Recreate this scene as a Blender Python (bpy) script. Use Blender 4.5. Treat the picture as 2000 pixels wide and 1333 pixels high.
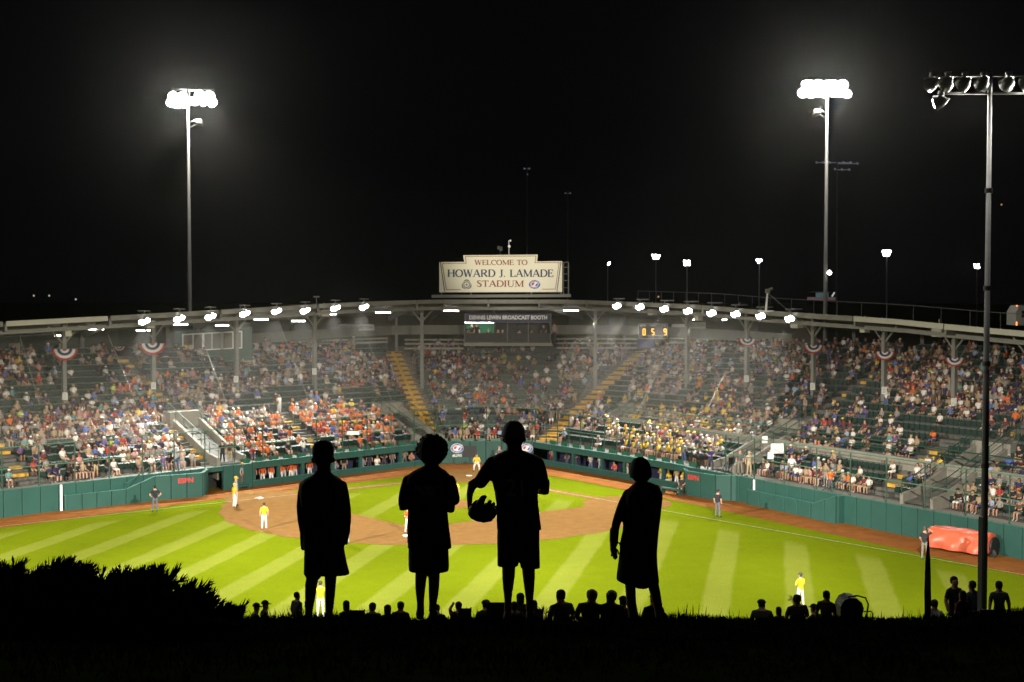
import bpy, bmesh, math, random
import numpy as np
from mathutils import Vector, Matrix
R = random.Random(7)
scene = bpy.context.scene
col = scene.collection
for o in list(bpy.data.objects):
    bpy.data.objects.remove(o)

# ------------------------------------------------------------------ camera, sky, exposure
CX, CD, CH, YAW, PIT, F = 14.5789, 103.1823, 14.4655, -0.108216, -0.0377015, 2616.81
FW = np.array([math.sin(YAW)*math.cos(PIT), math.cos(YAW)*math.cos(PIT), math.sin(PIT)])
RT = np.array([math.cos(YAW), -math.sin(YAW), 0.0])
UP = np.cross(RT, FW)
CAM = np.array([CX, -CD, CH])
cam = bpy.data.objects.new('camera', bpy.data.cameras.new('camera'))
cam.matrix_world = Matrix(((RT[0], UP[0], -FW[0], CX), (RT[1], UP[1], -FW[1], -CD), (RT[2], UP[2], -FW[2], CH), (0, 0, 0, 1)))
cam.data.sensor_width = 36.0
cam.data.lens = F/2000*36
cam.data.clip_start = 0.2
cam.data.clip_end = 3000
cam.data.dof.use_dof = True; cam.data.dof.focus_distance = 14.0; cam.data.dof.aperture_fstop = 5.6
col.objects.link(cam)
scene.camera = cam

world = bpy.data.worlds.new('World'); scene.world = world
world.use_nodes = True
bgn = world.node_tree.nodes['Background']
bgn.inputs[0].default_value = (0.8, 0.87, 1.0, 1)
bgn.inputs[1].default_value = 0.0013            # a moonless night sky
vs = scene.view_settings
vs.view_transform = 'Standard'; vs.look = 'None'; vs.exposure = 0.0; vs.gamma = 1.0; vs.use_curve_mapping = False
cy = scene.cycles
cy.use_denoising = True
cy.max_bounces = 5; cy.diffuse_bounces = 2; cy.glossy_bounces = 2; cy.transmission_bounces = 3; cy.volume_bounces = 1
cy.sample_clamp_indirect = 4.0
cy.sample_clamp_direct = 0.0
cy.caustics_reflective = False; cy.caustics_refractive = False
LIGHT_SCALE = 1.0
TOWER_W, NEAR_W, ROOF_W = 150000, 122000, 8000
STRAY_W, NEAR_SPILL = 13000, 9000
MIST_DENSITY = 0.0026
NET_R = 0.0015
HAZE_DENSITY, HAZE_ANISO = 0.00008, 0.94

# ------------------------------------------------------------------ helpers
def ray(px, py): return FW + RT*(px-1000)/F - UP*(py-666.5)/F
def gnd(px, py, z=0.0):
    d = ray(px, py); return CAM + d*((z-CH)/d[2])
def at(px, py, d): return CAM + ray(px, py)*d
def proj(p):
    d = np.asarray(p, float)-CAM; z = d@FW
    return 1000+F*(d@RT)/z, 666.5-F*(d@UP)/z, z

def tag(o, label=None, cat=None, group=None, kind=None):
    if label: o['label'] = label
    if cat: o['category'] = cat
    if group: o['group'] = group
    if kind: o['kind'] = kind
    return o
def empty(name, loc=(0, 0, 0), rz=0.0, label=None, cat=None, group=None):
    o = bpy.data.objects.new(name, None); col.objects.link(o)
    o.empty_display_size = 0.1
    o.location = Vector([float(v) for v in loc]); o.rotation_euler = (0, 0, rz)
    return tag(o, label, cat, group)
def link(name, me, parent=None, loc=(0, 0, 0), rz=0.0):
    o = bpy.data.objects.new(name, me); col.objects.link(o)
    o.location = Vector([float(v) for v in loc]); o.rotation_euler = (0, 0, rz)
    if parent is not None: o.parent = parent
    return o
def copy_tree(o, parent=None):
    c = o.copy(); col.objects.link(c)
    if parent is not None: c.parent = parent
    for ch in list(o.children): copy_tree(ch, c)
    return c

def world_of(o):
    M = o.matrix_basis.copy()
    while o.parent is not None:
        o = o.parent; M = o.matrix_basis @ M
    return M
# ------------------------------------------------------------------ materials
MATS = {}
def mat(name, c=(0.5, 0.5, 0.5), rough=0.7, metal=0.0, spec=0.5, emit=None, es=0.0, noise=0.0, scale=8.0, bump=0.0, sheen=0.0):
    if name in MATS: return MATS[name]
    m = bpy.data.materials.new(name); m.use_nodes = True
    nt = m.node_tree; b = nt.nodes['Principled BSDF']
    b.inputs['Base Color'].default_value = (*c, 1); b.inputs['Roughness'].default_value = rough
    b.inputs['Metallic'].default_value = metal; b.inputs['Specular IOR Level'].default_value = spec
    if emit is not None:
        b.inputs['Emission Color'].default_value = (*emit, 1); b.inputs['Emission Strength'].default_value = es
    if noise > 0 or bump > 0:
        tc = nt.nodes.new('ShaderNodeTexCoord'); nz = nt.nodes.new('ShaderNodeTexNoise')
        nz.inputs['Scale'].default_value = scale; nz.inputs['Detail'].default_value = 6; nz.inputs['Roughness'].default_value = 0.65
        nt.links.new(tc.outputs['Object'], nz.inputs['Vector'])
        if noise > 0:
            rp = nt.nodes.new('ShaderNodeValToRGB')
            rp.color_ramp.elements[0].position = 0.3; rp.color_ramp.elements[1].position = 0.72
            rp.color_ramp.elements[0].color = (*[v*(1-noise) for v in c], 1)
            rp.color_ramp.elements[1].color = (*[min(1, v*(1+noise)) for v in c], 1)
            nt.links.new(nz.outputs['Fac'], rp.inputs[0]); nt.links.new(rp.outputs[0], b.inputs['Base Color'])
        if bump > 0:
            bp = nt.nodes.new('ShaderNodeBump'); bp.inputs['Strength'].default_value = bump; bp.inputs['Distance'].default_value = 0.03
            nt.links.new(nz.outputs['Fac'], bp.inputs['Height']); nt.links.new(bp.outputs[0], b.inputs['Normal'])
    MATS[name] = m
    return m
def attr_mat(name, rough=0.75, spec=0.3):
    m = bpy.data.materials.new(name); m.use_nodes = True; nt = m.node_tree
    a = nt.nodes.new('ShaderNodeAttribute'); a.attribute_name = 'col'
    b = nt.nodes['Principled BSDF']; b.inputs['Roughness'].default_value = rough; b.inputs['Specular IOR Level'].default_value = spec
    nt.links.new(a.outputs['Color'], b.inputs['Base Color'])
    MATS[name] = m
    return m

# ------------------------------------------------------------------ mesh builder
class MB:
    def __init__(s): s.v = []; s.f = []; s.m = []
    def add(s, vs_, fs, mi=0):
        o = len(s.v); s.v += [tuple(float(c) for c in p) for p in vs_]
        s.f += [tuple(o+i for i in f) for f in fs]; s.m += [mi]*len(fs)
    def box(s, c, size, rz=0.0, mi=0, axes=None):
        if axes is None:
            ca, sa = math.cos(rz), math.sin(rz)
            ax = (np.array([ca, sa, 0]), np.array([-sa, ca, 0]), np.array([0, 0, 1.0]))
        else: ax = [np.asarray(a, float) for a in axes]
        c = np.asarray(c, float); h = [x/2 for x in size]; P = []
        for k in (-1, 1):
            for j in (-1, 1):
                for i in (-1, 1): P.append(c+ax[0]*h[0]*i+ax[1]*h[1]*j+ax[2]*h[2]*k)
        s.add(P, [(0, 2, 3, 1), (4, 5, 7, 6), (0, 1, 5, 4), (2, 6, 7, 3), (0, 4, 6, 2), (1, 3, 7, 5)], mi)
    def bar(s, a, b, w, h=None, mi=0):
        a = np.asarray(a, float); b = np.asarray(b, float); h = h or w
        d = b-a; L = np.linalg.norm(d)
        if L < 1e-6: return
        d = d/L; up = np.array([0, 0, 1.0]) if abs(d[2]) < .95 else np.array([0, 1.0, 0])
        x = np.cross(d, up); x /= np.linalg.norm(x); y = np.cross(x, d)
        s.box((a+b)/2, (L, w, h), axes=(d, -x, y), mi=mi)
    def tube(s, pts, rad, n=8, mi=0, caps=True):
        pts = [np.asarray(p, float) for p in pts]
        if not hasattr(rad, '__len__'): rad = [rad]*len(pts)
        vs_, fs = [], []; ref = None
        for i, p in enumerate(pts):
            d = pts[min(i+1, len(pts)-1)]-pts[max(i-1, 0)]; d = d/max(np.linalg.norm(d), 1e-9)
            if ref is None:
                ref = np.array([0, 0, 1.0]) if abs(d[2]) < .9 else np.array([1.0, 0, 0])
            x = np.cross(d, ref); x /= max(np.linalg.norm(x), 1e-9); y = np.cross(x, d); ref = y
            for k in range(n):
                a = 2*math.pi*k/n; vs_.append(p+(x*math.cos(a)+y*math.sin(a))*rad[i])
        for i in range(len(pts)-1):
            for k in range(n):
                a, b2 = i*n+k, i*n+(k+1) % n
                fs.append((a, b2, b2+n, a+n))
        if caps:
            fs.append(tuple(range(n-1, -1, -1))); fs.append(tuple((len(pts)-1)*n+k for k in range(n)))
        s.add(vs_, fs, mi)
    def prism(s, poly, origin, ax, ay, thick, mi=0):
        """2-D polygon (list of (x,y)) in the plane ax, ay, extruded by thick along ax x ay."""
        o = np.asarray(origin, float); ax = np.asarray(ax, float); ay = np.asarray(ay, float); nz = np.cross(ax, ay)
        n = len(poly); P = [o+ax*x+ay*y for x, y in poly]+[o+ax*x+ay*y-nz*thick for x, y in poly]
        s.add(P, [tuple(range(n)), tuple(range(2*n-1, n-1, -1))]+[(i+n, (i+1) % n+n, (i+1) % n, i) for i in range(n)], mi)
    def lathe(s, prof, origin, axis, n=12, mi=0):
        axis = np.asarray(axis, float); axis /= np.linalg.norm(axis); o = np.asarray(origin, float)
        ref = np.array([0, 0, 1.0]) if abs(axis[2]) < .9 else np.array([1.0, 0, 0])
        x = np.cross(axis, ref); x /= np.linalg.norm(x); y = np.cross(axis, x); vs_, fs = [], []
        for r, h in prof:
            for k in range(n):
                a = 2*math.pi*k/n; vs_.append(o+axis*h+(x*math.cos(a)+y*math.sin(a))*r)
        for i in range(len(prof)-1):
            for k in range(n): fs.append((i*n+k, i*n+(k+1) % n, (i+1)*n+(k+1) % n, (i+1)*n+k))
        s.add(vs_, fs, mi)
    def mesh(s, name, mats, smooth=False):
        me = bpy.data.meshes.new(name); me.from_pydata(s.v, [], s.f)
        for m in (mats if isinstance(mats, (list, tuple)) else [mats]): me.materials.append(m)
        if len(me.materials) > 1: me.polygons.foreach_set('material_index', s.m)
        if smooth: me.polygons.foreach_set('use_smooth', [True]*len(me.polygons))
        me.update()
        return me
    def build(s, name, mats, parent=None, loc=(0, 0, 0), rz=0.0, smooth=False, world=False):
        """world=True: the vertices are in world coordinates, whatever the parent's place is."""
        o = link(name, s.mesh(name, mats, smooth), parent, loc, rz)
        if world and parent is not None: o.matrix_basis = world_of(parent).inverted()
        return o
    def thing(s, name, mats, label, cat, group=None, smooth=False):
        """A one-mesh thing whose origin is put at the base of its world-space vertices."""
        v = np.array(s.v); c = np.array([(v[:, 0].min()+v[:, 0].max())/2, (v[:, 1].min()+v[:, 1].max())/2, v[:, 2].min()])
        s.v = [tuple(p) for p in (v-c)]
        return tag(link(name, s.mesh(name, mats, smooth), None, c), label, cat, group)

# ---- text: the built-in sans font turned into real letters, and a small serif letter set of strokes
def text_mesh(body, size, mats, extrude=0.01, width=None, bold=0.0, spacing=1.0):
    cu = bpy.data.curves.new('lettering', 'FONT'); cu.body = body; cu.size = size; cu.extrude = extrude
    cu.align_x = 'CENTER'; cu.align_y = 'CENTER'; cu.offset = bold; cu.space_character = spacing; cu.resolution_u = 3
    o = bpy.data.objects.new('lettering_tmp', cu); col.objects.link(o)
    dg = bpy.context.evaluated_depsgraph_get(); dg.update()
    me = bpy.data.meshes.new_from_object(o.evaluated_get(dg))
    bpy.data.objects.remove(o)
    v = np.array([x.co for x in me.vertices]) if len(me.vertices) else np.zeros((1, 3))
    if width:
        k = width/(v[:, 0].max()-v[:, 0].min())
        for x in me.vertices: x.co.x *= k
    me.materials.clear(); me.materials.append(mats)
    return me
def place_flat(name, me, origin, ax, ay, parent=None):
    ax = np.asarray(ax, float); ay = np.asarray(ay, float); az = np.cross(ax, ay); o = np.asarray(origin, float)
    ob = bpy.data.objects.new(name, me); col.objects.link(ob)
    M = Matrix(((ax[0], ay[0], az[0], o[0]), (ax[1], ay[1], az[1], o[1]), (ax[2], ay[2], az[2], o[2]), (0, 0, 0, 1)))
    if parent is not None:
        ob.parent = parent; M = world_of(parent).inverted() @ M
    ob.matrix_basis = M
    return ob
T, t_ = 0.21, 0.09          # thick and thin strokes, for a cap height of 1
def arc(cx, cy, rx, ry, a0, a1, w0=T, w1=t_, n=14):
    out = []
    for i in range(n+1):
        a = math.radians(a0+(a1-a0)*i/n); out.append((cx+rx*math.cos(a), cy+ry*math.sin(a), t_+(T-t_)*abs(math.cos(a))))
    return out
def ln(x0, y0, x1, y1, w): return [(x0, y0, w), (x1, y1, w)]
def sf(x, y, w=.3): return [(x-w/2, y, .06), (x+w/2, y, .06)]
SERIF = {
 'A': (.86, [ln(.08, 0, .42, 1, t_), ln(.42, 1, .76, 0, T), ln(.2, .34, .64, .34, t_), sf(.08, .03), sf(.76, .03)]),
 'C': (.8, [arc(.44, .5, .36, .48, 50, 310), ln(.7, .62, .7, .95, t_)]),
 'D': (.86, [ln(.16, 0, .16, 1, T), [(.06, .97, t_), (.4, .97, t_)]+arc(.4, .5, .38, .47, 90, -90)+[(.06, .03, t_)]]),
 'E': (.7, [ln(.16, 0, .16, 1, T), ln(.05, .97, .62, .97, t_), ln(.05, .03, .66, .03, t_), ln(.16, .52, .5, .52, t_), ln(.6, .97, .6, .76, t_), ln(.64, .03, .64, .26, t_), ln(.49, .64, .49, .4, t_)]),
 'H': (.92, [ln(.16, 0, .16, 1, T), ln(.74, 0, .74, 1, T), ln(.16, .52, .74, .52, t_), sf(.16, .03), sf(.16, .97), sf(.74, .03), sf(.74, .97)]),
 'I': (.38, [ln(.18, 0, .18, 1, T), sf(.18, .03), sf(.18, .97)]),
 'J': (.5, [[(.3, 1, T), (.3, .15, T), (.24, 0, .1), (.1, -.04, .1), (.03, .06, .1)], sf(.3, .97)]),
 'L': (.68, [ln(.16, 0, .16, 1, T), ln(.05, .03, .64, .03, t_), ln(.62, .03, .62, .28, t_), sf(.16, .97)]),
 'M': (1.06, [ln(.14, 0, .14, 1, t_), ln(.14, 1, .52, .05, T), ln(.52, .05, .9, 1, t_), ln(.9, 0, .9, 1, T), sf(.14, .03), sf(.9, .03), sf(.1, .97, .2), sf(.94, .97, .2)]),
 'O': (.9, [arc(.43, .5, .37, .48, 0, 360, n=24)]),
 'R': (.84, [ln(.16, 0, .16, 1, T), [(.06, .97, t_), (.4, .97, t_)]+arc(.4, .74, .24, .23, 90, -90)+[(.16, .5, t_)], ln(.38, .5, .74, .02, T), sf(.16, .03), sf(.74, .03, .24)]),
 'S': (.66, [[(.56, .78, t_), (.52, .93, t_), (.32, .98, t_), (.13, .88, T), (.12, .7, T), (.3, .55, T), (.48, .42, T), (.54, .25, T), (.46, .08, T), (.28, .02, t_), (.1, .08, t_), (.07, .26, t_)]]),
 'T': (.76, [ln(.37, 0, .37, 1, T), ln(.03, .97, .71, .97, t_), ln(.05, .97, .05, .74, t_), ln(.69, .97, .69, .74, t_), sf(.37, .03)]),
 'U': (.88, [[(.16, 1, T), (.16, .3, T)]+[(.16+.27-.27*math.cos(a), .28-.27*math.sin(a), .11) for a in np.linspace(.2, math.pi-.2, 9)]+[(.7, .3, t_), (.7, 1, t_)], sf(.16, .97), sf(.7, .97)]),
 'W': (1.12, [ln(.1, 1, .34, 0, T), ln(.34, 0, .55, .95, t_), ln(.55, .95, .78, 0, T), ln(.78, 0, 1.0, 1, t_), sf(.1, .97), sf(.55, .97, .26), sf(1.0, .97, .24)]),
 '.': (.3, [ln(.12, 0, .12, .14, .15)]), ' ': (.42, [])}
def serif_text(mb, txt, x0, x1, y, h, origin, ax, ay, off=0.01, mi=0):
    o = np.asarray(origin, float); ax = np.asarray(ax, float); ay = np.asarray(ay, float); nz = np.cross(ax, ay)
    tot = sum(SERIF[c][0] for c in txt); k = (x1-x0)/tot; x = x0; nn = 0
    for c in txt:
        w, strokes = SERIF[c]
        for st in strokes:
            L, Rr = [], []
            for i, (px, py, ww) in enumerate(st):
                a = st[max(i-1, 0)]; b = st[min(i+1, len(st)-1)]
                dx, dy = (b[0]-a[0])*k, (b[1]-a[1])*h; q = math.hypot(dx, dy) or 1; nx, ny = -dy/q, dx/q
                hw = ww*h*.5; X, Y = x+px*k, y+py*h
                L.append((X+nx*hw, Y+ny*hw)); Rr.append((X-nx*hw, Y-ny*hw))
            for i in range(len(st)-1):
                nn += 1
                e = off+0.0004*(nn % 12)
                q = [L[i], L[i+1], Rr[i+1], Rr[i]]
                area = sum(q[j][0]*q[(j+1) % 4][1]-q[(j+1) % 4][0]*q[j][1] for j in range(4))
                if area < 0: q = q[::-1]
                mb.prism(q, o+nz*e, ax, ay, 0.008, mi)
        x += w*k
# ------------------------------------------------------------------ haze: one closed box of damp night air round everything
MB_ = MB(); MB_.box((15, 60, 22), (420, 520, 46)); hz_m = bpy.data.materials.new('night_haze'); hz_m.use_nodes = True
nt = hz_m.node_tree; nt.nodes.remove(nt.nodes['Principled BSDF'])
pv = nt.nodes.new('ShaderNodeVolumePrincipled'); pv.inputs['Density'].default_value = HAZE_DENSITY
pv.inputs['Color'].default_value = (0.93, 0.95, 0.92, 1); pv.inputs['Anisotropy'].default_value = HAZE_ANISO
nt.links.new(pv.outputs['Volume'], nt.nodes['Material Output'].inputs['Volume'])
haze = MB_.build('haze', hz_m); tag(haze, 'thin damp haze hanging in the floodlit night air', 'haze', kind='stuff')

# ------------------------------------------------------------------ playing field
def stripe_grass():
    m = bpy.data.materials.new('mown_grass'); m.use_nodes = True; n = m.node_tree; L = n.links.new
    b = n.nodes['Principled BSDF']; b.inputs['Roughness'].default_value = 0.85; b.inputs['Specular IOR Level'].default_value = 0.0
    tc = n.nodes.new('ShaderNodeTexCoord'); sp = n.nodes.new('ShaderNodeSeparateXYZ'); L(tc.outputs['Object'], sp.inputs[0])
    def M(op, a, b_=None, c=None):
        q = n.nodes.new('ShaderNodeMath'); q.operation = op
        for i, v in enumerate((a, b_, c)):
            if v is None: continue
            if isinstance(v, (int, float)): q.inputs[i].default_value = v
            else: L(v, q.inputs[i])
        return q.outputs[0]
    wob = n.nodes.new('ShaderNodeTexNoise'); wob.inputs['Scale'].default_value = 0.35; L(tc.outputs['Object'], wob.inputs['Vector'])
    u = M('ADD', sp.outputs[0], M('MULTIPLY', M('ADD', sp.outputs[1], 43.0), -0.085))
    u = M('ADD', u, M('MULTIPLY', M('SUBTRACT', wob.outputs['Fac'], .5), .25))
    fr = M('FRACT', M('ADD', M('DIVIDE', M('SUBTRACT', u, 16.35), 3.85), 40.0))
    e1 = n.nodes.new('ShaderNodeMapRange'); e1.interpolation_type = 'SMOOTHSTEP'; L(fr, e1.inputs['Value'])
    e1.inputs['From Min'].default_value = 0.0; e1.inputs['From Max'].default_value = 0.07
    e2 = n.nodes.new('ShaderNodeMapRange'); e2.interpolation_type = 'SMOOTHSTEP'; L(fr, e2.inputs['Value'])
    e2.inputs['From Min'].default_value = 0.34; e2.inputs['From Max'].default_value = 0.41
    e2.inputs['To Min'].default_value = 1; e2.inputs['To Max'].default_value = 0
    st = M('MULTIPLY', e1.outputs[0], e2.outputs[0])
    # the mower turned before the foul ground: stripes stop short of the foul lines
    far = M('SUBTRACT', M('MULTIPLY', sp.outputs[1], -1.0), M('ABSOLUTE', sp.outputs[0]))
    edge = n.nodes.new('ShaderNodeMapRange'); edge.interpolation_type = 'SMOOTHSTEP'; L(far, edge.inputs['Value'])
    edge.inputs['From Min'].default_value = 1.8; edge.inputs['From Max'].default_value = 4.6
    st = M('MULTIPLY', st, edge.outputs[0])
    big = n.nodes.new('ShaderNodeTexNoise'); big.inputs['Scale'].default_value = 0.12; big.inputs['Detail'].default_value = 5; L(tc.outputs['Object'], big.inputs['Vector'])
    fine = n.nodes.new('ShaderNodeTexNoise'); fine.inputs['Scale'].default_value = 9; fine.inputs['Detail'].default_value = 6; L(tc.outputs['Object'], fine.inputs['Vector'])
    mx = n.nodes.new('ShaderNodeMix'); mx.data_type = 'RGBA'; L(st, mx.inputs[0])
    mx.inputs[6].default_value = (0.114, 0.150, 0.0048, 1); mx.inputs[7].default_value = (0.157, 0.187, 0.023, 1)
    mul = n.nodes.new('ShaderNodeMix'); mul.data_type = 'RGBA'; mul.blend_type = 'MULTIPLY'; mul.inputs[0].default_value = 1
    L(mx.outputs[2], mul.inputs[6])
    mid = n.nodes.new('ShaderNodeTexNoise'); mid.inputs['Scale'].default_value = 1.1; mid.inputs['Detail'].default_value = 8; mid.inputs['Roughness'].default_value = .75; L(tc.outputs['Object'], mid.inputs['Vector'])
    v = M('ADD', M('MULTIPLY', big.outputs['Fac'], .40), M('ADD', M('MULTIPLY', fine.outputs['Fac'], .45), M('ADD', M('MULTIPLY', mid.outputs['Fac'], .36), .40)))
    cb = n.nodes.new('ShaderNodeCombineColor')
    for i in range(3): L(v, cb.inputs[i])
    L(cb.outputs[0], mul.inputs[7]); L(mul.outputs[2], b.inputs['Base Color'])
    bp = n.nodes.new('ShaderNodeBump'); bp.inputs['Strength'].default_value = .4; bp.inputs['Distance'].default_value = .03
    L(fine.outputs['Fac'], bp.inputs['Height']); L(bp.outputs[0], b.inputs['Normal'])
    return m
M_GRASS = stripe_grass()
M_DIRT = mat('infield_clay', (0.188, 0.099, 0.029), .95, spec=.05, noise=.16, scale=1.6, bump=.3)
M_TRACK = mat('warning_track_clay', (0.215, 0.080, 0.020), .95, spec=.05, noise=.22, scale=1.1, bump=.35)
M_CHALK = mat('chalk', (0.40, 0.39, 0.26), .95, noise=.35, scale=3)
M_WHITE = mat('white_rubber', (0.8, 0.8, 0.78), .6)

def sheet(name, poly, z, m):
    mb = MB(); mb.add([(x, y, z) for x, y in poly], [tuple(range(len(poly)))])
    o = mb.build(name, m); tag(o, kind='structure'); return o
g = MB(); g.add([(-900, -150, 0), (900, -150, 0), (900, 1400, 0), (-900, 1400, 0)], [(0, 1, 2, 3)])
tag(g.build('field_grass', M_GRASS), kind='structure')

FRONT = [(-3.6+DLx*75, 7.3+DLy*75) for DLx, DLy in [(-0.618, -0.786)]]+[(-3.6, 7.3), (4.3, 8.3), (15.0, -3.6), (34.2, -29.0), (34.2+.603*45, -29.0-.798*45)]
FRONT = [np.array(p) for p in FRONT]
def offs(poly, d):
    out = []
    for i, p in enumerate(poly):
        a = poly[i]-poly[i-1] if i > 0 else poly[1]-poly[0]; b = poly[i+1]-poly[i] if i < len(poly)-1 else poly[i]-poly[i-1]
        na = np.array([-a[1], a[0]])/np.linalg.norm(a); nb = np.array([-b[1], b[0]])/np.linalg.norm(b)
        mm = na+nb; mm /= np.linalg.norm(mm); out.append(p+mm*d/max(mm@na, .4))
    return out
def rounded(poly, it=3):
    for _ in range(it):
        q = [poly[0]]
        for a, b in zip(poly[:-1], poly[1:]): q += [a*.75+b*.25, a*.25+b*.75]
        poly = q+[poly[-1]]
    return poly
inner = rounded(offs(FRONT, -3.5)); outer = rounded(offs(FRONT, 1.0))
mb = MB(); n_ = len(inner)
mb.add([(p[0], p[1], .005) for p in inner]+[(p[0], p[1], .005) for p in outer], [(i, i+1, n_+i+1, n_+i) for i in range(n_-1)])
tag(mb.build('warning_track', M_TRACK), kind='structure')
MOUND = np.array([0, -14.02])
pts = []
for i in range(49):
    a = math.radians(180+4+(172)*i/48); r = 14.6+.12*math.sin(i*1.7)
    pts.append((MOUND[0]+r*math.cos(a), MOUND[1]+r*math.sin(a)))
pts += [(13.6, -11.0), (10.6, -9.6), (-10.6, -9.6), (-13.6, -11.0)]
sheet('infield_dirt', pts, .009, M_DIRT)
half = [(12.4+2.9*math.cos(math.radians(w)), -12.3+2.9*math.sin(math.radians(w))) for w in np.linspace(211, 141, 9)]+[(1.1, -1.3)]
sheet('infield_grass', [(0, -23.2)]+half+[(-x, y) for x, y in half[::-1]], .013, M_GRASS)
def disc(name, c, r, z, m, n=36):
    return sheet(name, [(c[0]+r*math.cos(2*math.pi*i/n), c[1]+r*math.sin(2*math.pi*i/n)) for i in range(n)], z, m)
disc('base_dirt', (12.5, -12.2), 3.1, .0105, M_DIRT); disc('base_dirt', (-12.5, -12.2), 3.1, .0105, M_DIRT)
disc('home_plate_dirt', (0, -.2), 3.6, .017, M_DIRT)
mb = MB(); mb.lathe([(2.3, .014), (1.8, .06), (1.0, .16), (.45, .20), (0.01, .20)], (0, -14.02, 0), (0, 0, 1), 32)
tag(mb.build('pitchers_mound', M_DIRT, smooth=True), kind='structure')
def strip(name, a, b, w, z, m):
    a, b = np.array(a), np.array(b); d = (b-a)/np.linalg.norm(b-a); nn = np.array([-d[1], d[0]])*w/2
    return sheet(name, [tuple(a-nn), tuple(b-nn), tuple(b+nn), tuple(a+nn)], z, m)
for sx in (-1, 1):
    strip('base_path', (sx*2.2, -2.2), (sx*10.9, -10.9), .95, .018, M_DIRT)
    strip('foul_line', (sx*1.0, -1.0), (sx*48, -48), .06, .023, M_CHALK)
def bag(loc, label):
    m_ = MB(); s_, h_ = .22, .075
    m_.add([(-s_, -s_, 0), (s_, -s_, 0), (s_, s_, 0), (-s_, s_, 0), (-s_*.85, -s_*.85, h_), (s_*.85, -s_*.85, h_), (s_*.85, s_*.85, h_), (-s_*.85, s_*.85, h_)],
           [(0, 1, 5, 4), (1, 2, 6, 5), (2, 3, 7, 6), (3, 0, 4, 7), (4, 5, 6, 7)])
    o = m_.build('base_bag', M_WHITE, loc=(loc[0], loc[1], .012), rz=math.pi/4); tag(o, label, 'base', 'white bases on the infield')
bag((-12.9, -12.9), 'white base bag on the clay left of the yellow infielder, first base')
bag((0, -25.87), 'white base bag at the far tip of the infield grass, second base')
bag((12.9, -12.9), 'white base bag on the clay behind the smallest boy, third base')
m_ = MB(); m_.prism([(-.22, .22), (-.22, 0), (0, -.22), (.22, 0), (.22, .22)], (0, 0, .045), (1, 0, 0), (0, 1, 0), .04)
o = m_.build('home_plate', M_WHITE, loc=(0, -.1, 0)); tag(o, 'white five sided home plate set in the clay before the backstop', 'home plate')
m_ = MB(); m_.box((0, 0, .22), (.5, .12, .03)); o = m_.build('pitching_rubber', M_WHITE, loc=(0, -14.02, 0)); tag(o, 'white pitching rubber on top of the clay mound', 'pitching rubber')

# ------------------------------------------------------------------ grandstand: ribs (front point, back point, height of the last row)
NL_ = np.array([-.786, .618]); NRa = np.array([.743, .669]); NRm = np.array([.771, .637]); NR_ = np.array([.798, .603])
RIBF = FRONT
RIBB = [FRONT[0]+NL_*18.5, np.array([-11.24, 25.75]), np.array([13.67, 28.45]), FRONT[3]+NRm*20, FRONT[4]+NR_*20, FRONT[5]+NR_*20]
RIBZ = [9.9, 8.5, 8.5, 9.4, 9.9, 9.9]
EAVE = [12.2, 13.75, 13.75, 13.1, 12.2, 12.2]
WALLZ, NROW, T0 = 1.73, 19, 0.085
def lerp(A, u):
    i = min(int(u), len(A)-2); f = u-i; return A[i]*(1-f)+A[i+1]*f
def sxy(u, t): return lerp(RIBF, u)*(1-t)+lerp(RIBB, u)*t
def rowz(u, k): return 1.62+(lerp(RIBZ, u)-1.62)*k/(NROW-1)
def trow(k): return T0+(1-T0)*k/NROW
def tz(u, t):
    return 1.62 if t < T0 else rowz(u, min(NROW-1, int((t-T0)/(1-T0)*NROW+1e-6)))
def S(u, t, z=None):
    p = sxy(u, t); return np.array([p[0], p[1], tz(u, t) if z is None else z])
def u_at(px, t, z=None, lo=0.05, hi=4.95):
    best = min((abs(proj(S(u, t, z))[0]-px), u) for u in np.linspace(lo, hi, 1500)); return best[1]
def inward(u):
    d = lerp(RIBF, u)-lerp(RIBB, u); return d/np.linalg.norm(d)
def wdir(u):
    i = min(int(u), len(FRONT)-2); d = FRONT[i+1]-FRONT[i]; return d/np.linalg.norm(d)
def wn(u):
    a = wdir(u); return np.array([a[1], -a[0]])
def along(u):
    d = sxy(min(u+.01, 4.99), .3)-sxy(max(u-.01, 0), .3); return d/np.linalg.norm(d)
EDGE = lambda u, c: abs(u-c)

M_CONC = mat('concrete', (0.19, 0.18, 0.15), .85, noise=.2, scale=1.2, bump=.15)
M_CONC2 = mat('concrete_row', (0.075, 0.073, 0.064), .8, noise=.3, scale=1.5)
M_YEL = mat('yellow_step_paint', (0.50, 0.28, 0.03), .7, noise=.25, scale=2.2)
M_PAD = mat('green_wall_padding', (0.017, 0.066, 0.055), .55, spec=.3, noise=.10, scale=.9)
M_PADTOP = mat('green_wall_cap_highlight', (0.04, 0.13, 0.11), .5, spec=.3)  # added cap strip, lighter green to paint the highlight along the pad tops
M_PADD = mat('green_wall_padding_seam', (0.012, 0.045, 0.036), .7)
M_DGREEN = mat('dark_green_paint', (0.012, 0.050, 0.032), .55)
M_STEEL = mat('grey_painted_steel', (0.15, 0.15, 0.135), .6, noise=.1, scale=2)
M_ROOF = mat('roof_sheet', (0.10, 0.105, 0.09), .7, noise=.2, scale=1)
M_FASCIA = mat('pale_fascia', (0.15, 0.148, 0.125), .7, noise=.12, scale=1.5)
M_DARK = mat('dark_board', (0.030, 0.036, 0.032), .8, noise=.2, scale=2)
M_NAVY = mat('navy_backing', (0.018, 0.02, 0.06), .6)
M_BLACK = mat('black_paint', (0.008, 0.008, 0.009), .6)
M_PLANK = mat('weathered_bench_plank', (0.26, 0.25, 0.21), .7, noise=.15, scale=3)
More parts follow.
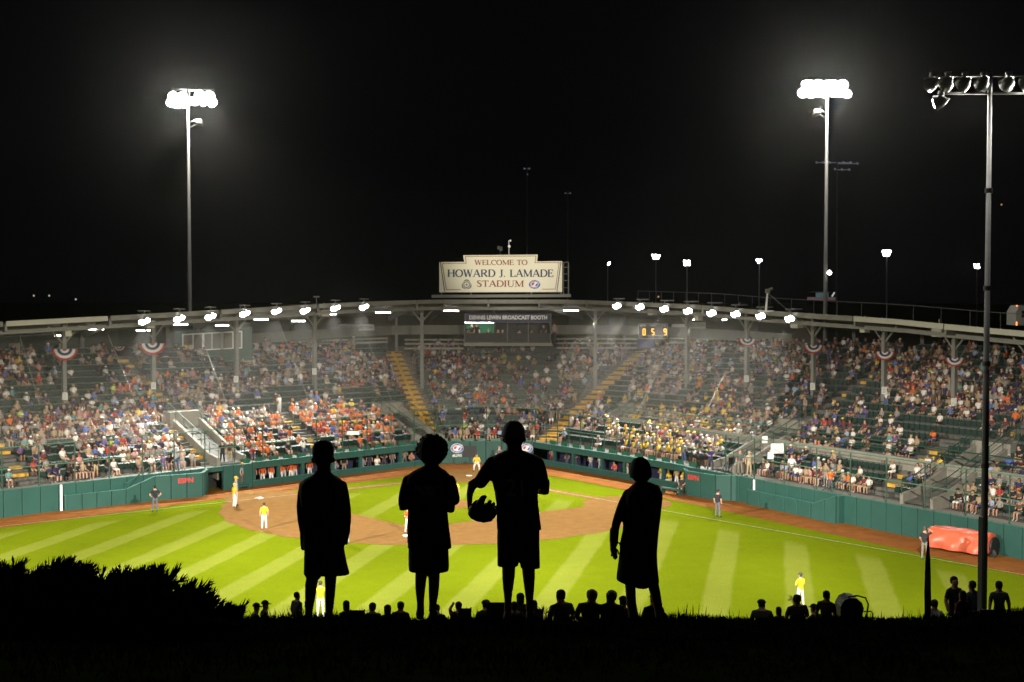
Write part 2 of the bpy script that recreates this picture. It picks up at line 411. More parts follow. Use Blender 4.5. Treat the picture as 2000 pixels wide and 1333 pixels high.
M_GLASS = mat('dark_window_glass', (0.02, 0.022, 0.022), .15)

stand = empty('grandstand', (0.5, 18, 0), 0, 'roofed concrete grandstand wrapped round the infield with green seats and yellow stairs', 'grandstand')
US = sorted(set([0, 1, 2, 3, 4, 5]+[i*.25 for i in range(21)]))
for k in range(-1, NROW):
    mb = MB(); ta = 0 if k < 0 else trow(k); tb = T0 if k < 0 else trow(k+1); P = []
    for u in US:
        z = 1.62 if k < 0 else rowz(u, k); zl = -.3 if k < 0 else (1.62 if k == 0 else rowz(u, k-1))-.4
        P += [S(u, ta, zl), S(u, ta, z), S(u, tb, z), S(u, tb, z-.5)]
    fs = []
    for i in range(len(US)-1):
        a, b = 4*i, 4*i+4
        fs += ([] if k < 0 else [(a, b, b+1, a+1)])+[(a+1, b+1, b+2, a+2), (a+2, b+2, b+3, a+3)]
    mb.add(P, fs); mb.build('seating_row' if k >= 0 else 'front_walkway', M_CONC2 if k >= 0 else M_CONC, stand, world=True)

# padded wall along the field, panel by panel
wall_l = empty('padded_wall', S(.5, 0, 0), 0, 'long green padded wall along the right field foul ground, left in the photo', 'wall', 'green padded walls round the field')
wall_c = empty('padded_wall', S(1.5, 0, 0), 0, 'green padded backstop wall behind home plate with two oval emblems', 'wall', 'green padded walls round the field')
wall_r = empty('padded_wall', S(4.3, 0, 0), 0, 'long green padded wall behind the orange tarp roll, right in the photo', 'wall', 'green padded walls round the field')
def panel(parent, a, b, z0, z1, thick=.12, name='panel', m=None, z1b=None):
    """a padded board from a to b (plan points); slightly narrower than its bay so that the seam shows"""
    a, b = np.asarray(a, float)[:2], np.asarray(b, float)[:2]; d = b-a; L = np.linalg.norm(d); d /= L; nn = np.array([d[1], -d[0]])
    g_ = .022; z1b = z1 if z1b is None else z1b; c = .018
    def p(s_, o, z): q = a+d*s_+nn*o; return (q[0], q[1], z)
    mb = MB()
    o0, o1 = 0, thick
    V = [p(g_, o0, z0), p(L-g_, o0, z0), p(L-g_, o0, z1b), p(g_, o0, z1),
         p(g_, o1-c, z0), p(L-g_, o1-c, z0), p(L-g_, o1-c, z1b), p(g_, o1-c, z1),
         p(g_+c, o1, z0), p(L-g_-c, o1, z0), p(L-g_-c, o1, z1b-c), p(g_+c, o1, z1-c)]
    mb.add(V, [(3, 2, 1, 0), (0, 1, 5, 4), (1, 2, 6, 5), (2, 3, 7, 6), (3, 0, 4, 7), (4, 5, 9, 8), (5, 6, 10, 9), (6, 7, 11, 10), (7, 4, 8, 11), (8, 9, 10, 11)])
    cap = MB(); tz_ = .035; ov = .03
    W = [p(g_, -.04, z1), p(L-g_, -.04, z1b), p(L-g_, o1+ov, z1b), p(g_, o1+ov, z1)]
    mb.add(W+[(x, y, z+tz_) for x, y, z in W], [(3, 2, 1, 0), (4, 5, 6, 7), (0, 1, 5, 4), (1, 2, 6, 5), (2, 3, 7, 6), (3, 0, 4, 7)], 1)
    return mb.build(name, [m or M_PAD, M_PADTOP], parent, world=True)
def backing(parent, a, b, z0, z1, thick=.2):
    a, b = np.asarray(a, float)[:2], np.asarray(b, float)[:2]; d = b-a; L = np.linalg.norm(d); d /= L; nn = np.array([-d[1], d[0]])
    c = (a+b)/2+nn*(thick/2-.02); mb = MB(); mb.box((c[0], c[1], (z0+z1)/2), (L, thick, z1-z0), math.atan2(d[1], d[0]))
    return mb.build('wall_core', M_PADD, parent, world=True)
def panels(parent, a, b, z0, z1, w=1.2, core=True, **kw):
    a, b = np.asarray(a, float)[:2], np.asarray(b, float)[:2]; L = np.linalg.norm(b-a); n = max(1, round(L/w))
    for i in range(n): panel(parent, a+(b-a)*i/n, a+(b-a)*(i+1)/n, z0, z1, **kw)
    if core: backing(parent, a, b, z0, z1-.02)
pl = lambda px, py: gnd(px, py)[:2]
# left wall as far as the dugout
uL0 = u_at(-70, 0, 0, .02, 1.0); uL1 = u_at(400, 0, 0, .02, 1.0); uD0 = u_at(492, 0, 0, .02, 1.0); uD1 = .9985
panels(wall_l, sxy(uL0, 0), sxy(uL1, 0), 0, WALLZ, 1.25)
panels(wall_c, sxy(.999, 0), sxy(1.999, 0), 0, WALLZ+.12, 1.35)
uE0 = 2.0015; uE1 = u_at(1338, 0, 0, 2.0, 4.9); uR0 = uE1; uR1 = u_at(2080, 0, 0, 2.0, 4.9)
kk = [uR0, 3.0, 4.0, uR1] if uR0 < 3 else [uR0, 4.0, uR1]
for a, b in zip(kk[:-1], kk[1:]): panels(wall_r, sxy(a, 0), sxy(b, 0), 0, WALLZ, 1.2)

# camera pits: low padded walls standing out into the foul ground, each with a sloping end by its steps and a tall bay
def pit(label, pts_h, group='camera pits in front of the padded walls'):
    c = np.mean([p for p, _ in pts_h], axis=0)
    e = empty('camera_pit', (c[0], c[1], 0), 0, label, 'camera pit', group)
    for (a, ha), (b, hb) in zip(pts_h[:-1], pts_h[1:]):
        a, b = np.array(a), np.array(b); L = np.linalg.norm(b-a); n = max(1, round(L/1.15))
        for i in range(n):
            p, q = a+(b-a)*i/n, a+(b-a)*(i+1)/n
            panel(e, p, q, 0, ha+(hb-ha)*i/n, thick=.12, z1b=ha+(hb-ha)*(i+1)/n)
        d = (b-a)/L; nn = np.array([-d[1], d[0]]); m = MB(); q0, q1 = a+nn*.001, b+nn*.001; r0, r1 = a+nn*.16, b+nn*.16
        m.add([(*q0, 0), (*q1, 0), (*q1, hb-.02), (*q0, ha-.02), (*r0, 0), (*r1, 0), (*r1, hb-.02), (*r0, ha-.02)],
              [(0, 1, 2, 3), (5, 4, 7, 6), (3, 2, 6, 7), (0, 3, 7, 4), (1, 5, 6, 2)])
        m.build('wall_core', M_PADD, e, world=True)
    return e
pitL = pit('green camera pit with a red lettered tall bay, beside the left dugout',
    [(sxy(u_at(128, 0, 0, .02, 1), 0)*.999, 1.0), (pl(130, 998), 1.0), (pl(245, 985), 1.0), (pl(302, 978), 1.66), (pl(395, 970), 1.66), (pl(404, 962), 1.66)])
pitR = pit('green camera pit with a low front wall, beside the right dugout',
    [(pl(1338, 962), 1.7), (pl(1342, 967), 1.7), (pl(1398, 977), 1.7), (pl(1458, 979), 1.7)])
pitR2 = pit('low green camera pit where two photographers sit, right of the tall lettered wall',
    [(pl(1462, 985), 1.0), (pl(1585, 1012), 1.0), (pl(1590, 1014), 1.0), (pl(1634, 1023), 1.7), (pl(1655, 1021), 1.7)])
def stair_rail(parent, a, b):
    m = MB(); a, b = np.array(a), np.array(b)
    m.tube([a, b], .035, 6); m.tube([a-[0, 0, .4], b-[0, 0, .4]], .03, 6)
    for f in (0, .33, .66, 1): p = a+(b-a)*f; m.tube([p, p-[0, 0, .95]], .03, 6)
    return m.build('handrail', M_PAD, parent, world=True)
q = pl(246, 984); p = S(u_at(315, .03, 1.7, .02, 1), .03, 2.6); stair_rail(pitL, (*q, 1.35), p)
q = pl(1588, 1010); p = S(u_at(1645, .03, 1.7, 2, 4.9), .03, 2.7); stair_rail(pitR2, (*q, 1.35), p)
# white gate posts on the padded walls
for px, lab, gy in ((120, 'thin white post on the left green wall before the camera pit', 998), (1478, 'thin white post on the right green wall above the low pit', 972)):
    q = S(u_at(px, 0, 0, .02, 4.9), -.012, 0); m = MB(); m.box((q[0], q[1], .86), (.12, .1, 1.72), .9)
    m.thing('white_post', M_WHITE, lab, 'post', 'white posts on the padded walls')

# dugouts
def dugout(u0, u1, posts, label):
    n_ = max(6, int(abs(u1-u0)*24)); uu = np.linspace(u0, u1, n_)
    c = S((u0+u1)/2, 0, 0); e = empty('dugout', c, 0, label, 'dugout', 'team dugouts under the seats')
    def run(o0, o1, z0, z1, name, m):
        mb = MB(); P = []
        for u in uu:
            n = -inward(u); p = sxy(u, 0)
            for o, z in ((o0, z0), (o1, z0), (o1, z1), (o0, z1)): q = p+n*o; P.append((q[0], q[1], z))
        fs = []
        for i in range(len(uu)-1):
            a, b = 4*i, 4*i+4; fs += [(a, b, b+1, a+1), (a+1, b+1, b+2, a+2), (a+2, b+2, b+3, a+3), (a+3, b+3, b, a)]
        fs += [(0, 1, 2, 3), (len(P)-1, len(P)-2, len(P)-3, len(P)-4)]
        mb.add(P, fs); return mb.build(name, m, e, world=True)
    run(2.3, 2.45, -.6, 1.55, 'rear_wall', M_NAVY); run(.05, 2.4, -.65, -.6, 'dugout_floor', M_CONC2)
    run(1.75, 2.2, -.6, -.15, 'bench', M_PLANK); run(.0, 2.5, 1.5, 1.66, 'dugout_roof', M_CONC2)
    L = np.linalg.norm(sxy(u1, 0)-sxy(u0, 0)); k = max(2, round(L/2.6))
    for i in range(k):
        a, b = sxy(u0+(u1-u0)*i/k, 0), sxy(u0+(u1-u0)*(i+1)/k, 0)
        panel(e, a, b, 1.32, WALLZ+.05, name='roof_edge_panel'); panel(e, a, b, 0, .42, name='low_panel')
    for px in posts:
        u = u_at(px, 0, .8, min(u0, u1), max(u0, u1)); q = S(u, 0, 0)+np.append(inward(u)*.0, 0); m = MB()
        m.box((q[0], q[1], .87), (.24, .2, .92), math.atan2(along(u)[1], along(u)[0])); m.build('post', M_PAD, e, world=True)
    return e
dugL = dugout(uD0, uD1, (495, 544, 591, 650, 704, 782), 'open dugout of the orange team under the left seats')
dugR = dugout(uE0, uE1, (1083, 1120, 1176, 1220, 1296), 'open dugout of the yellow team under the right seats')
# dark tunnel gate left of the left dugout
ug0, ug1 = u_at(404, 0, 0, .02, 1), u_at(436, 0, 0, .02, 1)
e = empty('tunnel_gate', S((ug0+ug1)/2, 0, 0), 0, 'dark open tunnel in the green wall between pit and left dugout', 'gate')
panel(e, sxy(ug0, 0), sxy(ug1, 0), 1.42, WALLZ, name='lintel')
m = MB(); a, b = S(ug0, .09, .7), S(ug1, .09, .7); m.bar(a, b, .1, 1.5); m.build('rear_wall', M_BLACK, e, world=True)
panels(e, sxy(ug1, 0), sxy(uD0, 0), 0, WALLZ, 1.0)
# row of low green seat backs on the wall edge above the dugouts and backstop
M_SEAT = mat('green_seat_plastic', (0.006, 0.022, 0.016), .5, spec=.3)
M_SEATGLINT = mat('seat_rim_glint', (0.17, 0.19, 0.175), .35, spec=.5)  # paler grey rim: lamp glints on the seats put into the colour
def seat_mb(k=1.0):
    m = MB(); n = 3; w, h = .225, .42
    V = []
    for j in range(4):
        z = .40+h*j/3; tilt = .06+.06*j/3
        for i in range(n+1):
            x = -w+2*w*i/n; cur = -.05*(abs(x)/w)**2; V.append((x, tilt+cur+.0, z))
    fs = []
    for j in range(3):
        for i in range(n): a = j*(n+1)+i; fs.append((a, a+1, a+n+2, a+n+1))
    m.add(V, fs, 0)
    top = [V[3*(n+1)+i] for i in range(n+1)]
    m.add(top+[(x, y+.07, z+.015) for x, y, z in top], [(i, i+1, n+2+i, n+1+i) for i in range(n)], 1)
    # folded pan, its edge paler for the painted glint, and a standard
    m.add([(-.2, -.02, .40), (.2, -.02, .40), (.2, .03, .78), (-.2, .03, .78), (-.2, .03, .40), (.2, .03, .40)], [(0, 1, 2, 3), (0, 4, 5, 1), (0, 3, 4), (1, 5, 2)], 0)
    m.add([(-.2, -.05, .77), (.2, -.05, .77), (.2, .035, .80), (-.2, .035, .80)], [(0, 1, 2, 3)], 1)
    m.add([(-.24, .0, 0), (-.20, .0, 0), (-.20, .06, .55), (-.24, .06, .55)], [(0, 1, 2, 3)], 0)
    return m
# ------------------------------------------------------------------ aisles, stairs and stairwells
def line_u(p0, N, t):
    lo, hi = .01, 4.98
    f = lambda u: (lambda q: N[0]*(q[1]-p0[1])-N[1]*(q[0]-p0[0]))(sxy(u, t))
    flo = f(lo)
    for _ in range(40):
        m = (lo+hi)/2
        if (f(m) > 0) == (flo > 0): lo = m
        else: hi = m
    return lo
AISLES = []                       # (name, u(t), half width, t0, t1, kind)
def aisle(px, t0, t1, half, kind, N=None, u=None):
    if u is None:
        u0 = u_at(px, .06); p0 = sxy(u0, .06); fn = lambda t, p0=p0, N=N: line_u(p0, N, t)
    else: fn = lambda t, u=u: u
    c = {}
    def cached(t):
        k = round(t, 4)
        if k not in c: c[k] = fn(t)
        return c[k]
    AISLES.append((cached, half, t0, t1, kind)); return cached
SPEC = [  # px at the wall, from t, to t, half width, kind, normal, label
    (452, .05, .44, 1.25, 'well', NL_, 'concrete stairwell with railings cut into the left seats, above the dark tunnel gate'),
    (452, .46, 1.0, .5, 'stair', NL_, 'yellow edged stair climbing the left seats between the two bunting columns'),
    (418, .05, .40, .55, 'stair', NL_, 'short yellow stair running down left of the left concrete stairwell'),
    (842, .05, .42, 1.25, 'well', NL_, 'concrete stairwell in the left seats close beside the long yellow stair'),
    (None, .04, 1.0, .95, 'stair', 1, 'long yellow stair left of home plate climbing to the white benches'),
    (None, .04, 1.0, .95, 'stair', 2, 'long yellow stair right of home plate climbing to the scoreboard'),
    (1112, .05, .42, 1.25, 'well', NRa, 'concrete stairwell in the right seats close beside the long yellow stair'),
    (1415, .05, .42, 1.3, 'well', NR_, 'concrete stairwell with railings in the right seats behind the television camera'),
    (1418, .44, 1.0, .45, 'stair', NR_, 'yellow edged stair climbing the right seats behind the television camera'),
    (1795, .05, .42, 1.3, 'well', NR_, 'concrete stairwell in the right seats above the orange tarp roll'),
    (1795, .44, 1.0, .45, 'stair', NR_, 'yellow edged stair climbing the right seats at the far right edge'),
    (1700, .05, .42, .55, 'stair', NR_, 'yellow edged stair through the empty seats left of the right end stairwell'),
    (640, .05, .40, .5, 'stair', NL_, 'yellow edged stair through the orange shirted crowd above the left dugout'),
    (62, .05, 1.0, .55, 'stair', NL_, 'yellow edged stair at the far left end of the left seats'),
]
def rail_posts(e, pts, name='railing'):
    m = MB(); P = [np.array(p) for p in pts]
    m.tube(P, .032, 5); m.tube([p-[0, 0, .45] for p in P], .025, 5)
    for p in P: m.tube([p, p-[0, 0, .95]], .028, 5)
    m.build(name, M_DGREEN, e, world=True)
for px, t0, t1, half, kind, N, label in SPEC:
    fu = aisle(px, t0, t1, half, kind, *( (None, N) if isinstance(N, int) else (N, None)))
    c = S(fu(t0), t0)
    if kind == 'stair':
        e = empty('aisle_stair', (c[0], c[1], c[2]), 0, label, 'stair', 'yellow stairs through the seats')
        for k in range(NROW):
            tk = trow(k)
            if tk < t0-.03 or tk > t1-.02: continue
            for h in range(2):
                ta = tk+h*(1-T0)/NROW/2; u = fu(min(ta, .99)); p = S(u, ta, 0); al = along(u); iw = inward(u)
                z = rowz(u, k)+h*.5*(rowz(u, min(k+1, NROW-1))-rowz(u, k))
                dep = np.linalg.norm(lerp(RIBB, u)-lerp(RIBF, u))*(1-T0)/NROW
                q = p-np.append(iw, 0)*dep*.25; m = MB(); m.box((q[0], q[1], z-.25+.035), (2*half, dep*.5+.02+.004*h, .5), math.atan2(al[1], al[0]))
                m.build('step', M_YEL if isinstance(N, int) or (h == 1 and k % 3) else M_CONC2, e, world=True)
    else:
        e = empty('stairwell', (c[0], c[1], c[2]), 0, label, 'stairwell', 'concrete stairwells through the seats')
        ts = np.linspace(t0, t1, 7)
        for sd in (-1, 1):
            m = MB(); P = []
            for t in ts:
                u = fu(t); p = sxy(u, t); al = along(u)
                zt = 1.62+(rowz(u, NROW-1)-1.62)*max(0, (t-T0)/(1-T0))+.62
                for o in (half, half-.26):
                    q = p+al*sd*o; P += [(q[0], q[1], zt-1.6), (q[0], q[1], zt)]
            fs = []
            for i in range(len(ts)-1):
                a, b = 4*i, 4*i+4; fs += [(a, b, b+1, a+1), (a+1, b+1, b+3, a+3), (a+3, b+3, b+2, a+2)]
            fs += [(0, 1, 3, 2), (len(P)-4, len(P)-2, len(P)-1, len(P)-3)]
            m.add(P, fs); m.build('parapet', M_CONC, e, world=True)
            R_ = []
            for t in ts:
                u = fu(t); q = sxy(u, t)+along(u)*sd*(half-.13)
                R_.append((q[0], q[1], 1.62+(rowz(u, NROW-1)-1.62)*max(0, (t-T0)/(1-T0))+1.5))
            rail_posts(e, R_)
        # landing block at the top and the sloping floor
        u = fu(t1); p = S(u, t1); al = along(u); m = MB()
        m.box((p[0], p[1], rowz(u, int((t1-T0)/(1-T0)*NROW))+.1), (2*half+.4, 1.9, 1.3), math.atan2(al[1], al[0])); m.build('landing', M_CONC, e, world=True)
        m = MB(); P = []
        for t in ts:
            uu_ = fu(t); p = sxy(uu_, t); al = along(uu_); z = 1.62+(rowz(uu_, NROW-1)-1.62)*max(0, (t-T0)/(1-T0))*.93+.12
            for o in (-half+.25, half-.25): q = p+al*o; P.append((q[0], q[1], z))
        m.add(P, [(2*i, 2*i+1, 2*i+3, 2*i+2) for i in range(len(ts)-1)]); m.build('stair_floor', M_CONC2, e, world=True)
        q0 = sxy(u, t1)-along(u)*half; q1 = sxy(u, t1)+along(u)*half; z = rowz(u, int((t1-T0)/(1-T0)*NROW))+1.75
        rail_posts(e, [(*q0, z), (*(q0*.5+q1*.5), z), (*q1, z)])
def in_aisle(u, t, p):
    for fu, half, t0, t1, kind in AISLES:
        if t0-.03 <= t <= t1+.02:
            q = sxy(fu(min(max(t, .03), .99)), t)
            if np.hypot(*(p-q)) < half+.3: return True
    return False

# ------------------------------------------------------------------ people: skinned bodies in a few poses, coloured by region
SKIN, SHIRT, PANTS, SHOES, HAIR = range(5)
def pose(kind):
    """joint -> (position, radius, parent, region of the bone to the parent); facing -Y, feet at z = 0, 1.75 m tall standing"""
    J = {}
    def j(n, p, r, par, reg): J[n] = (p, r, par, reg)
    sit = kind.startswith('sit')
    if sit:
        lean = {'sit': 0, 'sit_lean': -.16, 'sit_back': .06, 'sit_up': 0.0}[kind]
        j('pelvis', (0, .08, .52), .155, None, PANTS); j('belly', (0, .09+lean*.3, .72), .145, 'pelvis', SHIRT); j('chest', (0, .09+lean*.7, .95), .155, 'belly', SHIRT)
        sh, hz_ = 1.03, lean
        j('neck', (0, .06+lean, 1.10), .068, 'chest', SHIRT)
    else:
        j('pelvis', (0, 0, .96), .135, None, PANTS); j('belly', (0, 0, 1.12), .13, 'pelvis', SHIRT); j('chest', (0, .01, 1.33), .15, 'belly', SHIRT)
        sh, hz_ = 1.41, 0; lean = 0
        if kind == 'crouch':
            J['pelvis'] = ((0, .12, .72), .135, None, PANTS); J['belly'] = ((0, .05, .86), .13, 'pelvis', SHIRT); J['chest'] = ((0, -.08, 1.02), .15, 'belly', SHIRT); sh = 1.1; lean = -.2
        j('neck', (0, .0+lean*.6, sh+.085), .066, 'chest', SHIRT)
    n = J['neck'][0]
    j('jaw', (0, n[1]-.025, n[2]+.062), .086, 'neck', SKIN); j('brow', (0, n[1]-.01, n[2]+.155), .100, 'jaw', SKIN); j('crown', (0, n[1]+.0, n[2]+.222), .072, 'brow', HAIR)
    cy_ = J['chest'][0][1]
    for s_, nm in ((-1, 'L'), (1, 'R')):
        j('sh'+nm, (s_*.19, cy_, sh-.02), .075, 'chest', SHIRT)
        if sit:
            if kind == 'sit_up' and s_ == 1: el, ha = (.27, -.05, 1.12), (.16, -.12, 1.32)
            elif kind == 'sit_lean': el, ha = (s_*.25, cy_-.1, .74), (s_*.08, -.3, .74)
            else: el, ha = (s_*.26, cy_-.02, .76), (s_*.12, -.2, .66)
        elif kind == 'stand': el, ha = (s_*.25, .04, 1.13), (s_*.25, -.05, .86)
        elif kind == 'hips': el, ha = (s_*.38, .1, 1.17), (s_*.2, -.02, 1.0)
        elif kind == 'ready': el, ha = (s_*.27, -.05, 1.14), (s_*.06, -.3, 1.08)
        elif kind == 'crouch': el, ha = (s_*.27, -.1, .84), (s_*.16, -.26, .68)
        elif kind == 'phone': el, ha = (s_*.25, -.1, 1.15), (s_*.05, -.26, 1.28)
        elif kind == 'shade': el, ha = ((s_*.38, -.12, 1.5), (s_*.08, -.16, 1.66)) if s_ == -1 else ((s_*.25, .02, 1.13), (s_*.18, -.12, .95))
        j('el'+nm, el, .052, 'sh'+nm, SHIRT); j('wr'+nm, tuple(np.array(el)*.18+np.array(ha)*.82), .036, 'el'+nm, SKIN); j('ha'+nm, ha, .042, 'wr'+nm, SKIN)
        if sit:
            j('hip'+nm, (s_*.1, .0, .52), .1, 'pelvis', PANTS); j('kn'+nm, (s_*.13, -.36, .53), .072, 'hip'+nm, PANTS)
            j('an'+nm, (s_*.13, -.36, .11), .048, 'kn'+nm, SKIN); j('to'+nm, (s_*.14, -.52, .05), .045, 'an'+nm, SHOES)
        elif kind == 'crouch':
            j('hip'+nm, (s_*.11, .08, .68), .1, 'pelvis', PANTS); j('kn'+nm, (s_*.2, -.14, .45), .07, 'hip'+nm, PANTS)
            j('an'+nm, (s_*.22, .08, .1), .05, 'kn'+nm, PANTS); j('to'+nm, (s_*.24, -.1, .045), .045, 'an'+nm, SHOES)
        else:
            w = .12 if kind != 'ready' else .17
            j('hip'+nm, (s_*.095, 0, .88), .098, 'pelvis', PANTS); j('kn'+nm, (s_*(w+.0), -.02, .48), .066, 'hip'+nm, PANTS)
            j('an'+nm, (s_*(w+.02), .03, .09), .046, 'kn'+nm, PANTS); j('to'+nm, (s_*(w+.05), -.14, .04), .042, 'an'+nm, SHOES)
    return J
def skin_mesh(J, sub=0, regions=True):
    names = list(J); idx = {n: i for i, n in enumerate(names)}
    me = bpy.data.meshes.new('figure_skeleton')
    me.from_pydata([J[n][0] for n in names], [(idx[J[n][2]], idx[n]) for n in names if J[n][2]], [])
    o = bpy.data.objects.new('figure_skeleton', me); col.objects.link(o)
    md = o.modifiers.new('skin', 'SKIN'); md.use_smooth_shade = True
    for n in names:
        sv = me.skin_vertices[0].data[idx[n]]; r = J[n][1]; sv.radius = (r, r) if not hasattr(r, '__len__') else r
        sv.use_root = (J[n][2] is None)
    if sub: s_ = o.modifiers.new('sub', 'SUBSURF'); s_.levels = sub; s_.render_levels = sub
    dg = bpy.context.evaluated_depsgraph_get(); dg.update()
    out = bpy.data.meshes.new_from_object(o.evaluated_get(dg)); bpy.data.objects.remove(o); bpy.data.meshes.remove(me)
    return out
def bone_region(J, c, shorts=False, longsleeve=False):
    best = None
    for n, (p, r, par, reg) in J.items():
        if not par: continue
        a, b = np.array(J[par][0]), np.array(p); d = b-a; t = np.clip((c-a)@d/(d@d), 0, 1); q = np.linalg.norm(c-a-d*t)-(r if not hasattr(r, '__len__') else r[0])*.6
        if best is None or q < best[0]: best = (q, n, t, reg)
    _, n, t, reg = best
    if n.startswith('el') and t > .72 and not longsleeve: reg = SKIN
    if n in ('jaw',) : reg = SKIN
    if n == 'brow': reg = SKIN
    hd = np.array(J['brow'][0])
    if n in ('jaw', 'brow', 'crown'):
        if c[2] > hd[2]+.045 or (c[1] > hd[1]+.03 and c[2] > hd[2]-.08): reg = HAIR
    if n == 'neck' and t > .55: reg = SKIN
    if shorts and n.startswith('kn') and t > .85: reg = SKIN
    if longsleeve and n.startswith('wr'): reg = SHIRT
    if shorts and n.startswith('an'): reg = SKIN
    return reg
def add_cap(V, Fc, Mi, J, reg=HAIR, brim=True, kind='cap'):
    """a cap crown and brim, or a fuller head of hair, added round the head of a figure given as lists"""
    b = np.array(J['brow'][0]); o = len(V); r = .112
    if kind == 'cap':
        rings = [(0.02, 1.0), (.06, .97), (.10, .75), (.125, .35)]
    elif kind == 'long':
        rings = [(-.22, .72), (-.1, .92), (.02, .97), (.07, .93), (.11, .70), (.132, .3)]
    else: rings = [(-.07, .80), (0.0, .93), (.06, .92), (.10, .70), (.125, .3)]
    n = 8
    for h, k in rings:
        for i in range(n):
            a = 2*math.pi*i/n; y = math.sin(a)
            back = .03 if kind != 'cap' else 0.01
            cut = (.045 if (kind != 'cap' and y < -.3 and h < .05) else 0)
            V.append((b[0]+r*k*math.cos(a)*(.95), b[1]+back+(r*k-cut)*y, b[2]+h))
    for q in range(len(rings)-1):
        for i in range(n): Fc.append((o+q*n+i, o+q*n+(i+1) % n, o+(q+1)*n+(i+1) % n, o+(q+1)*n+i)); Mi.append(reg)
    Fc.append(tuple(o+(len(rings)-1)*n+i for i in range(n))); Mi.append(reg)
    if kind == 'cap' and brim:
        o = len(V)
        for i in range(5):
            a = math.radians(200+140*i/4); V.append((b[0]+r*math.cos(a), b[1]+r*math.sin(a), b[2]+.03))
            V.append((b[0]+r*1.05*math.cos(a), b[1]+r*1.75*math.sin(a), b[2]+.012))
        for i in range(4): Fc.append((o+2*i, o+2*i+1, o+2*i+3, o+2*i+2)); Mi.append(reg)
FIG = {}
def figure(kind, head, shorts, sub=0, longsleeve=False):
    key = (kind, head, shorts, sub, longsleeve)
    if key in FIG: return FIG[key]
    J = pose(kind); me = skin_mesh(J, sub)
    V = [tuple(v.co) for v in me.vertices]; Fc = [tuple(p.vertices) for p in me.polygons]
    Mi = [bone_region(J, np.array(p.center), shorts, longsleeve) for p in me.polygons]
    bpy.data.meshes.remove(me)
    if head: add_cap(V, Fc, Mi, J, kind=head)
    FIG[key] = (np.array(V), Fc, np.array(Mi)); return FIG[key]
M_SLOT = [mat('figure_slot_%s' % s, (.3, .3, .3)) for s in ('skin', 'shirt', 'trousers', 'shoes', 'hair')]
FIGM = {}
def figure_mesh(*key):
    if key not in FIGM:
        V, Fc, Mi = figure(*key); me = bpy.data.meshes.new('figure'); me.from_pydata([tuple(v) for v in V], [], Fc)
        for m in M_SLOT: me.materials.append(m)
        me.polygons.foreach_set('material_index', [int(i) for i in Mi]); me.polygons.foreach_set('use_smooth', [True]*len(Fc)); me.update()
        FIGM[key] = me
    return FIGM[key]
def cloth(c, rough=.85, spec=.15):
    return mat('cloth_%d_%d_%d' % tuple(int(v*255) for v in c), c, rough, spec=spec)
def put_person(me, loc, rz, cols, scale=1.0, label=None, group=None, name='person', cat='person'):
    o = link(name, me, None, loc, rz); o.scale = (scale,)*3
    for i, c in enumerate(cols):
        o.material_slots[i].link = 'OBJECT'; o.material_slots[i].material = cloth(c, .6 if i == 0 else .85)
    return tag(o, label, cat, group)

# ------------------------------------------------------------------ the crowd and the seats
SHIRTS = {'white': (.55, .53, .49), 'grey': (.20, .20, .195), 'black': (.018, .018, .02), 'navy': (.022, .026, .07), 'red': (.30, .035, .03), 'orange': (.55, .12, .025),
          'blue': (.06, .11, .30), 'light blue': (.22, .30, .42), 'tan': (.28, .21, .135), 'maroon': (.11, .03, .035), 'yellow': (.55, .38, .04), 'teal': (.08, .22, .22), 'pink': (.42, .20, .20), 'lime': (.34, .45, .08), 'purple': (.11, .07, .19), 'brown': (.09, .06, .04)}
SW_GEN = dict(white=20, grey=19, black=15, navy=13, red=5, orange=3, blue=5, tan=16, maroon=7, yellow=2, teal=2, pink=4, lime=.6, purple=2, brown=9); SW_GEN['light blue'] = 5
SW_OR = dict(orange=36, black=8, white=14, red=6, grey=8, yellow=6, navy=5, tan=6, blue=5); SW_YE = dict(yellow=34, white=17, black=8, grey=14, red=4, tan=12, navy=7, brown=6)
CAPS = {'white': (.65, .64, .6), 'black': (.02, .02, .02), 'navy': (.02, .03, .08), 'red': (.35, .03, .03), 'orange': (.65, .15, .02), 'yellow': (.65, .45, .04), 'tan': (.4, .32, .2)}
HAIRS = {'dark hair': (.02, .014, .01), 'brown hair': (.07, .04, .022), 'fair hair': (.30, .19, .08), 'grey hair': (.32, .31, .30)}
PANTSC = {'khaki': (.33, .26, .16), 'blue jeans': (.06, .09, .19), 'black': (.02, .02, .02), 'grey': (.2, .2, .2), 'white': (.6, .58, .55), 'navy': (.03, .04, .09)}
SKINS = [(.36, .20, .13), (.31, .17, .105), (.40, .24, .165), (.25, .125, .07), (.10, .05, .03)]
def pick(d): return R.choices(list(d), weights=list(d.values()))[0]
def hash2(a, b): return (math.sin(a*12.9898+b*78.233)*43758.5453) % 1.0
def vnoise(x, y):
    i, j = math.floor(x), math.floor(y); fx, fy = x-i, y-j; fx = fx*fx*(3-2*fx); fy = fy*fy*(3-2*fy)
    h = lambda a, b: hash2(a*1.0, b*1.0)
    return (h(i, j)*(1-fx)+h(i+1, j)*fx)*(1-fy)+(h(i, j+1)*(1-fx)+h(i+1, j+1)*fx)*fy
def occupancy(px, py, k, s):
    p = .41+.95*(vnoise(s*.16+3.1, k*.42)-.45)
    if 985 < px < 1100 and 690 < py < 800: p -= .38
    if 490 < px < 640 and 690 < py < 760: p -= .18
    if 1560 < px < 1740 and 690 < py < 780: p -= .15
    if 1700 < px < 1870 and 850 < py < 1000: p -= .32
    if 1380 < px < 1560 and 690 < py < 760: p -= .12
    if 1040 < px < 1250 and 830 < py < 870: p -= .2
    if px < 330 and py > 760: p += .14
    if 420 < px < 770 and py > 800: p += .16
    if 1180 < px < 1420 and py > 770: p += .18
    return p
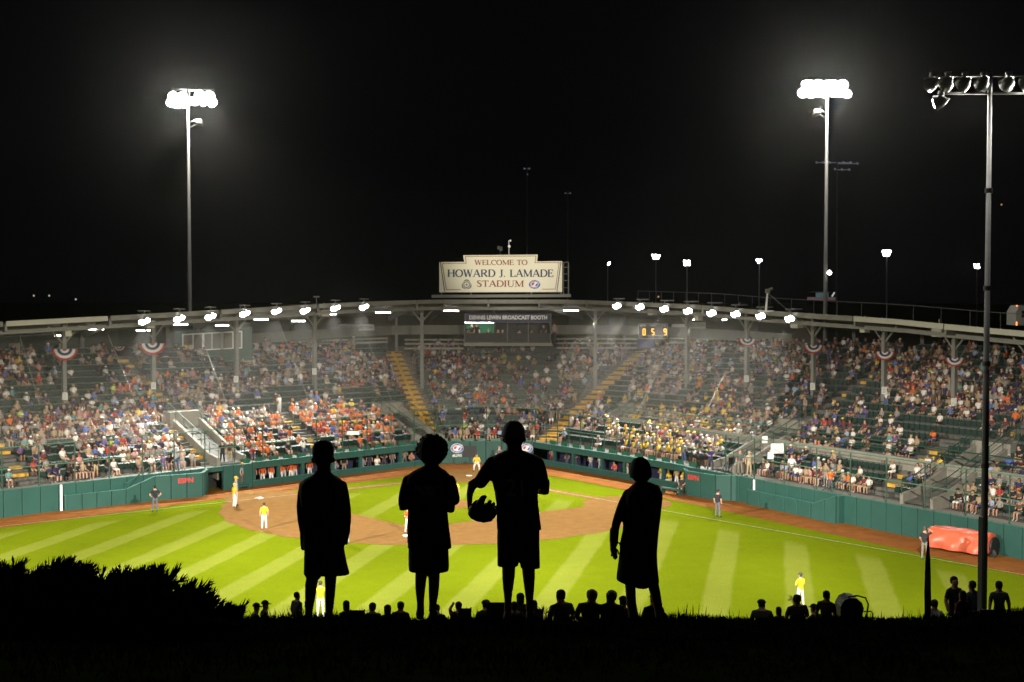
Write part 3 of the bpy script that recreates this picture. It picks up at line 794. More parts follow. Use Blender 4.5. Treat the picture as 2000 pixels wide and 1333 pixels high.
SEATS = []   # (px size, u, k, pos, rz, occupied)
for k in range(NROW):
    tk = trow(k)+.55*(1-T0)/NROW
    u = uL0; s_ = 0.0
    while u < min(uR1, 4.9):
        p = sxy(u, tk); nxt = sxy(min(u+.002, 4.95), tk); du = .475/max(np.linalg.norm(nxt-p)/.002, 1e-6)
        z = rowz(u, k); px, py, d = proj((p[0], p[1], z+.6))
        ok = -30 < px < 2030
        for c in (1, 2): pass
        if ok and not in_aisle(u, tk, p):
            iw = inward(u) if (abs(u-1) > .02 and abs(u-2) > .02) else inward(u)
            # rows face square to themselves
            al = along(u); nrm = np.array([al[1], -al[0]]); rz = math.atan2(nrm[0], -nrm[1])
            SEATS.append([F/d, u, k, np.array([p[0], p[1], z]), rz, px, py, R.random() < occupancy(px, py, k, s_)])
        u += du; s_ += .475
people = [s for s in SEATS if s[7]]; vac = [s for s in SEATS if not s[7]]
ORD = ['first', 'second', 'third', 'fourth', 'fifth', 'sixth', 'seventh', 'eighth', 'ninth', 'tenth', 'eleventh', 'twelfth', 'thirteenth', 'fourteenth', 'fifteenth', 'sixteenth', 'seventeenth', 'eighteenth', 'top']
def ordinal(n):
    tens = {2: 'twenty', 3: 'thirty', 4: 'forty', 5: 'fifty'}
    return ORD[n-1] if n <= 18 else 'nineteenth' if n == 19 else tens[n//10][:-1]+'ieth' if n % 10 == 0 else tens[n//10]+'-'+ORD[n % 10-1]
def place_name(px):
    for lim, nm in ((130, 'far left end'), (300, 'left of left pit'), (430, 'above left pit'), (620, 'left dugout, tunnel end'), (840, 'left dugout, home end'),
                    (1110, 'behind home plate'), (1330, 'above right dugout'), (1470, 'behind television camera'), (1660, 'above right low pit'), (1820, 'right stand before tarp'), (2100, 'far right end')):
        if px < lim: return nm
def dress(s):
    px, py = s[5], s[6]
    w = SW_GEN
    if 420 < px < 770 and py > 795: w = SW_OR
    if 1180 < px < 1430 and py > 765: w = SW_YE
    shirt = pick(w); pants = pick({'khaki': 6, 'blue jeans': 5, 'black': 4, 'grey': 3, 'white': 2, 'navy': 3})
    if R.random() < .5:
        cap = pick({'white': 5, 'black': 4, 'navy': 4, 'red': 2, 'tan': 2, 'orange': 10 if w is SW_OR else 1, 'yellow': 12 if w is SW_YE else 1})
        head, hc, hn = 'cap', CAPS[cap], cap+' cap'
    else:
        hn = pick({'dark hair': 5, 'brown hair': 5, 'fair hair': 3, 'grey hair': 3}); hc = HAIRS[hn]; head = R.choice(['short', 'short', 'long'])
        if head == 'long': hn = 'long '+hn
    kind = R.choices(['sit', 'sit_lean', 'sit_back', 'sit_up', 'stand'], [6, 4, 3, .8, .45])[0]
    shorts = R.random() < .6
    return kind, head, hc, hn, shirt, pants, shorts
people.sort(key=lambda s: -s[0]*(1 if 0 < s[5] < 2000 else .2))
NIND = 250
used_labels = {}
lst = []
for s in people[:NIND]:
    d_ = dress(s); lst.append((s, d_))
def base_label(s, d_):
    k, head, hc, hn, shirt, pants, shorts = d_
    return '%s shirted spectator, %s, %s, %s row, %s' % (shirt, hn, pants if 'jeans' in pants else pants+(' shorts' if shorts else ' trousers'), ORD[s[2]], place_name(s[5]))
groups = {}
for s, d_ in lst: groups.setdefault(' '.join(base_label(s, d_).split()), []).append((s, d_))
for lab, mem in groups.items():
    mem.sort(key=lambda q: q[0][5])
    for i, (s, d_) in enumerate(mem):
        l2 = lab if len(mem) == 1 else ('leftmost' if i == 0 else 'rightmost' if i == len(mem)-1 else 'middle')+' '+lab
        kind, head, hc, hn, shirt, pants, shorts = d_
        v = R.uniform(.8, 1.15); sk = R.choice(SKINS)
        c = [tuple(round(x, 2) for x in sk), SHIRTS[shirt], PANTSC[pants], (.3, .3, .3) if R.random() < .5 else (.05, .05, .05), hc]
        put_person(figure_mesh(kind, head, shorts, 1), s[3]+np.array([0, 0, -.04]), s[4]+R.uniform(-.25, .25), c, R.uniform(.84, .96), l2, 'spectators in the front rows', 'spectator')
# everyone further back: one mass of figures
AM = attr_mat('crowd_clothes')
Vs, Fs, Cs = [], [], []; off = 0
def add_figure(pos, rz, sc, d_):
    global off
    kind, head, hc, hn, shirt, pants, shorts = d_
    V, Fc, Mi = figure(kind, head, shorts, 0); ca, sa = math.cos(rz)*sc, math.sin(rz)*sc
    W = np.empty_like(V); W[:, 0] = V[:, 0]*ca-V[:, 1]*sa+pos[0]; W[:, 1] = V[:, 0]*sa+V[:, 1]*ca+pos[1]; W[:, 2] = V[:, 2]*sc+pos[2]
    j = R.uniform(.75, 1.2); sk = R.choice(SKINS)
    pal = np.array([sk, [min(.8, v*j) for v in SHIRTS[shirt]], PANTSC[pants], (.2, .2, .2), hc])
    Vs.append(W); Fs.extend([tuple(off+i for i in f) for f in Fc]); Cs.append(pal[Mi]); off += len(V)
for s in people[NIND:]:
    add_figure(s[3]+np.array([0, 0, -.04]), s[4]+R.uniform(-.3, .3), R.uniform(.82, .96), dress(s))
def mass(name, Vs, Fs, Cs, m, smooth=True):
    me = bpy.data.meshes.new(name); me.from_pydata(np.concatenate(Vs).tolist(), [], Fs); me.materials.append(m)
    a = me.attributes.new('col', 'FLOAT_COLOR', 'FACE'); C = np.concatenate(Cs); a.data.foreach_set('color', np.concatenate([C, np.ones((len(C), 1))], 1).astype(np.float32).ravel())
    me.polygons.foreach_set('use_smooth', [smooth]*len(Fs)); me.update()
    return link(name, me)
o = mass('crowd', Vs, Fs, Cs, AM); tag(o, 'crowd of spectators filling the rows of the stands further back', 'crowd', kind='stuff')
# seats: the nearest empty ones singly, the rest as one mass
seat_me = seat_mb().mesh('stadium_chair', [M_SEAT, M_SEATGLINT])
runs = {}
for s in vac: runs.setdefault((s[2], place_name(s[5])), []).append(s)
single, many = [], []
for key, mem in sorted(runs.items(), key=lambda q: -np.mean([s[0]*(1 if 0 < s[5] < 2000 else .3) for s in q[1]])):
    if len(single)+len(mem) > 285 or len(single) > 265: many += mem; continue
    mem.sort(key=lambda s: s[5])
    for i, s in enumerate(mem):
        single.append(s); o = link('stadium_chair', seat_me, None, s[3], s[4])
        tag(o, '%s empty green folding seat from the left, %s row, %s' % (ordinal(i+1), ORD[key[0]], key[1]), 'chair', 'empty folding seats in the nearest rows')
sm = seat_mb(); SV = np.array(sm.v); Vs, Fs, Mi_ = [], [], []; off = 0
for s in many+people:
    ca, sa = math.cos(s[4]), math.sin(s[4]); W = np.empty_like(SV)
    W[:, 0] = SV[:, 0]*ca-SV[:, 1]*sa+s[3][0]; W[:, 1] = SV[:, 0]*sa+SV[:, 1]*ca+s[3][1]+0; W[:, 2] = SV[:, 2]+s[3][2]
    if s[7]:
        b = np.array([-sa, ca])*.16; W[:, 0] += b[0]; W[:, 1] += b[1]
    Vs.append(W); Fs.extend([tuple(off+i for i in f) for f in sm.f]); Mi_ += sm.m; off += len(SV)
me = bpy.data.meshes.new('stadium_seats'); me.from_pydata(np.concatenate(Vs).tolist(), [], Fs); me.materials.append(M_SEAT); me.materials.append(M_SEATGLINT)
me.polygons.foreach_set('material_index', Mi_); me.update(); o = link('stadium_seats', me); tag(o, 'rows of dark green stadium seats further back in the stands', 'seats', kind='stuff')
# ------------------------------------------------------------------ roof, columns, beams
def interp(tab, x):
    return float(np.interp(x, [a for a, _ in tab], [b for _, b in tab]))
EY = [(-300, 660), (-100, 637), (0, 629), (250, 616), (500, 602), (680, 591), (850, 586), (1110, 586), (1250, 591), (1380, 597), (1500, 608), (1740, 623), (1900, 639), (2000, 647), (2150, 660), (2600, 700)]
TE, TC = .42, .60
def eave(u):
    p = sxy(u, TE); x, y, d = proj((p[0], p[1], 13)); yy = interp(EY, x); q = at(x, yy, d); return np.array([p[0], p[1], q[2]])
def roof_z(u, t):
    return eave(u)[2]-1.5*(t-TE)/(1.12-TE)
u_c0, u_c1 = .40, 4.15
cuts = [u_c0, .52, .62, .74, .86, 1.0, 1.16, 1.42, 1.72, 2.0, 2.35, 2.75, 3.05, 3.35, 3.6, 3.85, u_c1]
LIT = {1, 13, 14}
M_FASCIA_LIT = mat('pale_fascia_lit', (0.36, 0.355, 0.30), .6, noise=.06, scale=1.2)  # brighter copy of the fascia: lit stretches put into the colour
for i in range(len(cuts)-1):
    a, b = cuts[i]+.0015, cuts[i+1]-.0015; P = []
    for u in (a, (a+b)/2, b):
        e0 = eave(u); q = sxy(u, 1.12); zb = e0[2]-1.5
        P += [(e0[0], e0[1], e0[2]), (q[0], q[1], zb), (e0[0], e0[1], e0[2]-.12), (q[0], q[1], zb-.12)]
    m = MB(); fs = []
    for k in range(2):
        o = 4*k; fs += [(o, o+4, o+5, o+1), (o+2, o+3, o+7, o+6), (o, o+2, o+6, o+4), (o+1, o+5, o+7, o+3)]
    fs += [(0, 1, 3, 2), (8, 10, 11, 9)]
    m.add(P, fs); m.build('roof_panel', M_ROOF, stand, world=True)
    m = MB(); al = None
    for (ua, ub) in ((a, (a+b)/2), ((a+b)/2, b)):
        p, q = eave(ua), eave(ub); iw = inward((ua+ub)/2); d = np.append(iw, 0)*.06
        m.bar(p+d-[0, 0, .16], q+d-[0, 0, .16], .1, .36)
    m.build('fascia_board', M_FASCIA_LIT if i in LIT else M_FASCIA, stand, world=True)
    # rafter from the eave to the rear
    p = eave(a); q = sxy(a, 1.1); m = MB(); m.bar((p[0], p[1], p[2]-.42), (q[0], q[1], p[2]-1.85), .16, .5); m.build('rafter', M_STEEL, stand, world=True)
# eave girder and rear header beam
for t, dz, h, nm, m_ in ((.47, -.75, .28, 'eave_girder', M_STEEL), (1.0, -1.95, .9, 'header_beam', M_FASCIA)):
    for i in range(len(cuts)-1):
        if nm == 'header_beam' and not (.74 <= cuts[i] < 2.4): continue
        a, b = cuts[i], cuts[i+1]; m = MB()
        for ua, ub in ((a, (a+b)/2), ((a+b)/2, b)):
            p, q = S(ua, t, roof_z(ua, t)+dz*.9), S(ub, t, roof_z(ub, t)+dz*.9); m.bar(p, q, .2, h)
        m.build(nm, m_, stand, world=True)
COLS = []
for px in (-40, 128, 300, 460, 615, 824, 1162, 1342, 1459, 1588, 1727, 1863, 2010):
    u = u_at(px, TC, 8.0); p = S(u, TC); zt = roof_z(u, TC)-.15; COLS.append((px, u, p, zt))
    m = MB(); m.box((p[0], p[1], (p[2]+zt)/2), (.30, .30, zt-p[2]), math.atan2(along(u)[1], along(u)[0])); m.build('column', M_STEEL, stand, world=True)
    for sg in (-1, 1):
        q = p[:2]+along(u)*sg*1.25; m = MB(); m.bar((p[0], p[1], zt-1.5), (q[0], q[1], zt-.1), .12); m.build('column_brace', M_STEEL, stand, world=True)
for px in (158, 326, 775, 1220, 1668, 1800, 1942):
    u = u_at(px, 1.02, 10.5); p = S(u, 1.02, lerp(RIBZ, u)); zt = roof_z(u, 1.02)-.2; m = MB()
    m.box((p[0], p[1], (p[2]+zt)/2), (.24, .24, zt-p[2])); m.build('rear_column', M_STEEL, stand, world=True)
# boarded rear wall of the left wing, and the dark board wall of the right wing
def rear_wall(u0, u1, z0f, z1f, t, mm, n=8, name='rear_wall'):
    for i in range(n):
        a, b = u0+(u1-u0)*i/n, u0+(u1-u0)*(i+1)/n; p, q = sxy(a, t), sxy(b, t); c = (p+q)/2; d = q-p; za, zb = z0f((a+b)/2), z1f((a+b)/2)
        m = MB(); m.box((c[0], c[1], (za+zb)/2), (np.linalg.norm(d)-.03, .12, zb-za), math.atan2(d[1], d[0])); m.build(name, mm, stand, world=True)
rear_wall(.40, .86, lambda u: lerp(RIBZ, u)-.6, lambda u: roof_z(u, 1.05)-.1, 1.05, M_DARK, 9)
rear_wall(3.55, 4.2, lambda u: lerp(RIBZ, u)-.6, lambda u: lerp(RIBZ, u)+1.2, 1.05, M_DARK, 6)
rear_wall(.86, 1.95, lambda u: lerp(RIBZ, u)-.6, lambda u: lerp(RIBZ, u)+.5, 1.05, M_DARK, 8)
rear_wall(1.95, 3.55, lambda u: lerp(RIBZ, u)-.6, lambda u: lerp(RIBZ, u)+.6, 1.05, M_DARK, 8)
# thin railing along the right roof
m = MB(); prev = None
for i, u in enumerate(np.linspace(2.3, 4.15, 26)):
    e0 = eave(u); q = sxy(u, TE+.06); p = np.array([q[0], q[1], e0[2]+.05])
    m.tube([p-[0, 0, .1], p+[0, 0, .9]], .018, 5)
    if prev is not None: m.tube([prev+[0, 0, .9], p+[0, 0, .9]], .018, 5)
    prev = p
m.build('roof_railing', mat('dull_galvanised', (.09, .09, .085), .7), stand, world=True)
# loudspeaker boxes under the eave
M_SPK = mat('speaker_beige', (.40, .39, .32), .7)
for px, py, w, lab in ((633, 612, .85, 'beige loudspeaker box hung under the left eave beside the press banner'), (1274, 610, .62, 'beige loudspeaker box hung above the numeric scoreboard'), (1364, 620, .5, 'small beige loudspeaker box above the right banner'),
                   (1556, 634, .8, 'beige loudspeaker box beside the last lamp of the right eave'), (1689, 642, .5, 'small beige loudspeaker box hung between the two right end buntings'), (1834, 650, .85, 'large beige loudspeaker box near the right bunting column'), (292, 634, .6, 'beige box on the left column above its bunting'), (131, 650, .45, 'small beige box on the far left bunting column')):
    u = u_at(px, .5, 12.5); pp = sxy(u, .5); x, y, d = proj((*pp, 12.5)); c = at(px, py, d); m = MB(); rz = math.atan2(along(u)[1], along(u)[0])
    m.box(c, (w, .5, .55), rz); f = np.append(inward(u), 0)*.26; m.box(c+f, (w*.84, .03, .42), rz); m.tube([c+[0, 0, .27], c+[0, 0, .9]], .03, 5)
    m.thing('loudspeaker_box', M_SPK, lab, 'loudspeaker', 'loudspeaker boxes under the roof')

# fluorescent battens under the roof
M_TUBE = mat('fluorescent_tube', (1, 1, 1), emit=(1, .98, .92), es=22)
for px, py, wpx, lab in ((118, 656, 24, 'short fluorescent light beside the far left bunting column'), (188, 643.5, 30, 'fluorescent light under the roof between the two left bunting columns'), (280, 646, 28, 'fluorescent light just left of the second bunting column'), (353, 634, 28, 'fluorescent light under the second left eave lamp'),
                      (434, 636, 26, 'fluorescent light above the press box windows'), (510, 624.5, 28, 'fluorescent light under the fourth left eave lamp'), (583, 627.5, 26, 'fluorescent light left of the tall column by the press banner'), (649, 614, 16, 'short fluorescent light beside the beige loudspeaker over the press banner'),
                      (748, 611, 30, 'fluorescent light right of the last left eave lamp'), (881, 607.5, 30, 'fluorescent light left of the blue booth sign'), (1115, 607, 30, 'fluorescent light right of the blue booth sign'), (1236, 609, 18, 'angled fluorescent light above the numeric scoreboard'), (1355, 624.5, 8, 'tiny fluorescent light over the right banner'), (1415, 625, 9, 'tiny fluorescent light right of the right banner')):
    t = .72; u = u_at(px, t, 12.3); pp = sxy(u, t); x, y, d = proj((*pp, 12.3)); c = at(px, py, d); w = wpx*d/F; al = np.append(along(u), 0)
    e = empty('fluorescent_light', c+[0, 0, .09], 0, lab, 'ceiling light', 'fluorescent lights under the roof')
    m = MB(); m.bar(c-RT*w/2+[0, 0, .09], c+RT*w/2+[0, 0, .09], .22, .07); m.tube([c+[0, 0, .1], c+[0, 0, roof_z(u, t)-c[2]-.1 if roof_z(u, t) > c[2]+.2 else .2]], .02, 5); m.build('housing', M_STEEL, e, world=True)
    m = MB(); m.tube([c-RT*w*.48, c+RT*w*.48], .055, 6); m.build('tube', M_TUBE, e, world=True)

# eave floodlights: an arm on the roof edge, two bell lamps, one spot each
def spot(name, loc, target, watts, size, blend, radius, parent, colr=(1.0, .93, .80)):
    l = bpy.data.lights.new(name, 'SPOT'); l.energy = watts*LIGHT_SCALE; l.spot_size = math.radians(size); l.spot_blend = blend; l.shadow_soft_size = radius; l.color = colr
    o = bpy.data.objects.new(name, l); col.objects.link(o)
    d = Vector([float(a-b) for a, b in zip(target, loc)]); M = Matrix.Translation(Vector([float(v) for v in loc])) @ d.to_track_quat('-Z', 'Y').to_matrix().to_4x4()
    if parent is not None: o.parent = parent; M = world_of(parent).inverted() @ M
    o.matrix_basis = M
    return o
M_LAMP = mat('lamp_glass_lit', (1, 1, 1), emit=(1, .97, .90), es=60)
M_LAMP2 = mat('eave_lamp_glass_lit', (1, 1, 1), emit=(1, .98, .93), es=60)
M_REFL = mat('spun_aluminium', (.55, .55, .52), .28, metal=.9)
EAVEL = [(282, 628), (350, 623), (411, 619), (478, 613), (540, 608), (596, 607), (655, 602), (711, 600), (1205, 598), (1250, 600), (1298, 604), (1344, 608), (1390, 612), (1437, 614), (1486, 618), (1543, 623)]
for i, (px, py) in enumerate(EAVEL):
    u = u_at(px, TE-.03, 12.8); pp = sxy(u, TE-.03); x, y, d = proj((*pp, 12.8)); c = at(px, py, d)
    lab = '%s bright floodlight counted from the left along the %s eave' % (ORD[i % 8], 'left' if i < 8 else 'right')
    e = empty('eave_floodlight', c, 0, lab, 'floodlight', 'floodlights along the roof edge'); iw = np.append(inward(u), 0); al = np.append(along(u), 0)
    e0 = eave(u_at(px, TE, 13)); m = MB(); top = np.array([c[0], c[1], e0[2]+.25]); m.bar(top-iw*1.2, top+iw*.3, .1); m.bar(top-al*.5, top+al*.5, .07); m.tube([top, c+[0, 0, .15]], .04, 6); m.build('bracket', M_STEEL, e, world=True)
    for s_ in (-1, 1):
        ax_ = iw*.75+al*s_*.25-np.array([0, 0, .62]); ax_ /= np.linalg.norm(ax_); b = c+al*s_*.2+iw*.05+np.array([0, 0, s_*.06])
        m = MB(); m.lathe([(.05, -.32), (.1, -.28), (.2, -.12), (.24, .02), (.245, .04)], b, ax_, 12); m.build('reflector', M_REFL, e, world=True, smooth=True)
        m = MB(); m.lathe([(.235, .02), (.16, .10), (.01, .13)], b, ax_, 12); m.build('lamp_glass', M_LAMP2, e, world=True, smooth=True)
    aim = c+iw*5.0-RT*2.2-np.array([0, 0, 9.0])
    spot('spot_light', c+iw*.3-[0, 0, .25], aim, ROOF_W, 62, .55, .15, e, (1.0, .985, .92))

# ------------------------------------------------------------------ big towers
def stray(loc, watts, radius, parent):
    """the light a bank of lamps spills in every direction"""
    l = bpy.data.lights.new('lamp_spill', 'POINT'); l.energy = watts*LIGHT_SCALE; l.shadow_soft_size = radius; l.color = (1.0, .95, .84)
    o = bpy.data.objects.new('lamp_spill', l); col.objects.link(o); o.parent = parent; o.matrix_basis = world_of(parent).inverted() @ Matrix.Translation(Vector([float(v) for v in loc]))
RJ = random.Random(21)
def tower(px, ytop, d, rows, label, lampw, wid=.33, aim=None, watts=0, size=100, twin=None, zbase=0.0):
    base = at(px, 700, d); base[2] = zbase; top = at(px, ytop, d); e = empty('floodlight_tower', base, 0, label, 'floodlight tower', 'tall floodlight towers round the ballpark')
    m = MB(); h = top[2]-base[2]
    m.tube([base, base+[0, 0, h*.55], base+[0, 0, h*.551], base+[0, 0, h]], [wid*.62, wid*.5, wid*.44, wid*.34], 12); m.build('pole', mat('dark_galvanised', (.10, .10, .095), .6), e, world=True, smooth=True)
    for py, xs in rows:
        a, b = at(xs[0]-5, py, d), at(xs[-1]+5, py, d); m = MB(); m.bar(a+[0, 0, .5]+FW*.5, b+[0, 0, .5]+FW*.5, .14); m.build('crossarm', M_STEEL, e, world=True)
        for x in xs:
            c = at(x+RJ.uniform(-2.2, 2.2), py+RJ.uniform(-2.5, 2.5), d); to = np.array(aim)-c; to = to/np.linalg.norm(to)+np.array([RJ.uniform(-.5, .5), RJ.uniform(-.2, .2), RJ.uniform(-.15, .15)]); to /= np.linalg.norm(to)
            lamp = empty('lamp', (0, 0, 0)); lamp.parent = e; lamp.matrix_basis = Matrix.Translation(Vector(c-base))
            m = MB(); m.lathe([(.08, -.5), (.2, -.42), (.36, -.15), (.42, .05), (.43, .09)], c, to, 14); m.tube([c-to*.35, c+[0, 0, .5]+FW*.5], .05, 6); m.build('reflector', M_REFL, lamp, world=True, smooth=True)
            m = MB(); m.lathe([(.41, .03), (.25, .1), (.01, .12)], c, to, 14); m.build('lamp_glass', M_LAMP, lamp, world=True, smooth=True)
    if twin:
        x, y, sg = twin; c = at(x, y, d); m = MB(); m.lathe([(.1, .5), (.2, .42), (.4, .1), (.44, 0), (.01, .02)], c, (sg*.35, .2, .92), 14); m.bar(c+[0, 0, .45], at(px, y-4, d), .1); m.bar(c+[0, 0, .1], at(px, y+6, d), .06); m.build('side_lamp', M_REFL, e, world=True, smooth=True)
    if watts:
        c = at((rows[0][1][0]+rows[0][1][-1])/2, rows[-1][0]+8, d); spot('spot_light', c-FW*1.2, aim, watts, size, .8, .5, e); stray(c-FW*.9+[0, 0, .3], STRAY_W, .6, e)
    return e
tower(372, 176, 118, [(186, [338, 354, 391, 411]), (200, [333, 348, 363, 379, 396, 413])], 'tall lit floodlight tower rising behind the left roof', 0, aim=(2, -25, 0), watts=TOWER_W, size=48, twin=(388, 243, 1))
tower(1611, 158, 112, [(165, [1574, 1588, 1602, 1618, 1632, 1646]), (180, [1570, 1584, 1598, 1612, 1626, 1640, 1652])], 'tall lit floodlight tower rising behind the right roof', 0, aim=(-2, -25, 0), watts=TOWER_W, size=48, twin=(1596, 224, -1))
# towers on the outfield bank, lamps turned to the field: the right one is in view, its twin stands out of frame on the left
M_LAMPN = mat('near_lamp_glass_lit', (1, 1, 1), emit=(1, .97, .90), es=110)
def near_tower(base, ztop, label, aim_l, watts, spill=0):
    aim = (np.array(aim_l[0])+np.array(aim_l[3]))/2
    e = empty('floodlight_tower', base, 0, label, 'floodlight tower', 'tall floodlight towers round the ballpark'); base = np.array(base, float); h = ztop-base[2]
    m = MB(); m.tube([base-[0, 0, .5], base+[0, 0, h*.45], base+[0, 0, h*.452], base+[0, 0, h]], [.092, .082, .072, .052], 14); m.build('pole', mat('galvanised_pole', (.36, .36, .35), .6, metal=0, noise=.15, scale=3), e, world=True, smooth=True)
    for hh in (.27, .46, .6, .78):
        m = MB(); m.tube([base+[0, 0, h*hh], base+[0, 0, h*hh+.12]], .10, 12); m.build('collar', M_STEEL, e, world=True)
    for z, w in ((ztop-.06, 2.9), (ztop-.5, 2.6)):
        c = np.array([base[0], base[1], z]); m = MB(); m.bar(c-RT*w/2, c+RT*w/2, .05); m.build('crossarm', M_STEEL, e, world=True)
    for x in (-.98, .98):
        c = np.array([base[0], base[1], 0])+RT*x; m = MB(); m.bar(c+[0, 0, ztop-.5], c+[0, 0, ztop-.06], .035); m.build('strut', M_STEEL, e, world=True)
    to = np.array(aim)-np.array([*base[:2], ztop]); to /= np.linalg.norm(to)
    spots = [(x, ztop-.27, s) for x, s in zip((-1.5, -1.1, -.68, -.2, .42, .88, 1.35), (.9, 1, 1, .8, 1, 1, 1))]+[(-1.3, ztop-.72, 1.2), (1.12, ztop-.82, 1.2)]
    rr = random.Random(3)
    for x, z, s_ in spots:
        c = np.array([base[0], base[1], z])+RT*x; v = to+RT*(rr.uniform(-.45, .45) if s_ < 1.1 else -1.1); v /= np.linalg.norm(v)
        lamp = empty('lamp', (0, 0, 0)); lamp.parent = e; lamp.matrix_basis = Matrix.Translation(Vector(c-base))
        m = MB(); m.lathe([(.012, -.30), (.03, -.25), (.09, -.2), (.16, -.08), (.19, .04), (.195, .07)], c, v, 16); m.bar(c+[0, 0, .24], c-v*.12, .05); m.box(c+[0, 0, .2]-v*.08, (.13, .16, .12)); m.build('reflector', M_REFL, lamp, world=True, smooth=True)
        m = MB(); m.lathe([(.185, .05), (.12, .10), (.005, .12)], c, v, 16); m.build('lamp_glass', M_LAMPN, lamp, world=True, smooth=True)
    for j, tg in enumerate(aim_l):
        v = np.array(tg)-np.array([*base[:2], ztop]); v /= np.linalg.norm(v)
        spot('spot_light', np.array([base[0], base[1], ztop-.4])+v*.8+RT*(j-1.5)*.5, tg, watts*(1, 1, 1, 1, .46, 1.0)[j], (40, 42, 42, 40, 60, 9.5)[j], .9, .5, e)  # the last, narrow spot is added to brighten the stadium sign
    if spill: stray(np.array([base[0], base[1], ztop-.3])+to*.8, spill, .5, e)
    return e
nb = at(1920, 1195, 34); nt_ = at(1920, 150, 34)
near_tower(nb, nt_[2], 'near floodlight tower on a grey pole at the right, lamps seen from behind', [(-25, -27, 0), (-6, -20, 0), (12, -18, 0), (29, -28, 0), (8, -41, 0), (1.5, 19, 17.6)], NEAR_W, 250)
near_tower((-23.5, -66, 5.5), nt_[2], 'floodlight tower on the grass bank out of frame at the left', [(-29, -32, 0), (-14, -22, 0), (6, -20, 0), (27, -27, 0), (-4, -40, 0), (1.5, 19, 17.6)], NEAR_W, NEAR_SPILL)
# unlit and distant light poles
def far_pole(px, ytop, ybase, d, lamps, label, lit=True, w=.16, big=.3):
    b = at(px, ybase, d); t = at(px, ytop, d); b[2] = -0.2; big *= .45; e = empty('distant_light_pole', b, 0, label, 'light pole', 'distant light poles beyond the stadium')
    m = MB(); m.tube([b, t], [w, w*.6], 6); m.build('pole', M_STEEL if lit else mat('dull_dark_pole', (.07, .07, .07), .9, spec=.1), e, world=True)
    mm = mat('distant_lamp', (1, 1, 1), emit=(1, .97, .9), es=40) if lit else mat('distant_lamp_off_glow', (.4, .4, .45), .4, emit=(.6, .65, .9), es=.10)  # unlit heads get a faint bluish glow put into the material
    for x, y in lamps:
        c = at(x, y, d); m = MB(); m.lathe([(.02, -.5), (.6*big, -.2), (big, 0), (.7*big, .12), (.02, .2)], c, -FW-np.array([0, 0, .5]), 8); m.bar(c, at(px, y, d), .08); m.build('lamp', mm, e, world=True)
far_pole(1187, 512, 600, 240, [(1188, 517), (1191, 514)], 'slim distant light pole nearest the sign, seen side on')
far_pole(1281, 498, 600, 300, [(1274, 499), (1281, 499), (1288, 500), (1277, 505), (1285, 505)], 'distant light pole with a wide cluster of dim lamps')
far_pole(1342, 507, 600, 230, [(1337, 511), (1345, 511), (1338, 517), (1346, 517)], 'distant light pole above the middle of the right eave lamps', big=.45)
far_pole(1483, 505, 600, 230, [(1479, 508), (1486, 509), (1482, 513)], 'distant light burning above the roof camera', big=.45)
far_pole(1732, 488, 620, 210, [(1726, 492), (1732, 491), (1738, 492), (1728, 498), (1735, 498)], 'brightest distant light pole right of the right tower', big=.5)
far_pole(1908, 515, 640, 260, [(1904, 518), (1911, 517), (1905, 523), (1912, 523)], 'distant light pole just left of the near grey pole', big=.35)
far_pole(1635, 310, 620, 170, [(1595, 318), (1608, 318), (1621, 318), (1648, 318), (1662, 318), (1675, 320), (1631, 331), (1645, 332), (1659, 332)], 'unlit floodlight tower standing dark behind the right lit tower', lit=False)
far_pole(1029, 322, 590, 190, [(1024, 330), (1034, 330), (1030, 341)], 'unlit floodlight pole standing dark above the stadium sign', lit=False)
far_pole(1109, 372, 590, 230, [(1104, 378), (1114, 378)], 'unlit pole standing dark right of the stadium sign', lit=False)
for x, y, c, lab in ((66, 578, (1, .8, .6), 'left one of two faint town lights far off at the left'), (148, 585, (1, .9, .8), 'faint white town light far off at the left'), (1286, 580, (1, .5, .2), 'small orange light far behind the right eave'), (1620, 533, (1, 1, .9), 'small white lamp on the right tower pole'), (96, 578, (1, .8, .6), 'right one of two faint town lights far off at the left'), (1956, 400, (1, .5, .2), 'faint orange light high at the far right')):
    d = 260 if x != 1620 else 111; m = MB(); q = at(x, y, d); m.lathe([(.02, -.2), (.16, -.1), (.2, 0), (.16, .1), (.02, .2)], q, (0, 0, 1), 8); 
    m.thing('lamp_light', mat('town_lamp_%d' % int(c[2]*100), (1, 1, 1), emit=c, es=.4 if x != 1620 else 12), lab, 'light', 'small lights in the dark distance')
# ------------------------------------------------------------------ signs
CREAM = mat('cream_sign_face', (0.72, 0.68, 0.52), .6); BRICK = mat('brick_red_print', (0.22, 0.035, 0.02), .7); NAVYP = mat('navy_print', (0.02, 0.035, 0.10), .7)
M_RED = mat('red_print', (.50, .03, .03), .6); M_BLUEP = mat('blue_print', (.045, .06, .30), .6); M_WHITEP = mat('white_print', (.72, .72, .70), .6)
AX = RT.copy(); AY = np.array([0, 0, 1.0]); AZ = np.cross(AX, AY)
def oval(rx, ry, n=40): return [(rx*math.cos(2*math.pi*i/n), ry*math.sin(2*math.pi*i/n)) for i in range(n)]
def chars_on_arc(txt, rx, ry, a0, a1, size, flip=False):
    m = MB()
    for i, ch in enumerate(txt):
        if ch == ' ': continue
        a = math.radians(a0+(a1-a0)*i/(len(txt)-1)); me = text_mesh(ch, size, M_WHITEP, .004)
        rot = a-math.pi/2 if not flip else a+math.pi/2; ca, sa = math.cos(rot), math.sin(rot)
        vs_ = [(rx*math.cos(a)+v.co.x*ca-v.co.y*sa, ry*math.sin(a)+v.co.x*sa+v.co.y*ca, v.co.z) for v in me.vertices]
        m.add(vs_, [tuple(p.vertices) for p in me.polygons]); bpy.data.meshes.remove(me)
    return m
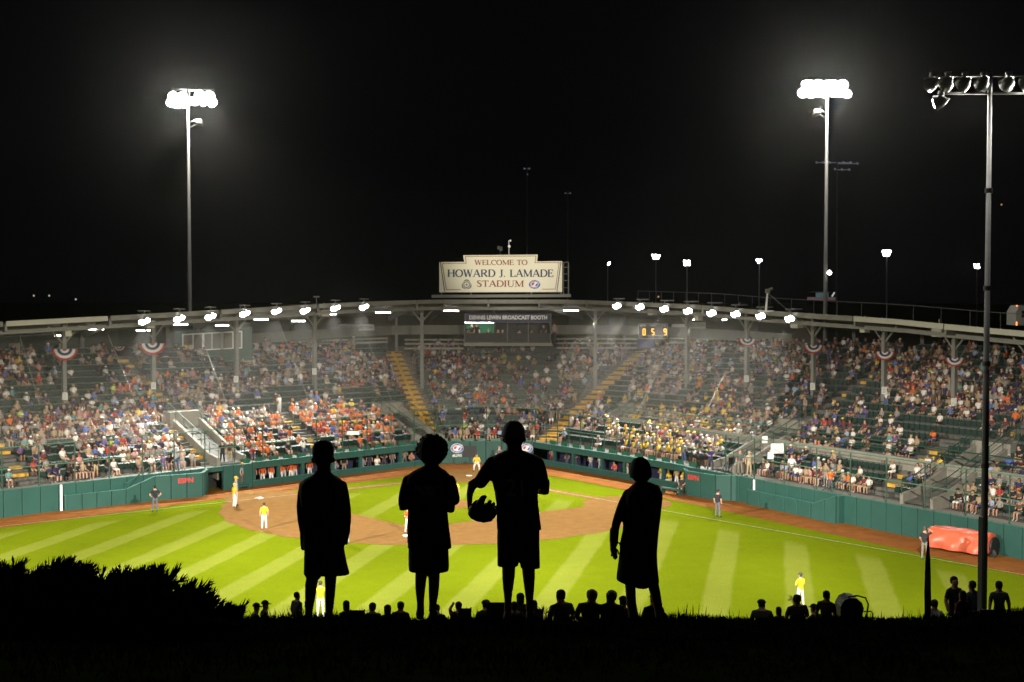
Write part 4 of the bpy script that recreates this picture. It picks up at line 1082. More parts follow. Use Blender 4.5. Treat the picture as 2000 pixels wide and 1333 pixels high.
def emblem(parent, c, ax, ay, rx, ry):
    """oval league emblem: white rim, blue ring with lettering, white field with a red and a blue half and a white running figure"""
    c = np.asarray(c, float); nz = np.cross(ax, ay)
    e = empty('oval_emblem', (0, 0, 0)); e.parent = parent; e.matrix_basis = world_of(parent).inverted() @ Matrix.Translation(Vector(c))
    def layer(name, poly, z, m, c2=(0, 0)):
        mb = MB(); mb.prism([(x+c2[0], y+c2[1]) for x, y in poly], c+nz*z, ax, ay, .006); return mb.build(name, m, e, world=True)
    layer('rim', oval(rx, ry), .010, M_WHITEP); layer('blue_ring', oval(rx*.94, ry*.92), .018, M_BLUEP); layer('white_field', oval(rx*.66, ry*.60), .026, M_WHITEP)
    layer('red_half', [(x*rx*.60, y*ry*.54) for x, y in ((-.12, .85), (-.55, .75), (-.9, .3), (-.85, -.3), (-.5, -.45), (-.3, -.1), (-.15, .25), (.02, .5))], .033, M_RED)
    layer('blue_half', [(x*rx*.60, y*ry*.54) for x, y in ((.15, -.7), (.55, -.75), (.9, -.25), (.9, .35), (.6, .75), (.45, .5), (.5, .1), (.3, -.25))], .034, M_BLUEP)
    layer('figure_stroke', [(x*rx*.60, y*ry*.54) for x, y in ((-.35, -.9), (-.1, -.85), (.55, .2), (.75, .6), (.5, .7), (.2, .15))], .040, M_WHITEP)
    mb = chars_on_arc('LITTLE LEAGUE', rx*.80, ry*.75, 168, 12, ry*.36); place_flat('ring_lettering', mb.mesh('ring_lettering', M_WHITEP), c+nz*.026, ax, ay, e)
    mb = chars_on_arc('BASEBALL', rx*.80, ry*.75, 215, 325, ry*.36, True); place_flat('ring_lettering', mb.mesh('ring_lettering', M_WHITEP), c+nz*.026, ax, ay, e)
    return e
SD = 124.0; SK = SD/F; so = at(858, 571.5, SD)
def sp(x, y): return ((840+x/6.667-858)*SK, (571.5-(440+y/6.667))*SK)
sign = empty('stadium_sign', so+AX*119*SK, 0, 'large cream stadium sign with stepped top standing on the roof', 'sign')
m = MB(); m.prism([sp(*q) for q in ((120, 876), (1720, 872), (1720, 470), (1393, 474), (1402, 386), (432, 394), (445, 480), (120, 484))], so, AX, AY, .18); m.build('sign_board', CREAM, sign, world=True)
def outline(pts, w, off, mm, name):
    m = MB()
    for i, (a, b) in enumerate(zip(pts[:-1], pts[1:])):
        a, b = np.array(sp(*a)), np.array(sp(*b)); d = (b-a)/np.linalg.norm(b-a); n = np.array([-d[1], d[0]])*w/2; a = a-d*w*.4; b = b+d*w*.4
        m.prism([tuple(a-n), tuple(b-n), tuple(b+n), tuple(a+n)], so+AZ*(off+.0006*i), AX, AY, .006)
    m.build(name, mm, sign, world=True)
outline([(400, 840), (212, 842), (160, 502), (470, 498), (462, 410), (1380, 404), (1365, 490), (1680, 490), (1632, 834), (1465, 836)], .05, .012, BRICK, 'border_line')
outline([(190, 866), (134, 486)], .07, .012, NAVYP, 'border_line'); outline([(1652, 862), (1703, 480)], .07, .012, NAVYP, 'border_line')
def srow(txt, x0, x1, y0, y1, mm):
    a = sp(x0, y1); b = sp(x1, y0); m = MB(); serif_text(m, txt, a[0], b[0], a[1], b[1]-a[1], so, AX, AY, .012); m.build('lettering', mm, sign, world=True)
srow('WELCOME TO', 580, 1270, 455, 520, BRICK); srow('HOWARD J. LAMADE', 225, 1608, 580, 675, NAVYP); srow('STADIUM', 605, 1222, 722, 804, BRICK)
c = sp(1360, 774); emblem(sign, so+AX*c[0]+AY*c[1], AX, AY, .56, .44)
c = sp(476, 776); cc = so+AX*c[0]+AY*c[1]; seal = empty('round_seal', (0, 0, 0)); seal.parent = sign; seal.matrix_basis = world_of(sign).inverted() @ Matrix.Translation(Vector(cc))
M_GREYP = mat('grey_print', (.13, .12, .12), .7)
for nm, r_, z, mm in (('seal_rim', .44, .010, M_GREYP), ('seal_field', .36, .017, CREAM), ('seal_ring', .31, .024, M_GREYP), ('seal_centre', .22, .031, CREAM), ('seal_star', .1, .038, M_GREYP)):
    m = MB(); m.prism([(r_*(1+(.10*math.cos(3*(a-math.pi/2)) if nm == 'seal_rim' else 0)+(.4*math.cos(5*(a-math.pi/2)) if nm == 'seal_star' else 0))*math.cos(a), r_*(1+(.10*math.cos(3*(a-math.pi/2)) if nm == 'seal_rim' else 0)+(.4*math.cos(5*(a-math.pi/2)) if nm == 'seal_star' else 0))*math.sin(a)) for a in np.linspace(0, 2*math.pi, 41)[:-1]], cc+AZ*z, AX, AY, .006); m.build(nm, mm, seal, world=True)
m = MB(); a, b = at(843, 579, SD), at(1115, 577.5, SD); m.bar(a+FW*.3, b+FW*.3, .8, .28)
for x in (862, 920, 1038, 1096): q = at(x, 574, SD)+FW*.3; m.bar(q-[0, 0, .3], q+[0, 0, .5], .1)
m.build('base_frame', M_FASCIA, sign, world=True)
m = MB(); a = at(1099, 510, SD)+FW*.5; 
for x in (1101, 1111): p = at(x, 512, SD)+FW*.5; q = at(x, 577, SD)+FW*.5; m.bar(p, q, .07)
for y in (512, 522, 535, 548, 562): m.bar(at(1101, y, SD)+FW*.5, at(1111, y, SD)+FW*.5, .05)
m.build('ladder', M_STEEL, sign, world=True)
q = at(994, 498, SD)+FW*.1; m = MB(); m.tube([q, q+[0, 0, 1.35]], .03, 6); m.lathe([(.01, -.12), (.13, -.02), (.13, .05), (.01, .1)], q+[.03, 0, .78], -FW, 10); m.prism([(0, 0), (.2, -.1), (.2, .12)], q+[0, 0, 1.3], AX, AY, .04)
m.thing('weather_mast', M_WHITE, 'small white mast with a dish on top of the stadium sign', 'antenna')
q = at(977, 499, SD)+FW*.1; m = MB(); m.tube([q, q+[0, 0, .55]], .04, 6); m.box(q+[-.15, 0, .7], (.2, .3, .34)); m.box(q+[.08, 0, .6], (.26, .3, .4)); m.thing('roof_camera', M_BLACK, 'dark camera housing beside the mast on top of the stadium sign', 'camera')

# broadcast booth
BD = 127.0
def bp(px, py, dd=0.0): return at(px, py, BD)+FW*dd
booth = empty('broadcast_booth', bp(990, 680), 0, 'dark broadcast booth under the roof with its left half lit', 'booth')
def bbox(x0, y0, x1, y1, d0, d1, name, mm, parent=booth):
    a, b = bp(x0, y1), bp(x1, y0); c = (a+b)/2+FW*(d0+d1)/2; m = MB(); m.box(c, ((x1-x0)*BD/F, d1-d0, (y1-y0)*BD/F), -YAW); return m.build(name, mm, parent, world=True)
bbox(906, 669, 1078, 675, -.1, 3.0, 'floor', M_PLANK); bbox(906, 612, 1078, 615, .06, 3.0, 'ceiling', M_BLACK); bbox(906, 615, 908, 669, .05, 3.0, 'side_wall', M_BLACK); bbox(1074, 615, 1076, 669, .05, 3.0, 'side_wall', M_BLACK)
bbox(908, 615, 966, 669, 2.9, 3.0, 'back_wall', mat('green_backdrop', (.03, .22, .10), .8)); bbox(966, 615, 1074, 669, 2.9, 3.0, 'back_wall', M_BLACK); bbox(965, 630, 967, 669, .9, 2.9, 'partition', M_BLACK)
bbox(908, 651, 1074, 669, .0, .12, 'counter', M_BLACK)
for x in (907, 991, 1032, 1075): bbox(x-.8, 630, x+.8, 672, -.08, .02, 'post', M_STEEL)
m = MB(); m.tube([bp(908, 629.5, .6), bp(964, 629.5, .6)], .07, 6); m.build('light_bar', mat('booth_lamp', (1, 1, 1), emit=(1, .97, .92), es=26), booth, world=True)
bs = empty('booth_sign', bp(992, 630, -.1), 0, 'navy sign with white capitals over the broadcast booth', 'sign'); w_ = 167*BD/F
m = MB(); a = bp(909, 630, -.12); m.prism([(0, 0), (w_, 0), (w_, 18*BD/F), (0, 18*BD/F)], a, AX, AY, .1); m.build('sign_board', mat('navy_sign', (.012, .016, .075), .6), bs, world=True)
m = MB(); hh = 18*BD/F
for q in (((0, 0), (w_, 0)), ((0, hh), (w_, hh)), ((0, 0), (0, hh)), ((w_, 0), (w_, hh))): m.bar(a+AX*q[0][0]+AY*q[0][1]+AZ*.02, a+AX*q[1][0]+AY*q[1][1]+AZ*.02, .035)
m.build('sign_frame', M_STEEL, bs, world=True)
me = text_mesh('DENNIS LEWIN BROADCAST BOOTH', .52, mat('pale_print', (.75, .75, .70), .6), .01, 152*BD/F, .018); place_flat('lettering', me, a+AX*w_/2+AY*hh/2+AZ*.015, AX, AY, bs)
def booth_person(px, feet, dd, kind, shirt, pants, hair, lab, head='short', sc=1.0):
    p = bp(px, feet, dd); put_person(figure_mesh(kind, head, False, 1), p, -YAW+R.uniform(-.4, .4), [(.5, .3, .2), shirt, pants, (.03,)*3, hair], sc, lab, 'people in the broadcast booth')
booth_person(921, 669, .9, 'stand', (.02, .02, .025), (.35, .28, .17), HAIRS['brown hair'], 'person in black shirt and khaki trousers standing at the left of the lit booth')
booth_person(937, 673, 1.0, 'sit', (.03, .03, .07), (.03, .03, .04), HAIRS['grey hair'], 'grey haired person in navy shirt seated in the lit booth')
booth_person(954, 671, .9, 'sit', (.02, .03, .03), (.03, .03, .04), HAIRS['fair hair'], 'fair haired person in black shirt seated at the right of the lit booth')
booth_person(911, 672, 1.2, 'sit', (.5, .04, .03), (.03, .03, .04), HAIRS['dark hair'], 'person in red shirt at the very left edge of the lit booth')
booth_person(930, 668, 2.0, 'stand', (.02, .02, .02), (.02, .02, .02), HAIRS['dark hair'], 'dark haired person in black standing at the back of the lit booth')
booth_person(973, 671, .8, 'sit', (.3, .12, .05), (.02, .02, .02), HAIRS['brown hair'], 'person in brown shirt behind the booth partition')
booth_person(982, 673, .6, 'sit_lean', (.04, .04, .04), (.02, .02, .02), (.5, .48, .45), 'person in white cap bending over the booth counter', 'cap')
booth_person(1015, 672, .8, 'sit', (.55, .50, .50), (.05, .05, .05), HAIRS['dark hair'], 'person in white shirt seated in the dark half of the booth')
booth_person(1038, 672, .8, 'sit_lean', (.06, .18, .14), (.05, .05, .05), HAIRS['brown hair'], 'person in green shirt leaning in the dark half of the booth')
booth_person(1062, 670, .7, 'stand', (.03, .05, .05), (.02, .02, .02), HAIRS['dark hair'], 'person in dark clothes standing at the right end of the booth')
booth_person(1083, 669, .3, 'stand', (.35, .25, .25), (.05, .05, .05), HAIRS['fair hair'], 'fair haired person standing just outside the right end of the booth')

# white plank bleachers at the top, press box, banners, scoreboard
def bleacher(x0, x1, ys, d, lab):
    yl = ys[-1][0] if hasattr(ys[-1], '__len__') else ys[-1]; c = at((x0+x1)/2, yl+6, d); e = empty('bench_bleacher', c, 0, lab, 'bleacher', 'white plank bleachers at the top of the stands')
    for i, y in enumerate(ys):
        y0, y1 = (y if hasattr(y, '__len__') else (y, y)); a = at(x0, y0, d-1.1*i); b = at(x1, y1, d-1.1*i); m = MB(); m.bar(a, b, .3, .16); m.build('plank', M_PLANK, e, world=True)
    for f in np.linspace(.03, .97, 5):
        m = MB(); 
        for i, y in enumerate(ys):
            y0, y1 = (y if hasattr(y, '__len__') else (y, y)); q = at(x0+(x1-x0)*f, y0+(y1-y0)*f, d-1.1*i)+FW*.25; m.bar(q+[0, 0, .05], q-[0, 0, .7], .08)
        m.build('support', M_BLACK, e, world=True)
    return e
bleacher(484, 640, [(672, 665.5), (678, 671)], 128, 'white plank bleacher at the back of the left seats below the press banner')
bleacher(622, 757, [(666, 661), (672.5, 668)], 130, 'white plank bleacher left of the long left yellow stair')
bleacher(790, 905, [664, 672, 681], 131, 'white plank bleacher between the left yellow stair and the booth')
bleacher(1087, 1244, [662.5, 671, 680], 131, 'white plank bleacher between the booth and the scoreboard')
bleacher(1308, 1500, [(661, 665), (669, 675)], 128, 'white plank bleacher right of the scoreboard')
def board(name, x0, x1, y0, y1, d, th, mm, lab, cat, tilt=0.0):
    c = at((x0+x1)/2, y1, d); e = empty(name, c, 0, lab, cat); k = d/F; ax = AX*math.cos(tilt)+np.array([FW[0], FW[1], 0])*math.sin(tilt); ax = ax/np.linalg.norm(ax); a = at(x0, y1, d)
    m = MB(); m.prism([(0, 0), ((x1-x0)*k, 0), ((x1-x0)*k, (y1-y0)*k), (0, (y1-y0)*k)], a, ax, AY, th); m.build('board', mm, e, world=True); return e, a, ax, k
M_BANNER = mat('pale_banner', (.42, .42, .40), .7)
e, a, ax, k = board('press_banner', 659, 731, 634, 646, 128, .05, M_BANNER, 'pale press section banner hung under the left roof', 'banner')
place_flat('lettering', text_mesh('KEYES PRESS SECTION', .36, M_GREYP, .006, 64*k, .006), a+ax*36*k+AY*6*k+np.cross(ax, AY)*.006, ax, AY, e)
e, a, ax, k = board('section_banner', 1346, 1378, 630, 642, 122, .05, M_BANNER, 'pale section banner hung right of the scoreboard', 'banner')
place_flat('lettering', text_mesh('SECTION', .38, M_GREYP, .006, 28*k, .006), a+ax*16*k+AY*6*k+np.cross(ax, AY)*.006, ax, AY, e)
e, a, ax, k = board('section_banner', 1312, 1338, 633.5, 639.5, 123, .05, M_BANNER, 'narrow pale banner between scoreboard and column', 'banner')
e, a, ax, k = board('scoreboard', 1247, 1303.5, 633, 662, 125, .25, mat('scoreboard_face', (.014, .011, .012), .7), 'numeric scoreboard showing 0 5 9 in amber digits', 'scoreboard')
M_DIG = mat('amber_digits', (1, .6, .1), emit=(1, .50, .06), es=1.9); nz_ = np.cross(ax, AY)
SEG = {'0': 'abcdef', '5': 'afgcd', '9': 'abcdfg'}
for ch, xc in (('0', 10.8), ('5', 28.2), ('9', 52.0)):
    w, h = 4.2*k, 11.4*k; c0 = a+ax*(xc*k-w/2)+AY*(7.6*k)+nz_*.02; m = MB(); P = dict(a=((0, h), (w, h)), b=((w, h), (w, h/2)), c=((w, h/2), (w, 0)), d=((0, 0), (w, 0)), e=((0, 0), (0, h/2)), f=((0, h/2), (0, h)), g=((0, h/2), (w, h/2)))
    for j, s_ in enumerate(SEG[ch]): (x0, y0), (x1, y1) = P[s_]; m.bar(c0+ax*x0+AY*y0+nz_*j*.0007, c0+ax*x1+AY*y1+nz_*j*.0007, .085)
    m.build('digit', M_DIG, e, world=True)
m = MB(); W_, H_ = 56.5*k, 29*k
for q in (((0, 0), (W_, 0)), ((0, H_), (W_, H_)), ((0, 0), (0, H_)), ((W_, 0), (W_, H_)), ((0, 6.5*k), (W_, 6.5*k)), ((20*k, 0), (20*k, 6.5*k)), ((41*k, 0), (41*k, 6.5*k))): m.bar(a+ax*q[0][0]+AY*q[0][1]+nz_*.02, a+ax*q[1][0]+AY*q[1][1]+nz_*.02, .05)
m.build('frame', M_BANNER, e, world=True)
for txt, xc, yc, w in (('VISITOR', 8, 25.5, 12), ('INNING', 28, 25.5, 11), ('HOME', 49.5, 25, 9), ('BALL', 5, 3.2, 7), ('STRIKE', 26, 3.2, 9), ('OUT', 45.5, 3.2, 5)): place_flat('lettering', text_mesh(txt, .22, M_BANNER, .004, w*k, .004), a+ax*xc*k+AY*yc*k+nz_*.02, ax, AY, e)
m = MB(); q = at(1262, 671, 126); m.box(q, (1.5, .2, .9), -YAW); m.thing('blue_banner', mat('blue_cloth', (.03, .05, .18), .8), 'dark blue banner hung below the numeric scoreboard', 'banner')
# press box windows in the left rear wall
u = u_at(415, 1.03, 10); pp = sxy(u, 1.03); _, _, PD = proj((*pp, 10)); PD -= 2.5
e = empty('press_box', at(415, 700, PD), 0, 'dark green press box with white framed windows in the left rear wall', 'press box')
sl = -.105
def pq(x, y, dd=0): return at(x, y+(x-357)*sl*-0 - (x-357)*.055, PD)+FW*dd
m = MB(); A_ = [pq(340, 710, .12), pq(492, 712, .12), pq(492, 646, .12), pq(340, 646, .12)]; m.add(A_+[p+FW*.2 for p in A_], [(0, 1, 2, 3), (7, 6, 5, 4), (0, 4, 5, 1), (2, 6, 7, 3), (1, 5, 6, 2), (3, 7, 4, 0)]); m.build('wall', M_DGREEN, e, world=True)
M_WFR = mat('white_window_frame', (.70, .70, .66), .6)
for x0, x1, mull in ((357, 396, (377,)), (398, 432, (414,)), (435, 455, ()), (463, 472, ())):
    m = MB()
    for q in (((x0, 654), (x1, 654)), ((x0, 686), (x1, 686)), ((x0, 653), (x0, 687)), ((x1, 653), (x1, 687))): m.bar(pq(*q[0]), pq(*q[1]), .09)
    for x in mull: m.bar(pq(x, 654, .02), pq(x, 686, .02), .06)
    f = m.build('window', M_WFR, e, world=True)
    m = MB(); m.add([pq(x0, 686, .05), pq(x1, 686, .05), pq(x1, 654, .05), pq(x0, 654, .05)], [(0, 1, 2, 3)]); m.build('pane', mat('brown_window_glass', (.10, .09, .07), .3), f, world=True)  # panes paler and browner than the dark window glass
m = MB(); q = at(29, 683, 104); m.box(q, (.82, .1, .95), -YAW); m.box(q, (.7, .14, .83), -YAW); m.thing('wall_board', M_STEEL, 'faint grey board on the dark rear wall at the far left', 'board')
# emblems, letters on the walls
c = S(u_at(893, 0, 1.4, 1.0, 2.0), 0, 0); uu_ = u_at(893, 0, 1.4, 1.0, 2.0); al = np.append(wdir(uu_), 0); no = np.append(wn(uu_), 0)
emblem(wall_c, np.array([c[0], c[1], 1.28])+no*.170, al, AY, .54, .40)
place_flat('lettering', text_mesh('#LLWS', .3, M_WHITEP, .006, .78, .008), np.array([c[0], c[1], .66])+no*.175, al, AY, wall_c)
uu_ = u_at(1028, 0, 1.4, 1.0, 2.2); c = S(uu_, 0, 0); emblem(wall_c, np.array([c[0], c[1], 1.26])+no*.170, al, AY, .54, .40)
uu_ = u_at(917.5, 0, 1.2, 1.0, 2.0); c = S(uu_, 0, 0); m = MB(); q = np.array([c[0], c[1], 1.0])+no*.165; m.box(q, (1.15, .03, .95), math.atan2(al[1], al[0])); m.build('dark_window', M_BLACK, wall_c, world=True)
def wall_word(parent, p, q, txt, f0, f1, zc, mm, h):
    p, q = np.array([*p, 0.]), np.array([*q, 0.]); d = (q-p); L = np.linalg.norm(d); d /= L; no_ = np.array([d[1], -d[0], 0]); c = p+d*L*(f0+f1)/2+no_*.125+[0, 0, zc]
    place_flat('lettering', text_mesh(txt, h, mm, .006, L*(f1-f0), .012), c, d, AY, parent)
wall_word(pitL, pl(302, 978), pl(395, 970), 'ESPN', .48, .80, 1.22, M_RED, .46)
wall_word(pitR, pl(1342, 967), pl(1398, 977), 'ESPN', .07, .45, 1.30, M_RED, .46)
uu_ = u_at(503, 0, 1, .5, .99); c = S(uu_, 0, 0); al2 = np.append(along(uu_), 0); n2 = np.append(wn(uu_), 0)
place_flat('lettering', text_mesh('#LLWS', .3, M_WHITEP, .006, .8, .006), c+[0, 0, .95]-n2*2.26, al2, AY, dugL)

# buntings: pleated half rosettes in red, white and blue on the columns, and white notice plates
BR, BW, BB = mat('bunting_red', (.48, .05, .04), .85), mat('bunting_white', (.85, .83, .78), .85), mat('bunting_blue', (.03, .05, .17), .85)
def bunting(c, r, lab, ax=RT):
    e = empty('bunting', np.array(c)-[0, 0, r], 0, lab, 'bunting', 'pleated fan buntings on the columns'); n = 40; az = np.cross(ax, AY)
    for nm, r0, r1, mm in (('red_centre', .0, .17, BR), ('white_band', .17, .36, BW), ('blue_band', .36, .58, BB), ('white_band', .58, .82, BW), ('red_band', .82, 1.0, BR)):
        m = MB(); P = []
        for i in range(n+1):
            a_ = math.pi+math.pi*i/n; zz = .09*(1 if i % 2 else -1)
            for rr in (r0, r1):
                sc_ = 1+.03*(1 if i % 2 else -1)*(rr > .9); P.append(np.array(c)+ax*rr*r*math.cos(a_)*1.02*sc_+AY*rr*r*math.sin(a_)*(.88)*sc_+az*(.2+zz*rr))
        m.add(P, [(2*i, 2*i+1, 2*i+3, 2*i+2) for i in range(n)]); m.build(nm, mm, e, world=True)
for px, py, lab in ((128, 682, 'red white and blue bunting on the far left column'), (299, 671, 'red white and blue bunting on the second column from the left'), (1459, 662, 'red white and blue bunting on the column nearest the right eave lamps, folded narrow'), (1588, 674, 'red white and blue bunting beside the red vehicle lights'), (1727, 687, 'red white and blue bunting on the second column left of the near grey pole'), (1863, 699, 'red white and blue bunting on the column just left of the near grey pole'), (2010, 712, 'red white and blue bunting cut by the right picture edge')):
    u = u_at(px, TC-.015, 9); pp = sxy(u, TC-.015); d = proj((*pp, 9))[2]-.25; bunting(at(px, py, d), (25 if px < 1000 else 19 if px < 1900 else 21)*d/F if px != 1459 else 17*d/F, lab)
for px, py, lab in ((235, 677, 'small far bunting on the left rear wall'), (1742, 676, 'small far bunting behind the right seats')):
    u = u_at(px, .98, 10); d = proj((*sxy(u, .98), 10))[2]; bunting(at(px, py, d), 11*d/F, lab)
M_PLATE = mat('white_notice_plate', (.66, .66, .62), .6)
for px, py, lab in ((127, 774, 'white notice plate on the far left column'), (300, 754, 'white notice plate on the second column from the left'), (461, 741, 'white notice plate on the column below the press box'), (614, 726, 'white notice plate on the column left of the press banner'), (1458, 740, 'white notice plate below the narrow bunting'), (1587, 755, 'white notice plate below the bunting beside the red vehicle lights'), (1727, 763, 'white notice plate on the second column left of the near grey pole'), (1863, 786, 'white notice plate on the column just left of the near grey pole')):
    u = u_at(px, TC-.02, 7); d = proj((*sxy(u, TC-.02), 7))[2]-.2; q = at(px, py, d); e = empty('notice_plate', q-[0, 0, .25], 0, lab, 'sign', 'white notice plates on the columns'); m = MB(); m.box(q, (.36, .04, .52), -YAW); m.build('plate', M_PLATE, e, world=True)
    m = MB()
    for j in range(5): m.box(q+[0, 0, .18-.085*j]-FW*.024, (.26, .006, .028), -YAW)
    m.build('printed_lines', M_GREYP, e, world=True)
# guy cables from the eave to the net
for i, (x0, y0, x1, y1) in enumerate(((38, 655, 78, 792), (210, 652, 258, 768), (386, 640, 442, 786), (541, 619, 600, 775), (699, 617, 765, 783), (1224, 617, 1131, 785), (1330, 640, 1244, 806), (1443, 674, 1383, 796), (1896, 662, 1872, 706))):
    d0 = proj((*sxy(u_at(x0, .45, 12), .45), 12))[2]; d1 = proj((*sxy(u_at(x1, .12, 3), .12), 3))[2]+3; m = MB(); m.tube([at(x0, y0, d0), at(x1, y1, d1)], .02, 5)
    m.thing('guy_cable', mat('pale_cable', (.20, .195, .17), .6), '%s pale guy cable from the left, running from the roof edge down to the seats' % ORD[i], 'cable', 'guy cables from roof to seats')
# protective fence on the wall edge
def fence(u0, u1, lab, n):
    e = empty('protective_fence', S((u0+u1)/2, .01, 1.7), 0, lab, 'fence', 'tall green protective fences above the walls')
    top = []
    for i in range(n+1):
        u = u0+(u1-u0)*i/n; p = S(u, .012, 1.6); q = S(u, .012, 4.42+.35*max(0, 1-abs(u-1.5)/.8)); m = MB(); m.tube([p, q], .045, 6); m.build('post', M_DGREEN, e, world=True); top.append(q)
    for f in (1.0, .52):
        m = MB(); m.tube([p*1.0 if f == 1 else np.array([p[0], p[1], 1.6+(p[2]-1.6)*f]) for p in top], .035, 5); m.build('rail', mat('green_rail', (.07, .15, .10), .5), e, world=True)
fence(uL0, .998, 'tall green protective fence above the left wall and dugout', 16); fence(1.002, 1.998, 'tall green protective fence above the backstop', 4); fence(2.002, uR1, 'tall green protective fence above the right dugout and wall', 22)
# low green seat tops on the wall edge
for u0, u1, step, lab in ((uD0, .985, 1.25, 'left dugout'), (1.04, 1.97, 1.1, 'backstop'), (2.1, uE1, 1.5, 'right dugout')):
    pth = np.linspace(u0, u1, 400); dist = 0; last = None; nxt_ = 0; j = 0
    for u in pth:
        p = sxy(u, 0)
        if last is not None: dist += np.linalg.norm(p-last)
        last = p
        if dist >= nxt_:
            nxt_ = dist+step; j += 1; al_ = along(u); nrm = np.array([al_[1], -al_[0]]); rz = math.atan2(nrm[0], -nrm[1]); q = p-nrm*.75; m = MB()
            m.add([(-.42, 0, 0), (.42, 0, 0), (.40, .03, .38), (-.40, .03, .38), (-.42, .1, 0), (.42, .1, 0), (.40, .1, .36), (-.40, .1, .36)], [(0, 1, 2, 3), (5, 4, 7, 6), (3, 2, 6, 7), (0, 3, 7, 4), (1, 5, 6, 2)])
            o = m.build('low_seat', mat('low_seat_green', (.015, .085, .05), .5), None, (q[0], q[1], 1.62), rz); tag(o, '%s low green seat back from the left on the wall edge above the %s' % (ordinal(j), lab), 'seat', 'low green seat backs above the %s' % lab)

# mist drifting under the roof lamps, in front of the seats
P = []; us_ = np.linspace(.42, 4.1, 40)
for u in us_:
    e0 = eave(u)
    for t, z in ((.10, 1.2), (.12, 5.0), (.26, e0[2]-2.6), (.42, e0[2]-.5), (.80, e0[2]-2.4), (.80, lerp(RIBZ, u)-3.5)): q = sxy(u, t); P.append((q[0], q[1], z))
n_ = 6; m = MB(); m.add(P, [(i*n_+j, (i+1)*n_+j, (i+1)*n_+(j+1) % n_, i*n_+(j+1) % n_) for i in range(len(us_)-1) for j in range(n_)]+[tuple(range(n_)), tuple((len(us_)-1)*n_+j for j in range(n_-1, -1, -1))])
mm = bpy.data.materials.new('stand_mist'); mm.use_nodes = True; nt = mm.node_tree; nt.nodes.remove(nt.nodes['Principled BSDF']); pv = nt.nodes.new('ShaderNodeVolumePrincipled')
pv.inputs['Density'].default_value = MIST_DENSITY; pv.inputs['Color'].default_value = (.94, .95, .92, 1); pv.inputs['Anisotropy'].default_value = 0.1; nt.links.new(pv.outputs['Volume'], nt.nodes['Material Output'].inputs['Volume'])
o = m.build('mist', mm); tag(o, 'pale mist drifting under the roof lamps in front of the seats', 'mist', kind='stuff')

# backstop net: thin cords strung from the fence rail up to the roof edge, every cord real
M_CORD = mat('net_cord', (.62, .60, .54), .9)
net = empty('backstop_net', S(1.5, .01, 1.7), 0, 'fine pale safety net strung from the fence rail to the roof edge', 'net')
def net_p(u, f):
    b = S(u, .014, 4.40+.35*max(0, 1-abs(u-1.5)/.8)); e0 = eave(u); q = sxy(u, .325); tpt = np.array([q[0], q[1], e0[2]-.45]); p = b+(tpt-b)*f; p[2] -= .5*math.sin(math.pi*f); return p
def cord(m, pts, r):
    """a square-section cord"""
    o = len(m.v); n = len(pts)
    for i, p in enumerate(pts):
        d = pts[min(i+1, n-1)]-pts[max(i-1, 0)]; d = d/np.linalg.norm(d); x = np.cross(d, FW); x /= np.linalg.norm(x); y = np.cross(x, d)
        for a, b in ((1, 0), (0, 1), (-1, 0), (0, -1)): m.v.append(tuple(p+x*r*a+y*r*b))
    for i in range(n-1):
        for k in range(4): m.f.append((o+4*i+k, o+4*i+(k+1) % 4, o+4*i+4+(k+1) % 4, o+4*i+4+k)); m.m.append(0)
for u0, u1 in ((.44, .999), (1.001, 1.999), (2.001, 3.30)):
    L = np.linalg.norm(sxy(u1, .2)-sxy(u0, .2)); nv = int(L/.10); m = MB(); fr = np.linspace(0, 1, 6)
    for i in range(nv+1): u = u0+(u1-u0)*i/nv; cord(m, [net_p(u, f) for f in fr], NET_R)
    us_ = np.linspace(u0, u1, max(6, int(L/2.5)))
    for f in np.linspace(0, 1, 88): cord(m, [net_p(u, f) for u in us_], NET_R)
    o = m.build('net_cords', M_CORD, net, world=True); o['kind'] = 'stuff'
# ------------------------------------------------------------------ players, umpires, staff
DK = (.03, .03, .035)
YELJ, WHP, ORJ, GREYJ = (.68, .50, .02), (.66, .65, .62), (.62, .10, .03), (.26, .27, .30)
def field_person(px, py, kind, cols, face, label, head='cap', sc=.9, group='players and officials on the field', z=0.0, shorts=False, sub=2, cat='person'):
    p = gnd(px, py, z); return put_person(figure_mesh(kind, head, shorts, sub), p, face, cols, sc, label, group, 'person', cat)
def pc(shirt, pants, cap, shoes=DK, skin=(.46, .26, .17)): return [skin, shirt, pants, shoes, cap]
AWAY, CAMF = math.pi-YAW, -YAW      # back to the camera, face to the camera
field_person(458, 992, 'stand', pc(YELJ, WHP, (.65, .40, .03)), AWAY-.9, 'player in yellow jersey and white trousers standing beside the first base coach', sc=.93)
field_person(461, 988.5, 'stand', pc(GREYJ, (.45, .42, .36), (.65, .36, .03)), AWAY-1.2, 'coach in grey shirt and khaki trousers behind the yellow player at the left', sc=1.13)
field_person(473, 953, 'stand', pc(GREYJ, (.25, .06, .05), (.5, .2, .05)), CAMF+1.4, 'coach in grey shirt reading a paper at the left dugout step', sc=1.05)
field_person(516, 1034, 'stand', pc(YELJ, WHP, (.05, .035, .02)), AWAY+.3, 'player in yellow jersey standing alone on the left infield clay, back turned', sc=.92)
field_person(626, 1207, 'hips', pc(YELJ, WHP, (.06, .05, .02)), AWAY+.1, 'outfielder in yellow jersey seen between the legs of the tallest left boy', sc=.93)
field_person(1563, 1188, 'ready', pc(YELJ, WHP, (.05, .05, .04)), AWAY+.5, 'outfielder in yellow jersey with a glove at the lower right', sc=.92)
field_person(303, 1000, 'hips', pc((.02, .02, .025), (.10, .11, .13), (.02, .02, .02)), AWAY+.5, 'umpire in black shirt with hands on hips on the left foul line', sc=.98)
